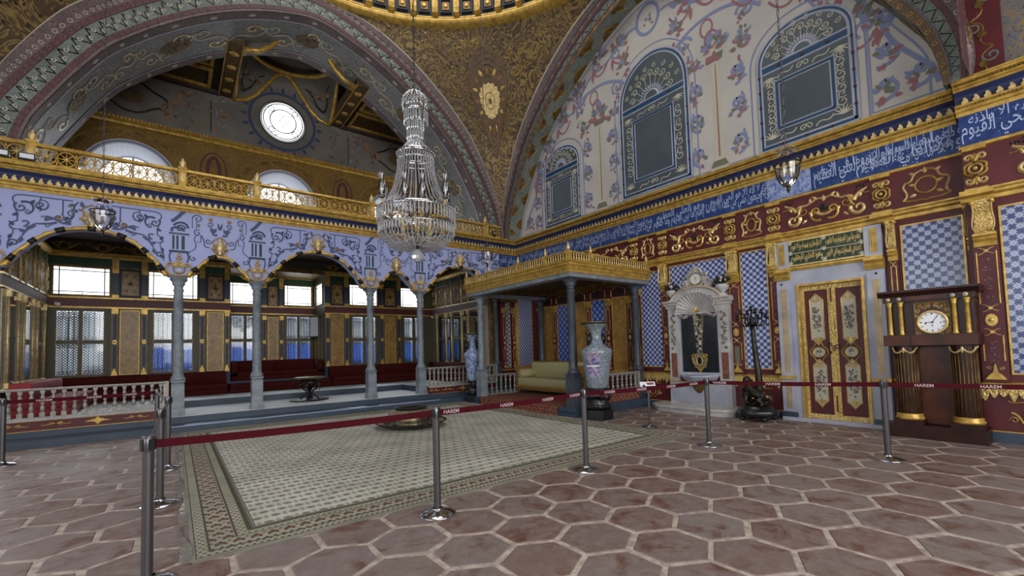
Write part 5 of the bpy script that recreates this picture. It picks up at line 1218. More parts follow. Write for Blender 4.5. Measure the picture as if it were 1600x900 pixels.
PN = [('o', .35), ('p', .12), ('w', .62), ('p', .12), ('m', .3), ('p', .12), ('w', .62), ('p', .12), ('m', .32), ('p', .12), ('w', .62), ('p', .12), ('o', .25)]
side_wall('wall_terrace_right', 8.4, -1, PN, 1); side_wall('wall_terrace_left', -2.6, 1, PN, 1)

# outside, seen through the panes
mb = MB(); mb.box(-12, 26, 24.5, 24.8, -1, 3.3, 'outside_white'); mb.box(-12, 26, 24.2, 24.5, 3.3, 3.45, 'pale_marble'); S('wall_courtyard', mb)
mb = MB()
P = []
for i in range(61):
    x = -1+.33*i; y = 24.05+.04*sin(i*1.7)+.03*sin(i*.6)
    for z, dy in ((-.9, 0), (1.1, .05), (2.05+.05*sin(i*.8), .0)): P.append((x, y+dy, z))
mb.add(P, [(i*3+j, i*3+j+1, i*3+j+4, i*3+j+3) for i in range(60) for j in range(2)]+[], 'tarp_blue', True)
mb.add([(x, y+.03, z) for x, y, z in P], [(i*3+j, i*3+j+3, i*3+j+4, i*3+j+1) for i in range(60) for j in range(2)], 'tarp_blue', True)
mb.build('tarpaulin', None, label='long blue tarpaulin along the white wall outside beyond the lattice windows', category='tarpaulin')
mb = MB(); mb.box(-14, 28, 17.8, 30, -1.1, -.9, 'outside_white'); S('floor_courtyard', mb)
# wall panels under the canopy
for a, b, m in ((10.26, 10.68, 'ochre_marble'), (9.52, 10.0, 'ring_tile'), (8.85, 9.27, 'ochre_marble'), (8.09, 8.58, 'ring_tile'), (7.40, 7.83, 'ochre_marble')):
    mb = MB(); framed(mb, FB, a, b, .86, 2.8, m); mb.poly(FB, [(a-.02, 2.86), (b+.02, 2.86), (b+.02, 3.02), ((a+b)/2+.1, 3.07), ((a+b)/2, 3.11), ((a+b)/2-.1, 3.07), (a-.02, 3.02)], 0, .02, 'maroon_dark')
    mb.ribbon(FB, [(a-.02, 2.86), (a-.02, 3.02), ((a+b)/2-.1, 3.07), ((a+b)/2, 3.11), ((a+b)/2+.1, 3.07), (b+.02, 3.02), (b+.02, 2.86)], .02, .02, .01, 'gold'); scrollpair(mb, FB, (a+b)/2, 2.95, .18, .012, .022, .006, 'bronze')
    S('tile_panel' if m == 'ring_tile' else 'ochre_panel', mb, wr)
for c in (10.8, 10.11, 9.4, 8.7, 7.96, 7.25): pilaster(FB, c, .17, wr, zc=2.62, br=False)
mb = MB(); mb.fbox(FB, 6.9, 10.9, 3.1, 3.28, 0, .08, 'gold_dark'); mb.fbox(FB, 6.9, 10.9, .79, .84, 0, .05, 'gold'); S('gilt_string_course', mb, wr)

# ------------------------------------------------------------------ doorway
mb = MB()
mb.fbox(FB, 3.3, 3.68, .0, 2.9, -.05, .06, 'pale_marble'); mb.fbox(FB, 2.02, 2.34, .0, 2.9, -.05, .06, 'pale_marble'); mb.fbox(FB, 2.34, 3.3, 2.54, 2.9, -.05, .058, 'pale_marble')
mb.fbox(FB, 2.02, 3.68, -.02, .06, -.3, .14, 'pale_marble')
for c in (3.56, 2.14):
    mb.fbox(FB, c-.11, c+.11, .16, 2.62, .06, .1, 'pale_marble'); mb.fbox(FB, c-.13, c+.13, 0, .14, .06, .13, 'slate_paint'); mb.fbox(FB, c-.13, c+.13, .78, .84, .06, .14, 'gold')
    for k in (-.05, -.025, 0, .025): mb.fbox(FB, c+k, c+k+.01, .9, 2.5, .1, .106, 'gold'); mb.fbox(FB, c+k, c+k+.01, .22, .74, .1, .106, 'gold'); mb.fbox(FB, c+k-.006, c+k+.012, 2.97, 3.38, .08, .092, 'gold')
    mb.fbox(FB, c-.12, c+.12, 2.9, 3.43, 0, .08, 'pale_marble'); mb.sweep(FB, [(0, 2.68), (.11, 2.68), (.14, 2.74), (.13, 2.78), (.17, 2.83), (.17, 2.87), (0, 2.87)], [c-.13, c+.13], 'gold')
mb.sweep(FB, [(0, 2.84), (.08, 2.84), (.1, 2.88), (.1, 2.91), (0, 2.92)], [2.02, 3.68], 'gold'); mb.fbox(FB, 2.25, 3.45, 3.41, 3.44, 0, .06, 'gold')
for p, q, r, s_ in ((2.3, 2.335, .05, 2.56), (3.3, 3.335, .05, 2.56), (2.3, 3.335, 2.53, 2.565)): mb.fbox(FB, p, q, r, s_, -.02, .085, 'gold')
for y in (2.12, 3.58): mb.disc(FB, y, 2.6, .02, .06, .11, 'black', 8)
mb.fbox(FB, 2.3, 3.35, -.05, 2.6, -.32, -.28, 'black')
d1 = S('door_1', mb)
g = MB(); g.fbox(FB, 2.27, 3.44, 2.95, 3.40, 0, .05, 'green_script_ground'); g.fbox(FB, 2.25, 3.46, 2.93, 2.955, 0, .065, 'gold_bright'); g.fbox(FB, 2.25, 3.46, 3.395, 3.42, 0, .065, 'gold_bright'); g.fbox(FB, 2.25, 2.27, 2.93, 3.42, 0, .065, 'gold'); g.fbox(FB, 3.44, 3.46, 2.93, 3.42, 0, .065, 'gold')
g.fbox(FB, 2.27, 3.44, 3.17, 3.18, .05, .06, 'cream')
for y in (2.3, 2.855, 3.41): 
    for z in (2.98, 3.175, 3.37): g.disc(FB, y, z, .03, .05, .062, 'cream', 8); g.ribbon(FB, spiral(y, z, .05, 1.2, 0, 1, 10), .012, .055, .004, 'cream')
for i, (a, b, c, d) in enumerate(((-3.4, -2.88, 3.19, 3.38), (-2.83, -2.31, 3.19, 3.38), (-3.4, -2.88, 2.975, 3.16), (-2.83, -2.31, 2.975, 3.16))):
    put_text(g, FBr, TW[(i*3+1) % 8], a, b, c, d, .056, 'gold_bright'); put_text(g, FBr, TW[(i*2+4) % 8], a+.03, b-.03, c+.02, d-.01, .054, 'gold')
S('green_inscription_panel', g, d1)
for y0, y1, kn in ((2.825, 3.31, 0), (2.325, 2.815, 1)):
    mb = MB(); n = -.06; mb.fbox(FB, y0, y1, .05, 2.53, -.13, n, 'maroon'); w = y1-y0; c = (y0+y1)/2
    for p, q, r, s_ in ((y0, y0+.055, .05, 2.53), (y1-.055, y1, .05, 2.53), (y0, y1, .05, .14), (y0, y1, 2.44, 2.53)): mb.fbox(FB, p, q, r, s_, n, n+.025, 'carved_gold')
    lf = S('door_leaf', mb, d1)
    m2 = MB(); k = .108
    for zlo, zhi in ((1.42, 2.36), (.28, 1.14)):
        P = [(c-k, zlo+.1), (c-k*.4, zlo+.05), (c, zlo-.02), (c+k*.4, zlo+.05), (c+k, zlo+.1), (c+k, zhi-.1), (c+k*.5, zhi-.04), (c, zhi+.02), (c-k*.5, zhi-.04), (c-k, zhi-.1)]
        m2.poly(FB, P, n, n+.012, 'cream'); m2.ribbon(FB, P+[P[0]], .014, n+.012, .006, 'gold'); zc = (zlo+zhi)/2
        for j in range(6): bouquet(m2, FB, c, zc-.17+j*.065, .10, n+.013, ('leaf_grey', 'rose', 'scroll_blue', 'leaf_grey'), 9)
        for z, s_ in ((zhi-.07, -1), (zlo+.07, 1)):
            for sx in (1, -1): f = Fn(lambda a, b, nn, sx=sx, s_=s_, z=z: FB.pt(c+sx*a, z+s_*b, nn)); m2.ribbon(f, spiral(.045, .03, .032, 1.2, 0, 1, 10), .014, n+.013, .01, 'gold_bright'); m2.ribbon(f, bez((0, -.05), (.06, -.05), (.05, .02), (.08, .02), 6), .014, n+.013, .01, 'gold_bright')
            m2.poly(FB, [(c-.03, z), (c, z-.04), (c+.03, z), (c, z+.1*s_)], n+.013, n+.02, 'gold')
    m2.poly(FB, [(c+.115*cos(t)*(1+.15*cos(4*t)), 1.28+.16*sin(t)*(1+.2*cos(4*t))) for t in [2*pi*i/32 for i in range(32)]], n, n+.01, 'maroon_dark'); m2.ribbon(FB, [(c+.125*cos(t)*(1+.15*cos(4*t)), 1.28+.18*sin(t)*(1+.2*cos(4*t))) for t in [2*pi*i/32 for i in range(33)]], .018, n+.01, .008, 'gold')
    m2.disc(FB, c, 1.28, .095, n+.01, n+.02, 'cream', 20, .085); m2.ribbon(FB, arc(c, 1.28, .1, 0, 2*pi, 20, .09), .014, n+.02, .006, 'gold'); bouquet(m2, FB, c, 1.27, .07, n+.021, ('leaf_grey', 'scroll_blue', 'leaf_grey'), 14)
    S('painted_panel', m2, lf)
mb = MB(); mb.fbox(FB, 2.795, 2.845, .05, 2.53, -.06, -.015, 'carved_gold'); mb.fbox(FB, 2.81, 2.83, .2, .5, -.015, -.008, 'maroon'); mb.fbox(FB, 2.81, 2.83, 2.2, 2.45, -.015, -.008, 'maroon')
mb.fbox(FB, 2.80, 2.84, 1.3, 1.4, -.015, .005, 'red_marble'); mb.tube([FB.pt(2.76+.035*cos(t), 1.38+.035*sin(t), .0) for t in [2*pi*i/12 for i in range(13)]], .007, 6, 'black'); mb.tube([FB.pt(2.88+.03*cos(t), 1.42+.03*sin(t), -.02) for t in [2*pi*i/12 for i in range(13)]], .006, 6, 'black')
mb.fbox(FB, 2.865, 2.885, 1.25, 1.3, -.03, -.02, 'black'); S('door_lock', mb, d1)

# ------------------------------------------------------------------ columns
def column(x, y, z0, zp, zt, label, m='grey_marble', r=.1, hb=.115, cat='column', group=None, plinth=True):
    t = empty('marble_column', (x, y, z0), label, cat, group)
    mb = MB(); mb.taper((x, y), hb+.02, hb+.012, z0, z0+.16, m); mb.taper((x, y), hb, hb, z0+.16, zp-.08, m); mb.taper((x, y), hb, hb-.02, zp-.08, zp-.03, m); mb.taper((x, y), hb+.012, hb+.012, zp-.03, zp, m)
    mb.build('pedestal', t)
    mb = MB(); mb.lathe([(0, zp), (r+.03, zp), (r+.04, zp+.03), (r+.03, zp+.055), (r+.012, zp+.06), (r+.02, zp+.09), (r, zp+.11), (r*.99, zp+.13), (r*.84, zt-.32), (r*.98, zt-.3), (r*.98, zt-.27), (r*.84, zt-.26), (r*.84, zt-.2)], (x, y, 0), 20, m); mb.build('shaft', t)
    mb = MB(); mb.lathe([(r*.84, zt-.2), (r*1.15, zt-.15), (r*1.05, zt-.12), (r*1.5, zt-.06), (r*1.6, zt-.04)], (x, y, 0), 16, m, wob=lambda a, i: 1+.07*cos(8*a)*(i > 0)); mb.taper((x, y), r*1.35, r*1.6, zt-.05, zt, m); mb.build('capital', t)
    return t
AL = ['grey marble arcade column beside the end post of the left railing', 'grey marble arcade column standing just left of the small bronze brazier', 'slim grey marble column between brazier and right hand railing', 'grey marble column at the left end of the right hand white railing', 'dark marble arcade column closest to the tiled right wall']
for i, x in enumerate(CX[1:]):
    column(x, 12.06, .26 if i < 4 else .42, 1.02, 3.28, AL[i], 'dark_marble' if i == 4 else 'grey_marble', group='columns of the arcade')
column(6.95, 6.88, 0, .93, 3.03, 'dark marble canopy column rising in front of the yellow sofa', 'dark_marble', r=.1, hb=.125, group='columns of the gilt canopy')
column(6.95, 10.5, 0, .93, 3.03, 'grey marble canopy column hiding part of the blue and white vase', 'grey_marble', r=.095, hb=.115, group='columns of the gilt canopy')
column(9.28, 6.93, .2, .9, 3.03, 'dark marble canopy column against the wall right of the tall coloured vase', 'dark_marble', r=.095, hb=.1, group='columns of the gilt canopy')
column(9.28, 10.55, .2, .9, 3.03, 'dark marble canopy column at the far left against the tiled wall', 'dark_marble', r=.095, hb=.1, group='columns of the gilt canopy')

# ------------------------------------------------------------------ railings
def baluster(mb, x, y, z0, z1, m, k=1.0):
    h = z1-z0; mb.taper((x, y), .036*k, .036*k, z0, z0+h*.17, m); mb.taper((x, y), .03*k, .03*k, z1-h*.1, z1, m)
    mb.lathe([(.02, .17), (.018, .2), (.034, .27), (.036, .33), (.02, .42), (.015, .46), (.03, .49), (.03, .52), (.015, .55), (.024, .62), (.034, .70), (.03, .76), (.016, .82), (.026, .86), (.022, .9)], (x, y, 0), 10, m) if False else mb.lathe([(r*k, z0+h*t) for r, t in ((.02, .17), (.018, .2), (.034, .27), (.036, .33), (.02, .42), (.015, .46), (.032, .49), (.032, .52), (.015, .55), (.024, .62), (.034, .70), (.03, .76), (.016, .82), (.028, .86), (.022, .9))], (x, y, 0), 10, m)
def railing(p0, p1, z0, z1, n, label, m='silver_wood', ends=(True, True), group=None, panel=None):
    dx, dy = p1[0]-p0[0], p1[1]-p0[1]; L = hypot(dx, dy); fr = Fr((p0[0], p0[1], 0), (dx/L, dy/L, 0), (0, 0, 1), (dy/L, -dx/L, 0))
    t = empty('railing', ((p0[0]+p1[0])/2, (p0[1]+p1[1])/2, z0), label, 'railing', group)
    mb = MB(); mb.sweep(fr, [(-.05, z1-.02), (-.06, z1), (-.05, z1+.025), (.05, z1+.025), (.06, z1), (.05, z1-.02), (-.05, z1-.02)], [0, L], m); mb.build('handrail', t)
    mb = MB(); mb.fbox(fr, 0, L, z0, z0+.03, -.05, .05, m); mb.build('bottom_rail', t)
    if panel: mb = MB(); mb.fbox(fr, 0, L, z0-.2, z0, -.03, .03, panel); mb.build('base_panel', t)
    for e, u in zip(ends, (0, L)):
        if e: mb = MB(); mb.fbox(fr, u-.045, u+.045, z0, z1+.03, -.045, .045, m); mb.build('end_post', t)
    for i in range(n):
        u = L*(i+.6)/(n+.2); mb = MB(); c = fr.pt(u, 0); baluster(mb, c[0], c[1], z0+.03, z1-.02, m); mb.build('baluster', t)
    return t
railing((-2.75, 11.95), (-.12, 11.95), .46, 1.0, 18, 'silvery turned railing at the left, in front of the bright red sofa', ends=(False, True), group='railings of the terrace')
railing((5.97, 11.95), (8.46, 11.95), .46, 1.0, 17, 'silvery turned railing right of the arcade, in front of the red sofa', ends=(False, True), group='railings of the terrace')
railing((7.1, 10.62), (9.15, 10.62), .2, .76, 12, 'silvery turned railing beside the left arm of the yellow sofa', ends=(False, True), group='railings of the canopy')
railing((7.1, 6.86), (9.16, 6.86), .40, .84, 12, 'silvery turned railing right of the tall coloured vase', ends=(True, True), group='railings of the canopy', panel='red_carpet')

# gilt gallery railing above the arcade
t = empty('gallery_railing', (3, 11.87, 5.21), 'gilt openwork railing of wheels running above the blue arcade wall', 'railing'); FG = Fr((0, 11.87, 0), (1, 0, 0), (0, 0, 1), (0, -1, 0))
mb = MB(); mb.sweep(FG, [(-.05, 5.58), (-.06, 5.6), (-.05, 5.635), (.05, 5.635), (.06, 5.6), (.05, 5.58)], [-5.2, 8.72], 'gold'); 
for i in range(230): mb.fbox(FG, -5.15+i*.06, -5.12+i*.06, 5.635, 5.65, -.02, .03, 'gold')
mb.build('top_rail', t)
mb = MB(); mb.fbox(FG, -5.2, 8.72, 5.215, 5.27, -.05, .05, 'gold'); mb.build('bottom_rail', t)
GP = [-4.9, -2.15, .13, 1.56, 4.34, 5.85, 8.15]
for x in GP:
    mb = MB(); mb.fbox(FG, x-.065, x+.065, 5.215, 5.66, -.065, .065, 'gold'); mb.fbox(FG, x-.08, x+.08, 5.64, 5.68, -.08, .08, 'gold'); mb.poly(FG, [(x-.045, 5.44), (x, 5.3), (x+.045, 5.44), (x, 5.58)], .065, .075, 'gold_bright'); pst = mb.build('post', t)
    mb = MB(); mb.lathe([(0, 5.68), (.03, 5.68), (.025, 5.7), (.06, 5.74), (.065, 5.79), (.04, 5.83), (.02, 5.85), (.025, 5.87), (0, 5.9)], FG.pt(x, 0, 0), 12, 'gold_bright'); mb.build('finial', pst)
for a, b in zip(GP, GP[1:]+[8.72]):
    a += .065; b -= .065 if b in GP else 0; n = max(1, round((b-a)/.272)); d = (b-a)/n
    for i in range(n):
        c = a+(i+.5)*d; mb = MB(); R_2 = min(.135, d*.47)
        mb.tube([FG.pt(c+R_2*cos(q), 5.425+.14*sin(q), 0) for q in [2*pi*j/20 for j in range(21)]], .013, 5, 'gold', False)
        for j in range(8): q = pi*j/4; mb.tube([FG.pt(c, 5.425, 0), FG.pt(c+R_2*cos(q), 5.425+.14*sin(q), 0)], [.013, .008], 5, 'gold')
        mb.ball(FG.pt(c, 5.425, 0), .025, 'gold_bright', 8)
        for z in (5.32, 5.52): mb.ball(FG.pt(c+d/2, z, 0), .018, 'gold', 6, 2.2)
        mb.build('wheel_panel', t)
# floodlights and camera heads on the cornice
def flood(x, z, label, w=.2):
    t = empty('floodlight', (x, 11.78, z), label, 'floodlight', 'floodlights on the cornice'); mb = MB(); mb.box(x-w/2, x+w/2, 11.70, 11.76, z+.04, z+.16, 'flood_grey'); mb.box(x-w/2+.02, x+w/2-.02, 11.695, 11.702, z+.06, z+.14, 'white_enamel'); mb.build('lamp_head', t)
    mb = MB(); mb.tube([(x-w/2-.01, 11.74, z+.1), (x-w/2-.01, 11.76, z), (x+w/2+.01, 11.76, z), (x+w/2+.01, 11.74, z+.1)], .008, 5, 'black_plastic'); mb.build('bracket', t)
flood(-2.18, 5.215, 'grey floodlight sitting below the leftmost gilt railing post', .22); flood(-2.5, 5.215, 'dark floodlight at the far left end of the gilt cornice', .2)
def spot(x, y, z, label):
    t = empty('spotlight', (x, y, z), label, 'spotlight'); mb = MB(); mb.tube([(x, y, z), (x, y, z+.05)], .03, 8, 'black_plastic'); mb.build('base', t); mb = MB(); mb.tube([(x, y, z+.05), (x-.03, y-.1, z+.16)], [.05, .065], 12, 'steel'); mb.build('lamp_head', t)
spot(8.42, 11.78, 5.215, 'small spotlight on the cornice at the right end of the gilt railing')
mb = MB(); mb.tube([(-2.45, 16.12, 3.02), (-2.35, 15.95, 2.98)], .045, 10, 'white_enamel'); c_ = mb.build('security_camera', None, label='small white security camera in the far left terrace corner', category='camera'); mb = MB(); mb.tube([(-2.5, 16.2, 3.08), (-2.44, 16.1, 3.05)], .02, 8, 'steel'); mb.build('wall_mount', c_)
mb = MB(); mb.tube([(8.3, 16.1, 2.92), (8.25, 15.95, 2.86)], .04, 10, 'white_enamel'); c_ = mb.build('security_camera', None, label='small white security camera in the far right terrace corner', category='camera'); mb = MB(); mb.tube([(8.34, 16.19, 2.98), (8.3, 16.1, 2.93)], .02, 8, 'steel'); mb.build('wall_mount', c_)

# ------------------------------------------------------------------ gilt canopy over the sofa
t = empty('canopy', (8.1, 8.66, 3.0), 'gilt flat canopy with a small railing above the yellow sofa', 'canopy')
X0c, Y0c, Y1c = 6.68, 6.64, 10.72
def ring(mb, prof, m):
    # profile (outward offset, z) swept round the three free sides
    for fr, a, b in ((Fr((X0c, 0, 0), (0, 1, 0), (0, 0, 1), (-1, 0, 0)), Y0c, Y1c), (Fr((0, Y0c, 0), (1, 0, 0), (0, 0, 1), (0, -1, 0)), X0c, 9.5), (Fr((0, Y1c, 0), (1, 0, 0), (0, 0, 1), (0, 1, 0)), X0c, 9.5)):
        k = len(prof); P = []
        for s_, u in ((0, a), (1, b)):
            for n, v in prof:
                uu = u + ((-n if s_ == 0 else n) if fr.U.y else (-n if s_ == 0 else 0)); P.append(fr.pt(uu, v, n))
        mb.add(P, [(j, j+1, k+j+1, k+j) for j in range(k-1)], m)
mb = MB(); ring(mb, [(.0, 3.02), (.0, 3.1), (.02, 3.11), (.02, 3.115)], 'grey_marble'); mb.box(X0c+.006, X0c+.25, Y0c+.006, Y1c-.006, 3.022, 3.12, 'grey_marble'); mb.box(X0c+.25, 9.5, Y0c+.006, Y0c+.25, 3.022, 3.12, 'grey_marble'); mb.box(X0c+.25, 9.5, Y1c-.25, Y1c-.006, 3.022, 3.12, 'grey_marble'); mb.build('marble_architrave', t)
mb = MB(); ring(mb, [(.02, 3.11), (.03, 3.14), (.025, 3.17), (.05, 3.19), (.05, 3.215), (.035, 3.22), (.06, 3.25), (.09, 3.27), (.09, 3.3), (.07, 3.305), (.1, 3.33), (.11, 3.35), (.0, 3.36)], 'gold'); mb.box(X0c, 9.5, Y0c, Y1c, 3.34, 3.36, 'gold_dark'); mb.build('gilt_cornice', t)
mb = MB(); mb.box(X0c+.2, 9.45, Y0c+.2, Y1c-.2, 3.24, 3.26, 'lunette_paint')
for (a, b, c, d) in ((X0c+.25, 9.4, Y0c+.25, Y0c+.4), (X0c+.25, 9.4, Y1c-.4, Y1c-.25), (X0c+.25, X0c+.4, Y0c+.25, Y1c-.25), (9.25, 9.4, Y0c+.25, Y1c-.25)): mb.box(a, b, c, d, 3.14, 3.24, 'gold_dark')
mb.build('painted_ceiling', t)
mb = MB(); ring(mb, [(.06, 3.36), (.06, 3.385), (.02, 3.385)], 'gold'); ring(mb, [(.02, 3.52), (.06, 3.52), (.07, 3.54), (.05, 3.56), (.0, 3.56)], 'gold'); ring(mb, [(.02, 3.36), (.02, 3.54)], 'gold_dark'); mb.build('small_railing', t)
for (fr, a, b, n) in ((Fr((X0c-.04, 0, 0), (0, 1, 0), (0, 0, 1), (-1, 0, 0)), Y0c, Y1c, 52), (Fr((0, Y0c-.04, 0), (1, 0, 0), (0, 0, 1), (0, -1, 0)), X0c, 9.5, 36)):
    mb = MB()
    for i in range(n): u = a+(b-a)*(i+.5)/n; mb.lathe([(.012, 3.385), (.02, 3.42), (.008, 3.46), (.018, 3.5), (.012, 3.52)], fr.pt(u, 0, 0), 6, 'gold_bright')
    o = mb.build('gilt_balusters', t); o['kind'] = 'stuff'
for x, y, big in ((X0c-.02, Y0c-.02, 1), (X0c-.02, 7.35, 0), (X0c-.02, 8.35, 0), (X0c-.02, 9.6, 0), (X0c-.02, 10.2, 0), (X0c-.02, Y1c, 0), (7.35, Y0c-.02, 0), (9.38, Y0c-.02, 0)):
    mb = MB(); mb.taper((x, y), .05, .05, 3.36, 3.57, 'gold'); k = 1.25 if big else 1; mb.lathe([(0, 3.57), (.02, 3.57), (.035*k, 3.61), (.038*k, 3.64), (.02, 3.68), (.022, 3.7), (.008, 3.74*1.0), (0, 3.77)], (x, y, 0), 10, 'gold_bright'); mb.build('finial_post', t)
mb = MB(); mb.box(6.8, 9.5, 6.72, 10.7, -.02, .2, 'slate_paint'); mb.box(6.78, 6.8, 6.72, 10.7, .095, .105, 'navy_dark'); S('floor_canopy_platform', mb)
mb = MB(); mb.box(6.765, 9.0, 7.24, 10.3, .2, .212, 'red_carpet'); mb.box(6.755, 6.77, 7.24, 10.3, .0, .212, 'red_carpet'); mb.build('oriental_carpet', None, label='red patterned carpet covering the platform and step under the canopy', category='carpet')

# sofa
t = empty('sofa', (8.55, 9.45, .212), 'long gilt sofa upholstered in pale yellow striped brocade', 'sofa'); a, b = 8.22, 10.55
mb = MB(); mb.box(8.2, 8.98, a, b, .30, .42, 'gilt_carving'); mb.box(8.19, 8.2, a, b, .40, .425, 'gold'); mb.box(8.18, 8.2, a, b, .30, .32, 'gold_dark'); mb.build('seat_rail', t)
for x in (8.26, 8.9):
    for y in (a+.08, b-.08): mb = MB(); mb.lathe([(0, .212), (.03, .212), (.045, .24), (.05, .27), (.035, .3)], (x, y, 0), 10, 'gold_dark'); mb.build('leg', t)
mb = MB(); mb.cush(8.22, 8.85, a+.06, b-.06, .42, .66, 'gold_brocade', .06, -.04); mb.build('seat_cushion', t)
mb = MB(); mb.cush(8.8, 8.96, a+.04, b-.04, .6, 1.09, 'gold_brocade', .03); mb.build('backrest', t)
mb = MB(); mb.box(8.84, 8.98, a, b, 1.085, 1.12, 'gilt_carving'); mb.build('back_rail', t)
for y0, y1 in ((a, a+.05), (b-.05, b)):
    mb = MB(); fr = Fr((0, (y0+y1)/2, 0), (1, 0, 0), (0, 0, 1), (0, 1, 0)); mb.poly(fr, [(8.2, .42), (8.95, .42), (8.95, 1.05), (8.7, 1.0), (8.35, .98), (8.22, .98), (8.17, .93), (8.18, .86), (8.23, .8), (8.2, .6)], -.03, .03, 'gilt_carving'); mb.ribbon(fr, spiral(8.22, .92, .05, 1.3, 0, 1, 12), .02, .03 if y1 > 9 else -.03, .01, 'gold'); mb.build('arm_frame', t)
for y in (a+.14, b-.14): mb = MB(); mb.tube([(8.26, y, .77), (8.3, y, .77), (8.78, y, .77), (8.82, y, .77)], [.1, .135, .135, .1], 16, 'gold_brocade'); mb.build('bolster', t)

# ------------------------------------------------------------------ porcelain vases
def vase(x, y, label, bm, zs, k=1.0, panel=True, mouth='brass_dull', name='floor_vase'):
    t = empty(name, (x, y, zs), label, 'vase')
    P = [(0, 0), (.2, 0), (.225, .02), (.24, .2), (.28, .5), (.315, .68), (.33, .76), (.31, .81), (.22, .86), (.15, .92), (.115, 1.05), (.12, 1.18), (.16, 1.25), (.2, 1.29), (.24, 1.31), (.25, 1.33), (.235, 1.335), (.15, 1.25), (.1, 1.1)]
    mb = MB(); mb.lathe([(r*k, zs+z) for r, z in P], (x, y, 0), 36, bm); mb.build('body', t)
    mb = MB(); mb.lathe([(r*k, zs+z) for r, z in ((.2, 1.31), (.28, 1.335), (.31, 1.36), (.32, 1.37), (.31, 1.38), (.2, 1.345))], (x, y, 0), 36, mouth, wob=lambda a, i: 1+.03*cos(12*a)); mb.build('mouth_rim', t)
    for a in (-.35, 2.8):
        mb = MB(); ca, sa = cos(a), sin(a); c = (x+.16*ca, y+.16*sa); mb.ball((c[0], c[1], zs+1.02), .09, 'bronze', 10, 1.2, .75, .75); mb.tube([(x+.12*ca, y+.12*sa, zs+1.14), (x+.21*ca, y+.21*sa, zs+1.08), (x+.2*ca, y+.2*sa, zs+.95), (x+.16*ca, y+.16*sa, zs+.9)], .025, 6, 'bronze'); mb.build('lion_handle', t)
    return t
def on_vase(x, y, zs, k, a0, wdt):      # curved frame on the belly
    R = lambda z: .005+k*(.24+(.28-.24)*(z-.2)/.3 if z < .5 else .28+(.33-.28)*(z-.5)/.26)
    return Fn(lambda u, v, n: (x+(R(v)+n)*cos(a0+u/.3), y+(R(v)+n)*sin(a0+u/.3), zs+v))
v1 = vase(7.06, 6.3, 'tall green and pink porcelain vase with figure scenes on a black stand', 'famille_porcelain', .64)
f = on_vase(7.06, 6.3, .64, 1.0, atan2(-6.3, -7.0)-.1, .3); mb = MB()
for z0, z1 in ((.24, .46), (.5, .72)):
    for i in range(8): u0, u1 = -.2+i*.035, -.2+(i+1)*.035; mb.flat(f, [(u0, z0), (u1, z0), (u1, z1), (u0, z1)], .003, 'scene_panel')
mb.ribbon(f, [(-.2+i*.04, .47) for i in range(8)], .03, .005, 0, 'white_enamel'); mb.build('painted_scene', v1)
def stand(x, y, h, label, m='ebony', k=1.0, base=.2):
    t = empty('vase_stand', (x, y, 0), label, 'stand'); mb = MB()
    mb.lathe([(0, 0), (.3*k, 0), (.3*k, base), (.27*k, base+.01), (0, base+.01)], (x, y, 0), 6, m, False); mb.build('plinth', t)
    mb = MB(); mb.lathe([(.2*k, base), (.27*k, base+.05), (.28*k, base+.1), (.2*k, base+.14), (.24*k, base+.18), (.2*k, base+.22), (.12*k, base+.26), (.0, base+.26)], (x, y, 0), 24, m, wob=lambda a, i: 1+.08*cos(6*a+i)); mb.build('lotus_base', t)
    for i in range(5):
        a = 2*pi*i/5+.4; ca, sa = cos(a), sin(a); mb = MB(); mb.tube([(x+.2*k*ca, y+.2*k*sa, base+.2), (x+.26*k*ca, y+.26*k*sa, base+.28), (x+.14*k*ca, y+.14*k*sa, h-.1), (x+.2*k*ca, y+.2*k*sa, h-.03)], [.03, .035, .03, .025], 6, m); mb.ball((x+.25*k*ca, y+.25*k*sa, base+.28), .045, m, 8); mb.build('carved_leg', t)
    mb = MB(); mb.lathe([(0, h-.04), (.22*k, h-.04), (.25*k, h-.02), (.24*k, h), (0, h)], (x, y, 0), 24, m); mb.build('top', t); return t
stand(7.06, 6.3, .64, 'black carved wooden stand under the tall green and pink vase')
vase(6.99, 11.02, 'tall blue and white porcelain vase behind the canopy column', 'blue_porcelain', .62, .8)
stand(6.99, 11.02, .62, 'dark carved stand under the blue and white vase', k=.78)
# ------------------------------------------------------------------ rug
mb = MB(); nx, ny = 40, 44
P = [(.1+(6.62)*i/nx+(.03*sin(j*.5) if i in (0, nx) else 0)+.02*sin(j*1.3)*(i == 0), 4.06+7.16*j/ny, .012+.003*sin(i*1.1+j*.7)) for i in range(nx+1) for j in range(ny+1)]
mb.add(P, [(i*(ny+1)+j, (i+1)*(ny+1)+j, (i+1)*(ny+1)+j+1, i*(ny+1)+j+1) for i in range(nx) for j in range(ny)], 'rug_weave', True)
mb.box(.12, 6.70, 4.065, 11.2, .0, .008, 'rug_weave')
rug = mb.build('rug', None, label='huge pale oriental rug with small rows of motifs on the stone floor', category='rug')
mb = MB()
for i in range(420):
    y = 4.07+7.1*i/420+random.uniform(-.006, .006); L = random.uniform(.03, .085); d = random.uniform(-.03, .03)
    mb.tube([(.1+.03*sin(i/9.5), y, .012), (.1-L*.5, y+d*.4, .01), (.1-L, y+d, .006)], [.004, .003, .002], 3, 'plaster_grey', False)
mb.build('fringe', rug)

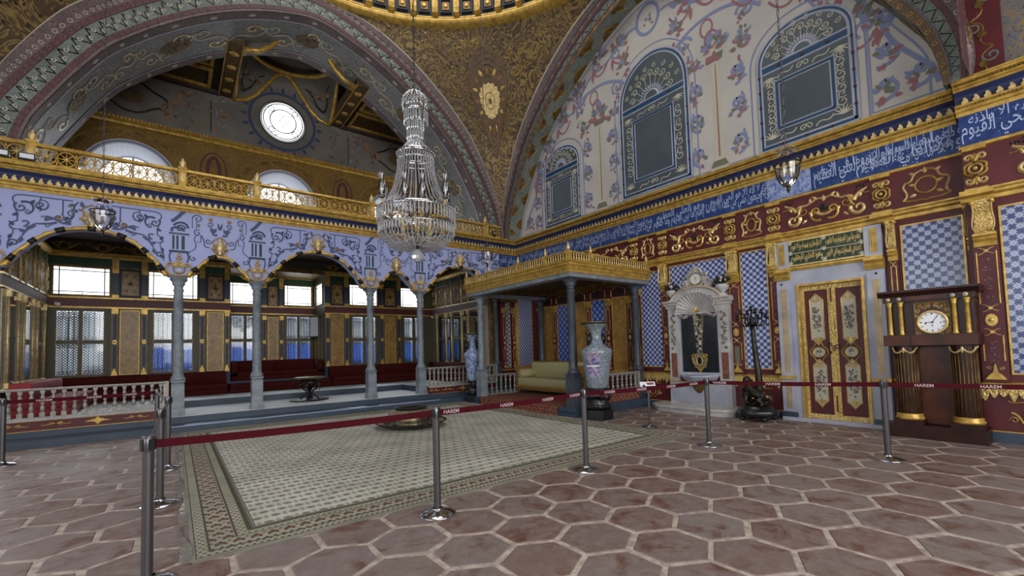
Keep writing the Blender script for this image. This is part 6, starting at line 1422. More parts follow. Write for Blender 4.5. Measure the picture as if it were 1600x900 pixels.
# ------------------------------------------------------------------ brass brazier tray on the rug
t = empty('brass_brazier', (3.8, 8.35, .016), 'low round dull brass brazier with fluted skirt on a wide lobed tray, on the rug', 'brazier'); x, y = 3.8, 8.35
mb = MB(); mb.lathe([(0, .016), (.46, .016), (.5, .03), (.62, .09), (.68, .12), (.7, .13), (.69, .14), (.6, .115), (.5, .07), (.0, .06)], (x, y, 0), 72, 'bronze', wob=lambda a, i: 1+.022*abs(cos(12*a))); mb.build('tray', t)
mb = MB()
for i in range(24): a = 2*pi*i/24; mb.tube([(x+.48*cos(a), y+.48*sin(a), .07), (x+.68*cos(a), y+.68*sin(a), .145)], .01, 5, 'brass_dull')
mb.build('tray_ribs', t)
mb = MB(); mb.lathe([(0, .06), (.33, .06), (.34, .1), (.29, .13), (.28, .27), (.3, .29), (.0, .29)], (x, y, 0), 40, 'brass_dull'); mb.build('drum', t)
mb = MB(); mb.lathe([(.27, .37), (.34, .355), (.4, .325), (.45, .29), (.445, .28), (.38, .30), (.28, .31)], (x, y, 0), 96, 'brass_light', wob=lambda a, i: 1+.025*abs(sin(16*a))); mb.build('fluted_skirt', t)
mb = MB(); mb.lathe([(.29, .36), (.31, .385), (.33, .40), (.325, .41), (.27, .395), (.2, .36), (0, .35)], (x, y, 0), 48, 'bronze'); mb.build('bowl', t)

# ------------------------------------------------------------------ standing brazier on the terrace step
x, y, z = 2.95, 12.95, .264; t = empty('standing_brazier', (x, y, z), 'small dark bronze brazier with curved legs on an oval tray, on the white terrace carpet', 'brazier')
mb = MB(); mb.lathe([(0, z), (.42, z), (.47, z+.015), (.5, z+.035), (.49, z+.04), (0, z+.03)], (x, y, 0), 48, 'bronze', wob=lambda a, i: 1+.02*cos(16*a), sq=.8); mb.build('base_tray', t)
for i in range(4):
    a = pi/4+i*pi/2+.3; ca, sa = cos(a), sin(a)
    mb = MB(); mb.tube([(x+r*ca, y+r*sa, z+h) for r, h in ((.2, .04), (.24, .06), (.16, .12), (.06, .2), (.1, .28), (.2, .33), (.24, .4), (.2, .5), (.12, .56))], [.02, .025, .022, .028, .025, .022, .03, .026, .02], 7, 'bronze'); mb.ball((x+.24*ca, y+.24*sa, z+.42), .05, 'bronze', 8, 1.6); mb.tube([(x+.26*ca, y+.26*sa, z+.4), (x+.26*ca, y+.26*sa, z+.25)], [.012, .004], 5, 'bronze'); mb.build('leg', t)
mb = MB(); mb.lathe([(0, z+.03), (.03, z+.05), (.04, z+.2), (.03, z+.3), (.1, z+.36), (.2, z+.45), (.22, z+.54), (.0, z+.56)], (x, y, 0), 20, 'bronze'); mb.build('bowl', t)
mb = MB(); mb.lathe([(.1, z+.55), (.26, z+.58), (.36, z+.62), (.38, z+.63), (.34, z+.64), (.2, z+.63), (0, z+.66)], (x, y, 0), 32, 'brass_dull', wob=lambda a, i: 1+.1*abs(cos(4*a))*(i > 1)); mb.build('lobed_rim', t)

# ------------------------------------------------------------------ divans
def divan(x0, x1, y0, y1, z, hs, back, label, group='red divans of the terrace', m='divan_brocade', nb=2, seat2=True, dep=.16):
    t = empty('divan', ((x0+x1)/2, (y0+y1)/2, z), label, 'divan', group); h = hs/2
    mb = MB(); mb.cush(x0, x1, y0, y1, z, z+h, m, .03); mb.build('base_mattress', t)
    mb = MB(); mb.cush(x0, x1, y0-.02 if back in 'n' else y0, y1, z+h, z+hs, m, .04, -.02); mb.build('seat_mattress', t)
    for i in range(nb):
        if back == 'n': a, b = x0+(x1-x0)*i/nb, x0+(x1-x0)*(i+1)/nb; mb = MB(); mb.cush(a+.005, b-.005, y1-dep, y1, z+hs-.02, z+hs+.34, m, .04); mb.build('back_cushion', t)
        if back in 'we': a, b = y0+(y1-y0)*i/nb, y0+(y1-y0)*(i+1)/nb; q = (x0, x0+dep) if back == 'w' else (x1-dep, x1); mb = MB(); mb.cush(q[0], q[1], a+.005, b-.005, z+hs-.02, z+hs+.34, m, .04); mb.build('back_cushion', t)
    return t
Z = .43
divan(-2.45, 1.28, 15.5, 16.07, Z, .32, 'n', 'long dark red divan below the two windows at the left')
divan(1.33, 4.22, 15.5, 16.07, Z, .26, '', 'low backless red divan in front of the raised window bay', nb=0)
divan(4.27, 7.6, 15.5, 16.07, Z, .32, 'n', 'long dark red divan below the two windows at the right', nb=3)
divan(7.65, 8.28, 12.35, 16.07, Z, .32, 'e', 'red divan along the mirrored wall behind the right railing', nb=3)
divan(-2.47, -1.6, 12.4, 15.42, Z, .34, 'w', 'bright red covered divan along the left wall behind the railing', m='red_bright', nb=3, dep=.3)
b_ = divan(1.46, 4.14, 16.3, 17.1, .75, .28, 'n', 'raised dark red divan with arms inside the window bay', nb=2)
for x0, x1 in ((1.44, 1.6), (4.0, 4.16)): mb = MB(); mb.cush(x0, x1, 16.28, 17.1, .76, 1.34, 'divan_brocade', .04); mb.build('arm', b_)

# ------------------------------------------------------------------ belt barrier
BT = letters('HAREM', .01)
def post(x, y, label, k=1.0, base=True):
    t = empty('barrier_post', (x, y, 0), label, 'barrier post', 'belt barrier posts')
    mb = MB(); mb.lathe([(0, 0), (.165, 0), (.17, .006), (.165, .012), (.12, .03), (.06, .042), (.045, .05), (.045, .06)], (x, y, 0), 40, 'steel_bright'); mb.build('base', t)
    mb = MB(); mb.lathe([(.033, .05), (.033, .9)], (x, y, 0), 24, 'steel'); mb.build('pole', t)
    mb = MB(); mb.lathe([(.0345, .87), (.0345, .885), (.0365, .89), (.0365, .965), (.034, .97), (.036, .975), (.036, .985), (0, .987)], (x, y, 0), 24, 'steel')
    for i in range(4): a = i*pi/2+.45; f = Fr((x, y, 0), (-sin(a), cos(a), 0), (0, 0, 1), (cos(a), sin(a), 0)); mb.fbox(f, -.014, .014, .89, .965, .03, .042, 'black_plastic')
    mb.build('belt_head', t); return t
def belt(p, a, b, txt, par, sag=.012, pale=None, off=0.0):
    dx, dy = b[0]-a[0], b[1]-a[1]; L = hypot(dx, dy); ux, uy = dx/L, dy/L; z = lambda u: .90-4*sag*(u/L)*(1-u/L); m = pale or 'belt_red'
    side = 1 if (-uy*(0-a[0])+ux*(0-a[1])) < 0 else -1        # the side that faces the visitors
    f = Fn(lambda u, v, n: (a[0]+ux*u+side*uy*n*1.0, a[1]+uy*u-side*ux*n*1.0, z(u)+v)); mb = MB(); us = [.04+(L-.08)*i/14 for i in range(15)]
    for n in (-.0012, .0012): mb.add([f.pt(u, v, n) for u in us for v in (0, .056)], [(2*i, 2*i+1, 2*i+3, 2*i+2) for i in range(14)], m)
    mb.add([f.pt(u, v, n) for u in us for v in (0, .056) for n in (-.0012, .0012)], [(4*i+k, 4*i+k+1, 4*i+k+5, 4*i+k+4) for i in range(14) for k in (0, 2)], m)
    bo = mb.build('belt', par)
    if txt:
        tm = MB(); flip = f.pt(.1, 0)
        # text runs left to right for a viewer at the camera
        left_first = (atan2(a[0], a[1]) < atan2(b[0], b[1]))
        for u in txt:
            g = (lambda q, v, n, u=u: f.pt(u+q if left_first else u-q, v, n)); put_text(tm, Fn(lambda q, v, n: g(q, v, n)), BT, -.085, .085, .010, .046, .0022, 'belt_text'); put_text(tm, Fn(lambda q, v, n: g(q, v, n)), BT, -.085, .085, .010, .046, -.0022, 'belt_text')
        tm.build('belt_lettering', bo)
PQ = {'F': (-.13, 3.9), 'A': (1.95, 3.74), 'B': (4.01, 3.81), 'C': (6.29, 3.49), 'D': (7.06, 1.60), 'E': (7.9, -.55), 'L2': (-.1, 5.93), 'L3': (-.05, 7.75), 'L4': (-.22, 9.9), 'L5': (-2.0, 9.83), 'L6': (-4.1, 9.6)}
LB = {'F': 'steel barrier post closest to the viewer, left of the rug corner', 'A': 'steel barrier post on the tiles in front of the round brazier', 'B': 'steel barrier post in front of the tall coloured vase', 'C': 'steel barrier post in front of the marble wall fountain', 'D': 'steel barrier post in front of the gilt double door',
 'E': 'rightmost steel barrier post, past the mahogany clock cabinet', 'L2': 'second steel barrier post along the left edge of the rug', 'L3': 'third steel barrier post along the left edge of the rug', 'L4': 'rearmost steel barrier post in the row left of the rug', 'L5': 'steel barrier post at the far left in front of the railing', 'L6': 'leftmost steel barrier post, beside the outer end of the left railing'}
PO = {k: post(*PQ[k], LB[k]) for k in PQ}
belt(0, PQ['F'], PQ['A'], None, PO['F'])
belt(0, PQ['A'], PQ['B'], [.17, .85, 1.45, 1.9], PO['A'])
belt(0, PQ['B'], PQ['C'], [.42, .98, 1.55, 2.02], PO['B'])
belt(0, PQ['C'], PQ['D'], [.18, .85, 1.42], PO['C'])
belt(0, PQ['D'], PQ['E'], [.38, .95, 1.5, 2.0], PO['D'])
belt(0, PQ['F'], PQ['L2'], None, PO['L2'], pale='plaster_grey'); belt(0, PQ['L2'], PQ['L3'], None, PO['L3'], pale='plaster_grey'); belt(0, PQ['L3'], PQ['L4'], None, PO['L4'], pale='plaster_grey')
belt(0, PQ['L5'], PQ['L4'], [.42, .98, 1.42], PO['L5']); belt(0, PQ['L6'], PQ['L5'], None, PO['L6'], pale='plaster_grey')

# information stand
x, y = 6.98, 5.0; t = empty('sign_stand', (x, y, 0), 'small grey stand with a tilted white sign near the wall fountain', 'sign stand')
mb = MB(); mb.lathe([(0, 0), (.14, 0), (.14, .012), (.03, .03), (.03, .05)], (x, y, 0), 28, 'steel'); mb.build('base', t)
mb = MB(); mb.lathe([(.024, .03), (.024, .70)], (x, y, 0), 16, 'steel'); mb.build('pole', t)
q = radians(-32); fs2 = Fr((x-.04, y, .70), (cos(q), sin(q), 0), (-sin(q)*.75*-1*-1*.9, cos(q)*.68, .74), (sin(q)*.6, -cos(q)*.6, .8)); fs2 = Fr((x-.03, y-.02, .70), (.80, -.60, 0), (.36, .48, .80), (-.48, -.64, .60))
mb = MB(); mb.fbox(fs2, -.13, .15, 0, .15, -.004, .004, 'white_enamel'); sp = mb.build('sign_plate', t)
mb = MB(); mb.fbox(fs2, -.01, .13, .105, .13, .004, .006, 'red_bright'); mb.fbox(fs2, .0, .12, .085, .1, .004, .006, 'belt_red'); mb.poly(fs2, [(-.1, .06), (-.06, .03), (-.04, .05), (-.05, .09), (-.08, .08)], .004, .006, 'navy_dark')
for i in range(5): mb.fbox(fs2, -.03+.034*i, -.006+.034*i, .03, .055, .004, .006, 'black')
mb.build('printed_marks', sp)

# ------------------------------------------------------------------ marble wall fountain
t = empty('wall_fountain', (9.3, 5.33, 0), 'white and black marble wall fountain with shell and gilt cartouche between tile panels', 'fountain'); c = 5.33; FF = Fr((9.47, 0, 0), (0, 1, 0), (0, 0, 1), (-1, 0, 0))
mb = MB()
mb.poly(Fr((0, 0, 0), (1, 0, 0), (0, 1, 0), (0, 0, 1)), [(9.5, 6.3), (9.0, 6.3), (8.86, 6.12), (8.8, 5.7), (8.8, 4.95), (8.86, 4.6), (9.0, 4.42), (9.5, 4.42)], 0, .10, 'white_marble'); mb.poly(Fr((0, 0, 0), (1, 0, 0), (0, 1, 0), (0, 0, 1)), [(9.5, 6.34), (8.98, 6.34), (8.82, 6.14), (8.76, 5.7), (8.76, 4.95), (8.82, 4.58), (8.98, 4.38), (9.5, 4.38)], .10, .15, 'white_marble'); mb.build('step', t)
mb = MB(); mb.fbox(FF, c-.72, c+.72, .14, .66, 0, .16, 'white_marble'); mb.fbox(FF, c-.66, c+.66, .2, .6, .16, .175, 'pale_marble'); mb.fbox(FF, c-.74, c+.74, .64, .66, 0, .17, 'gold'); mb.build('base_block', t)
mb = MB(); mb.fbox(FF, c-.48, c+.48, .66, 2.3, 0, .05, 'black_marble'); mb.build('black_slab', t)
for s_ in (1, -1):
    f = sub(FF, c, 0, 1, s_); mb = MB(); mb.fbox(f, .47, .72, .66, 2.42, 0, .13, 'white_marble'); mb.fbox(f, .44, .48, .78, 2.3, 0, .09, 'pale_marble'); mb.fbox(f, .53, .67, .74, 1.3, .13, .14, 'red_marble')
    for i in range(10): mb.ribbon(f, spiral(.6+.03*(-1)**i, 1.42+i*.085, .04, 1.2, i, 1 if i % 2 else -1, 10), .02, .13, .015, 'brass_light'); leaf(mb, f, .6, 1.4+i*.085, .07, .035, i*1.3, .13, .015, 'leaf_grey')
    mb.fbox(f, .45, .75, 2.34, 2.4, 0, .17, 'white_marble'); mb.sweep(f, [(0, 2.4), (.2, 2.4), (.22, 2.45), (.26, 2.48), (.26, 2.51), (0, 2.51)], [.43, .78], 'white_marble'); mb.fbox(f, .43, .78, 2.4, 2.41, .19, .205, 'gold'); mb.build('jamb', t)
    b_ = MB(); p = f.pt(.6, 2.51, .1); b_.lathe([(0, 0), (.09, 0), (.1, .03), (.05, .06), (.05, .09), (.12, .15), (.14, .22), (.12, .26), (.0, .27)], p, 16, 'white_marble'); ur = b_.build('urn', t)
    b_ = MB()
    for i in range(26): a = random.uniform(0, 2*pi); r = random.uniform(0, .15); b_.ball((p.x-.02+r*.6*cos(a), p.y+r*sin(a), p.z+.27+random.uniform(-.04, .16)), random.uniform(.025, .045), random.choice(('bronze', 'brass_light', 'white_marble', 'bronze')), 6)
    for i in range(9): leaf(b_, Fr(p, (0, 1, 0), (0, 0, 1), (-1, 0, 0)), 0, .28, .2, .06, .2+i*.33, .05, .03, 'bronze')
    b_.build('flower_bunch', ur)
mb = MB()                               # arched pediment over the shell
ap = [(c+.62*cos(a), 2.42+.36*sin(a)) for a in [pi*i/20 for i in range(21)]]; ip = [(c+.5*cos(a), 2.36+.28*sin(a)) for a in [pi*i/20 for i in range(21)]]
for i in range(20): mb.poly(FF, [ap[i], ap[i+1], ip[i+1], ip[i]], 0, .18, 'white_marble')
mb.ribbon(FF, ap, .07, .18, .04, 'white_marble'); mb.ribbon(FF, [(x*1.0, z+.03) for x, z in ap], .02, .2, .01, 'gold'); mb.poly(FF, ip+[(c-.5, 2.3), (c+.5, 2.3)], 0, .04, 'pale_marble'); mb.build('pediment', t)
mb = MB()                               # scallop shell
N2 = 17; rows = []
for i in range(N2*4+1):
    a = pi*(.02+.96*i/(N2*4)); w = abs(sin(pi*i/4)); row = []
    for j in range(7): r = .05+(.43+.03*w)*j/6; row.append(FF.pt(c+r*cos(a), 2.2+r*.92*sin(a)*1.0-(.05*(j/6) if abs(cos(a)) > .9 else 0), .06+.16*(j/6)**1.2*(1-.25*w)))
    rows.append(row)
mb.add([p for r in rows for p in r], [(i*7+j, i*7+j+1, i*7+j+8, i*7+j+7) for i in range(N2*4) for j in range(6)], 'white_marble', True)
mb.tube([r[6] for r in rows], .014, 5, 'white_marble')
for s_ in (1, -1): mb.ribbon(sub(FF, c, 0, 1, s_), bez((.0, 2.2), (.12, 2.12), (.2, 2.24), (.3, 2.14), 8)+bez((.3, 2.14), (.4, 2.08), (.46, 2.18), (.48, 2.24), 6), .09, .06, .08, 'white_marble')
for i in range(7): leaf(mb, FF, c, 2.2, .12, .03, pi/2+(i-3)*.3, .2, .02, 'gold')
mb.build('scallop_shell', t)
mb = MB()                               # crest
cr_ = [(-.3, 2.74), (-.36, 2.86), (-.28, 2.9), (-.22, 3.0), (-.26, 3.1), (-.14, 3.12), (-.06, 3.22), (0, 3.27), (.06, 3.22), (.14, 3.12), (.26, 3.1), (.22, 3.0), (.28, 2.9), (.36, 2.86), (.3, 2.74), (0, 2.8)]
mb.poly(FF, [(c+x, z) for x, z in cr_], .0, .08, 'white_marble')
for s_ in (1, -1):
    f = sub(FF, c, 0, 1, s_)
    for P_2, w in ((bez((.12, 2.78), (.3, 2.76), (.16, 2.95), (.3, 2.94), 10), .05), (spiral(.26, 2.88, .07, 1.3, 0, 1, 12), .03), (bez((.05, 3.2), (.16, 3.16), (.12, 3.06), (.24, 3.06), 8), .04), (spiral(.2, 3.06, .05, 1.2, 0, 1, 10), .025), (bez((.3, 2.76), (.4, 2.8), (.42, 2.88), (.36, 2.92), 8), .03)): mb.ribbon(f, P_2, w, .08, .04, 'white_marble')
    for x, z, a in ((.15, 2.82, .3), (.2, 3.0, .9), (.08, 3.14, 1.4)): leaf(mb, f, x, z, .1, .05, a, .09, .03, 'brass_light')
mb.disc(FF, c, 2.97, .13, .08, .1, 'soft_white', 20, .12); mb.ribbon(FF, arc(c, 2.97, .145, 0, 2*pi, 24, .135), .035, .09, .03, 'brass_light'); mb.poly(FF, [(c-.03, 2.93), (c+.03, 2.93), (c+.02, 2.99), (c, 3.03), (c-.02, 2.99)], .1, .105, 'gold_bright'); mb.build('crest_cartouche', t)
mb = MB()                               # carved pendant
for i in range(16):
    z = 2.16-i*.055; w = .13-.005*i
    for k in range(3): mb.ball(FF.pt(c+random.uniform(-w, w)*.8, z, .09), random.uniform(.03, .045), ('brass_light', 'white_marble', 'bronze')[(i+k) % 3], 6)
    leaf(mb, FF, c-w*.4, z, w*.9, .04, random.uniform(0, 3), .1, .04, 'brass_light')
mb.poly(FF, [(c-.13, 2.2), (c+.13, 2.2), (c+.05, 1.3), (c-.05, 1.3)], .05, .08, 'brass_light'); mb.build('carved_pendant', t)
mb = MB(); mb.poly(FF, [(c+.17*sin(a)*(1+.1*cos(5*a)), 1.12+.19*cos(a)*(1+.15*cos(3*a))) for a in [2*pi*i/28 for i in range(28)]], .05, .08, 'brass_light')
for s_ in (1, -1): f = sub(FF, c, 1.12, 1, s_); mb.ribbon(f, spiral(.13, .1, .055, 1.2, 0, 1, 12), .03, .08, .03, 'gold'); mb.ribbon(f, bez((.05, -.1), (.2, -.08), (.14, .04), (.18, .06), 8), .03, .08, .03, 'gold'); mb.ribbon(f, bez((.0, -.24), (.05, -.18), (.06, -.14), (.12, -.12), 6), .03, .07, .02, 'gold')
mb.disc(FF, c, 1.12, .05, .08, .1, 'black_marble', 14, .08); mb.ribbon(FF, arc(c, 1.12, .065, 0, 2*pi, 18, .095), .025, .09, .02, 'gold_bright'); mb.poly(FF, [(c-.04, .95), (c+.04, .95), (c, .84)], .05, .09, 'gold'); leaf(mb, FF, c, 1.3, .1, .05, pi/2, .08, .03, 'gold'); mb.build('heart_cartouche', t)
mb = MB(); mb.lathe([(0, .44), (.06, .46), (.16, .56), (.3, .66), (.4, .72), (.43, .76), (.45, .78), (.45, .81), (.4, .81), (.3, .72), (0, .66)], (9.45, c, 0), 28, 'pale_marble', wob=lambda a, i: 1+.03*cos(10*a), a0=pi/2, a1=3*pi/2); mb.fbox(FF, c-.52, c+.52, .8, .86, 0, .12, 'pale_marble'); bs = mb.build('basin', t)
mb = MB(); mb.lathe([(0, .2), (.03, .22), (.05, .28), (.03, .32), (.08, .36), (.13, .44), (.2, .56), (.24, .62)], (9.4, c, 0), 16, 'gold_dark', a0=pi/2, a1=3*pi/2); mb.build('gilt_stem', bs)

# ------------------------------------------------------------------ bronze candelabrum
x, y = 8.98, 3.97; t = empty('candelabrum', (x, y, 0), 'tall dark bronze candelabrum with an animal group on its base, left of the gilt door', 'candelabrum')
mb = MB(); mb.lathe([(0, .1), (.34, .1), (.36, .13), (.36, .2), (.33, .22), (.28, .23), (.27, .27), (.22, .29), (0, .29)], (x, y, 0), 32, 'ebony', wob=lambda a, i: 1+.05*cos(4*a+.6)*(i < 5)); mb.build('base', t)
for i in range(4): a = pi/4+i*pi/2; mb = MB(); mb.ball((x+.29*cos(a), y+.29*sin(a), .05), .06, 'ebony', 8, .8); mb.tube([(x+.29*cos(a), y+.29*sin(a), .06), (x+.22*cos(a), y+.22*sin(a), .12)], .04, 6, 'ebony'); mb.build('paw_foot', t)
mb = MB(); random.seed(3)
for i in range(30): a = random.uniform(0, 2*pi); r = random.uniform(.08, .2); mb.ball((x+r*cos(a), y+r*sin(a), .3+random.uniform(0, .08)), random.uniform(.03, .06), 'bronze', 6, .7)
mb.build('rocky_ground', t)
mb = MB()                               # crouching lion: body, neck, head, legs
def skinchain(pts, rs): mb.tube(pts, rs, 10, 'bronze')
skinchain([(x-.1, y-.2, .42), (x-.1, y-.1, .48), (x-.09, y+.02, .53), (x-.07, y+.1, .62), (x-.07, y+.13, .72)], [.07, .095, .1, .09, .06])
mb.ball((x-.09, y+.13, .78), .07, 'bronze', 10, .9, 1.2, 1); mb.ball((x-.16, y+.13, .76), .035, 'bronze', 8); mb.ball((x-.06, y+.13, .72), .1, 'bronze', 10, .9)
for dy, s_ in ((.09, -1), (.13, 1)): skinchain([(x-.1+.05*s_, y+dy, .56), (x-.14+.07*s_, y+dy+.03, .42), (x-.17+.07*s_, y+dy, .32)], [.045, .035, .03])
for s_ in (-1, 1): skinchain([(x-.1+.06*s_, y-.17, .46), (x-.14+.08*s_, y-.1, .4), (x-.12+.08*s_, y-.2, .33), (x-.18+.08*s_, y-.16, .31)], [.06, .05, .035, .03])
skinchain([(x-.08, y-.24, .42), (x-.02, y-.3, .38), (x+.04, y-.26, .46), (x+.02, y-.24, .54)], [.02, .015, .015, .02]); mb.ball((x-.14, y-.24, .47), .045, 'brass_dull', 8)
mb.build('lion_figure', t)
mb = MB(); skinchain([(x+.06, y+.18, .36), (x+.02, y+.24, .44), (x-.02, y+.22, .54)], [.07, .06, .035]); mb.ball((x-.04, y+.23, .58), .04, 'bronze', 8); mb.build('smaller_figure', t)
mb = MB(); pts = [(x, y-.02, .3), (x+.01, y-.05, .5), (x-.01, y-.06, .7), (x+.01, y-.05, .9), (x, y-.03, 1.1), (x+.015, y-.01, 1.3), (x, y+.0, 1.5), (x+.01, y+.01, 1.7), (x, y+.02, 1.84)]; mb.tube(pts, [.075, .07, .065, .06, .055, .05, .045, .042, .04], 9, 'bronze'); mb.build('trunk_stem', t)
mb = MB(); mb.lathe([(0, 1.8), (.05, 1.82), (.07, 1.86), (.04, 1.92), (.05, 1.96), (.03, 2.0), (0, 2.0)], (x, y+.02, 0), 12, 'bronze'); mb.build('hub', t)
for i in range(9):
    a = 2*pi*i/8; R = .27 if i % 2 == 0 else .19; zt = 2.0 if i % 2 == 0 else 2.1
    if i == 8: R = .0; zt = 2.16
    ca, sa = cos(a), sin(a); mb = MB()
    if R: mb.tube([(x+r*ca, y+.02+r*sa, z) for r, z in ((.03, 1.9), (R*.4, 1.82), (R*.8, 1.82), (R, 1.9), (R, zt-.05))], [.018, .015, .014, .013, .012], 6, 'bronze')
    else: mb.tube([(x, y+.02, 1.98), (x, y+.02, zt-.04)], .015, 6, 'bronze')
    mb.lathe([(0, zt-.05), (.02, zt-.05), (.045, zt-.03), (.05, zt-.02), (.02, zt-.015), (.022, zt+.0), (.03, zt+.03), (.034, zt+.05), (0, zt+.05)], (x+R*ca, y+.02+R*sa, 0), 10, 'bronze'); mb.build('candle_arm', t)

# ------------------------------------------------------------------ organ clock
t = empty('clock_cabinet', (9.04, 1.44, 0), 'tall mahogany clock cabinet with fluted columns and white dial', 'clock'); FCk = Fr((8.85, 0, 0), (0, 1, 0), (0, 0, 1), (-1, 0, 0)); y0, y1 = .93, 1.94
mb = MB(); mb.box(8.80, 9.22, y0-.02, y1+.02, 0, .2, 'mahogany'); mb.build('plinth', t)
mb = MB(); mb.box(9.05, 9.22, y0+.05, y1-.05, .2, 2.1, 'mahogany'); mb.fbox(FCk, 1.24, 1.64, .22, 1.36, -.19, -.15, 'mahogany_red'); mb.build('back_case', t)
for c in (1.73, 1.10):
    mb = MB(); mb.box(8.80, 9.08, c-.17, c+.17, .2, .27, 'mahogany'); mb.lathe([(0, .27), (.165, .27), (.17, .30), (.15, .32), (.155, .345), (.14, .36)], (8.95, c, 0), 32, 'gold'); ba = mb.build('column_base', t)
    mb = MB(); mb.lathe([(.135, .36), (.135, 1.38)], (8.95, c, 0), 64, 'mahogany', wob=lambda a, i: 1-.05*(cos(20*a) > 0)); cl = mb.build('fluted_column', t)
    mb = MB()
    for i in range(20):
        a = 2*pi*(i+.0)/20; mb.tube([(8.95+.131*cos(a), c+.131*sin(a), .37), (8.95+.131*cos(a), c+.131*sin(a), 1.26)], .0075, 4, 'gold_dark')
    mb.build('gilt_flutes', cl)
    mb = MB(); fq = Fn(lambda u, v, n, c=c: (8.95-(.14+n)*cos(u/.14), c+(.14+n)*sin(u/.14), v))
    for s_ in (1, -1): mb.ribbon(sub(fq, 0, 0, 1, s_), bez((0, 1.33), (.07, 1.24), (.12, 1.26), (.17, 1.35), 10), .028, 0, .015, 'gold_bright'); mb.disc(fq, s_*.17, 1.35, .018, 0, .02, 'gold_bright', 8)
    leaf(mb, fq, 0, 1.36, .1, .04, -pi/2, .0, .02, 'gold_bright'); mb.build('gilt_garland', cl)
mb = MB(); mb.box(8.80, 9.22, y0-.01, y1+.01, 1.38, 1.54, 'mahogany'); mb.fbox(FCk, y0, 1.62, 1.385, 1.535, .045, .07, 'mahogany_red'); mb.fbox(FCk, 1.64, y1, 1.385, 1.535, .045, .06, 'mahogany_red'); mb.build('entablature', t)
mb = MB(); mb.box(8.90, 9.22, y0+.02, y1-.02, 1.54, 2.12, 'mahogany'); mb.fbox(FCk, 1.2, 1.58, 1.55, 2.05, -.06, -.03, 'mahogany_red'); mb.build('clock_case', t)
for c in (1.865, 1.735, 1.15, 1.02):
    mb = MB(); fc = FCk.pt(c, 0, .0); mb.lathe([(0, 1.54), (.03, 1.54), (.034, 1.56), (.026, 1.575), (.027, 1.6), (.022, 1.97), (.03, 1.98), (.026, 1.99), (.036, 2.03), (.04, 2.045), (0, 2.045)], (fc.x, c, 0), 16, 'gold', wob=lambda a, i: 1+.06*cos(8*a)); mb.build('gilt_column', t)
    mb = MB(); mb.ball(FCk.pt(c, 2.09, .05), .022, 'pale_marble', 10); mb.disc(FCk, c, 2.09, .028, .04, .05, 'gold', 12); mb.build('rosette', t)
mb = MB(); mb.box(8.84, 9.24, y0+.0, y1-.0, 2.045, 2.13, 'mahogany'); mb.sweep(FCk, [(-.38, 2.13), (.05, 2.13), (.07, 2.16), (.09, 2.19), (.09, 2.22), (-.38, 2.22)], [y0-.05, y1+.05], 'mahogany'); mb.fbox(FCk, y0+.28, y1-.28, 2.06, 2.12, .01, .025, 'mahogany_red'); mb.build('cornice', t)
mb = MB(); cc, cz = 1.39, 1.72
for sx in (1, -1):
    for sz, zz in ((1, .17), (-1, -.15)):
        f = Fn(lambda a, b, n, sx=sx, sz=sz: FCk.pt(cc+sx*a, cz+sz*b, n-.03))
        mb.ribbon(f, [(.0, .29 if sz > 0 else .22), (.19, .29 if sz > 0 else .22), (.19, .0)], .016, 0, .012, 'gold')
        for px_, pz, r in ((.15, .18, .035), (.09, .22, .03), (.04, .24, .025), (.165, .1, .025)): mb.ribbon(f, spiral(px_, pz*(1 if sz > 0 else .85), r, 1.3, px_*30, 1, 10), .014, 0, .012, 'gold_bright')
        if sz > 0:
            for px_, pz, r in ((.05, .27, .03), (.13, .25, .03)): mb.ribbon(f, spiral(px_, pz, r, 1.3, 0, -1, 10), .014, 0, .012, 'gold')
mb.build('gilt_filigree', t)
mb = MB(); mb.lathe([(.14, .0), (.145, .03), (.165, .035), (.175, .02), (.175, -.02)], (0, 0, 0), 40, 'gold_bright', fr=Fr(FCk.pt(cc, cz, -.02), (0, 1, 0), (0, 0, 1), (-1, 0, 0))); mb.build('bezel', t)
mb = MB(); mb.disc(FCk, cc, cz, .145, -.03, -.005, 'white_enamel', 40); dl = mb.build('dial', t)
mb = MB()
for i in range(12):
    a = 2*pi*i/12; nn = Fr(FCk.pt(cc, cz, -.004), (0, -cos(a), -sin(a)), (0, -sin(a), cos(a)), (-1, 0, 0)); mb.fbox(nn, -.004 if i % 3 else -.007, .004 if i % 3 else .007, .115, .135, 0, .001, 'black')
def hand(a, L, w): nn = Fr(FCk.pt(cc, cz, .0), (0, -cos(a), -sin(a)), (0, -sin(a), cos(a)), (-1, 0, 0)); mb.poly(nn, [(-w, -.02), (w, -.02), (w*.6, L*.7), (w*1.8, L*.78), (0, L), (-w*1.8, L*.78), (-w*.6, L*.7)], .0, .002, 'black')
hand(radians(34), .115, .004); hand(radians(-94), .085, .005); mb.disc(FCk, cc, cz, .01, .0, .004, 'black', 10)
for dy, dz in ((-.09, -.01), (.0, -.05), (.075, -.02)): mb.disc(FCk, cc+dy, cz+dz, .009, -.004, -.002, 'black', 10)
mb.build('clock_hands', dl)

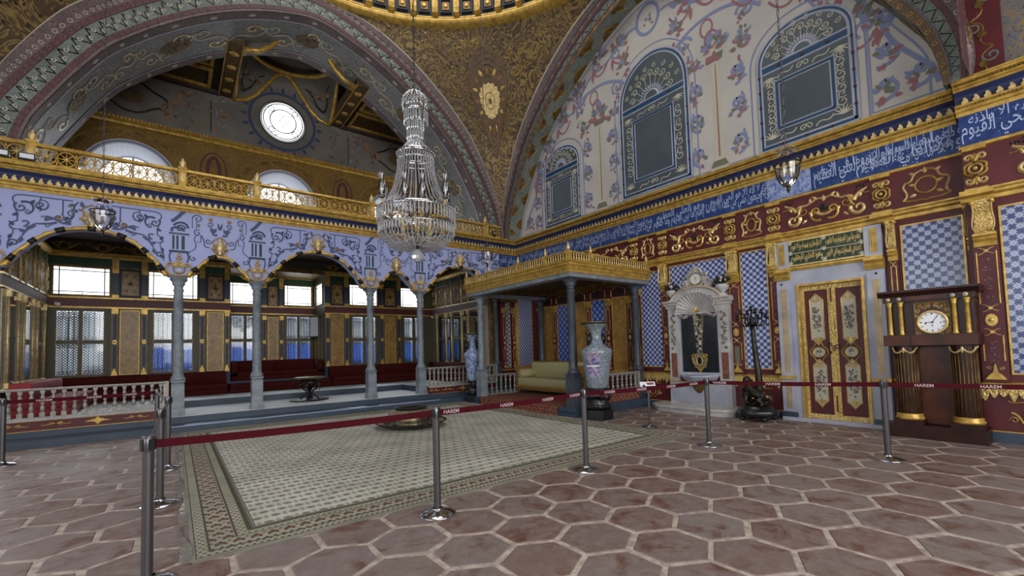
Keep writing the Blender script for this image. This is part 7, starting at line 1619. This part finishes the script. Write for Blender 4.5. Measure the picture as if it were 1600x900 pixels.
# ------------------------------------------------------------------ crystal chandelier
x, y = 3.07, 6.4; t = empty('chandelier', (x, y, 3.0), 'huge crystal chandelier of glass beads and lamp chimneys hanging from the dome', 'chandelier')
FZ = lambda a, r, z: (x+r*cos(a), y+r*sin(a), z)
mb = MB(); mb.lathe([(0, 2.92), (.05, 2.925), (.085, 2.97), (.095, 3.02), (.08, 3.08), (.04, 3.12), (0, 3.13)], (x, y, 0), 14, 'crystal', False); mb.tube([(x, y, 3.1), (x, y, 3.2)], .025, 8, 'black_plastic'); mb.build('bottom_ball', t)
mb = MB(); mb.tube([(x, y, 3.15), (x, y, 5.7)], .02, 8, 'steel'); mb.build('central_rod', t)
for r, z, h in ((.60, 3.72, .05), (.58, 3.46, .03), (.28, 4.66, .06), (.27, 4.55, .03), (.17, 5.36, .05)):
    mb = MB(); mb.lathe([(r, z-h/2), (r+.012, z-h/2), (r+.012, z+h/2), (r, z+h/2), (r-.012, z), (r, z-h/2)], (x, y, 0), 48, 'steel_bright')
    for i in range(int(r*110)): a = 2*pi*i/int(r*110); mb.ball(FZ(a, r+.018, z), .013, 'crystal', 5)
    mb.build('metal_ring', t)
def strand(P, n, r0, mat='crystal', mbx=None):    # beads along a polyline
    P = [Vector(p) for p in P]; L = [0]
    for a, b in zip(P, P[1:]): L.append(L[-1]+(b-a).length)
    for i in range(n):
        s_ = L[-1]*(i+.5)/n; k = max(j for j in range(len(L)-1) if L[j] <= s_); p = P[k].lerp(P[k+1], (s_-L[k])/(L[k+1]-L[k] or 1))
        mbx.add([p+Vector(q)*r0 for q in ((1, 0, 0), (0, 1, 0), (-1, 0, 0), (0, -1, 0), (0, 0, 1.25), (0, 0, -1.25))], [(0, 1, 4), (1, 2, 4), (2, 3, 4), (3, 0, 4), (1, 0, 5), (2, 1, 5), (3, 2, 5), (0, 3, 5)], mat)
mb = MB()
for i in range(40):
    a = 2*pi*i/40; strand([FZ(a, .275, 4.63), FZ(a, .29, 4.4), FZ(a, .36, 4.1), FZ(a, .47, 3.86), FZ(a, .59, 3.74)], 34, .0135, mbx=mb)
o = mb.build('bead_tent', t); o['kind'] = 'stuff'
mb = MB()
for i in range(26): a = 2*pi*i/26; strand([FZ(a, .06, 5.02), FZ(a, .12, 4.85), FZ(a, .27, 4.68)], 16, .012, mbx=mb)
o = mb.build('upper_bead_tent', t); o['kind'] = 'stuff'
mb = MB()
for i in range(64):
    a = 2*pi*i/64; mb.lathe([(0, -.16), (.012, -.14), (.014, 0), (.006, .01)], FZ(a, .61, 3.69), 4, 'crystal', False)
    mb.lathe([(0, -.1), (.012, -.08), (.012, 0), (.006, .01)], FZ(a, .59, 3.44), 4, 'crystal', False)
o = mb.build('hanging_prisms', t); o['kind'] = 'stuff'
mb = MB()
for i in range(44): a = 2*pi*i/44; strand([FZ(a, .59, 3.45), FZ(a, .55, 3.3), FZ(a, .4, 3.16), FZ(a, .2, 3.14), FZ(a, .06, 3.2)] if i % 2 else [FZ(a, .58, 3.46), FZ(a, .5, 3.26), FZ(a, .3, 3.2), FZ(a, .08, 3.3)], 26, .0135, mbx=mb)
for k in range(5):
    rr, zz = ((.6, 3.62), (.6, 3.55), (.57, 3.36), (.5, 3.25), (.4, 3.17))[k]
    strand([FZ(2*pi*j/40, rr, zz+.02*sin(j*2)) for j in range(41)], 70, .012, mbx=mb)
o = mb.build('bead_basket', t); o['kind'] = 'stuff'
mb = MB()
for i in range(26):
    a = 2*pi*i/26
    for r, z, L in ((.2, 5.52, .1), (.19, 5.34, .18), (.13, 5.18, .14), (.1, 5.5, .16), (.12, 5.04, .14), (.08, 4.95, .16)): mb.lathe([(0, -L), (.013, -L*.8), (.012, 0), (.004, .015)], FZ(a+r*9, r*random.uniform(.85, 1.1), z), 4, 'crystal', False)
for i in range(14): a = 2*pi*i/14; strand([FZ(a, .06, 5.7), FZ(a, .13, 5.66), FZ(a, .2, 5.56)], 6, .014, mbx=mb); strand([FZ(a, .15, 5.3), FZ(a, .12, 5.0), FZ(a, .06, 4.88)], 12, .012, mbx=mb)
o = mb.build('crown_drops', t); o['kind'] = 'stuff'
for i in range(12):
    a = 2*pi*i/12+.26; R = .50 if i % 3 else .66; mb = MB()
    mb.tube([FZ(a, .3, 3.75), FZ(a, .45, 3.68), FZ(a, R-.02, 3.72), FZ(a, R, 3.8)], .014, 6, 'gold'); mb.lathe([(0, 3.78), (.03, 3.79), (.055, 3.82), (.03, 3.83), (.0, 3.83)], FZ(a, R, 0), 10, 'steel'); ar = mb.build('lamp_arm', t)
    mb = MB(); mb.lathe([(.0, 3.83), (.03, 3.84), (.05, 3.9), (.05, 3.97), (.036, 4.03), (.04, 4.1), (.058, 4.16)], FZ(a, R, 0), 14, 'lamp_glass'); mb.tube([FZ(a, R, 3.83), FZ(a, R, 3.95)], .012, 6, 'white_enamel'); mb.build('glass_chimney', ar)
for i in range(6):
    a = 2*pi*i/6; mb = MB(); mb.tube([FZ(a, .2, 3.36), FZ(a, .24, 3.42), FZ(a, .24, 3.62)], .02, 6, 'gold_bright'); mb.lathe([(0, 3.5), (.04, 3.52), (.02, 3.62), (0, 3.64)], FZ(a, .24, 0), 8, 'gold_bright'); mb.build('gilt_leaf_mount', t)
def chain(name, x, y, z0, z1, parent, r=.01):
    mb = MB(); n = int((z1-z0)/.09)
    for i in range(n):
        z = z0+(z1-z0)*(i+.5)/n; h = .055
        if i % 2: mb.tube([(x+.014*cos(q), y, z+h*sin(q)) for q in [2*pi*j/8 for j in range(9)]], r*.5, 4, 'steel', False)
        else: mb.tube([(x, y+.014*cos(q), z+h*sin(q)) for q in [2*pi*j/8 for j in range(9)]], r*.5, 4, 'steel', False)
    mb.build(name, parent)
chain('chain', x, y, 5.66, 16.1, t, .012)

# ------------------------------------------------------------------ hanging bowl lamps
def lamp(x, y, z, label, top):
    t = empty('hanging_lamp', (x, y, z), label, 'lamp', 'glass bowl lamps on chains'); k = 1.0
    mb = MB(); mb.lathe([(.0, 0.0), (.03, .004), (.075, .035), (.115, .09), (.142, .16), (.157, .24), (.163, .33)], (x, y, z+.03), 28, 'lamp_glass'); mb.build('glass_bowl', t)
    mb = MB(); mb.tube([(x+.164*cos(a), y+.164*sin(a), z+.36) for a in [2*pi*i/28 for i in range(29)]], .011, 6, 'bronze', False); mb.build('rim', t)
    mb = MB(); mb.lathe([(0, -.06), (.012, -.055), (.008, -.04), (.024, -.03), (.024, .04), (.012, .05)], (x, y, z), 12, 'black_plastic'); mb.build('bottom_cap', t)
    mb = MB(); mb.lathe([(0, .60), (.02, .595), (.12, .56), (.15, .555), (.155, .548), (.12, .55), (0, .585)], (x, y, z), 28, 'lamp_glass'); mb.build('smoke_bell', t)
    for i in range(3): a = 2*pi*i/3+.4; mb = MB(); mb.tube([(x+.16*cos(a), y+.16*sin(a), z+.36), (x+.01*cos(a), y+.01*sin(a), z+.6)], .004, 5, 'bronze'); mb.build('suspension_rod', t)
    for i in range(2): mb = MB(); mb.tube([(x-.04+.08*i, y+.03-.06*i, z+.18), (x-.04+.08*i, y+.03-.06*i, z+.3)], .016, 8, 'white_enamel'); mb.build('candle_bulb', t)
    chain('chain', x, y, z+.6, top, t)
lamp(-.97, 10.0, 3.66, 'glass bowl lamp on a long chain in front of the leftmost blue arch', 12.75)
lamp(6.9, 10.0, 3.84, 'glass bowl lamp hanging above the left end of the gilt canopy', 12.75)
lamp(7.0, 2.5, 3.68, 'glass bowl lamp hanging in front of the frieze above the gilt door', 12.75)
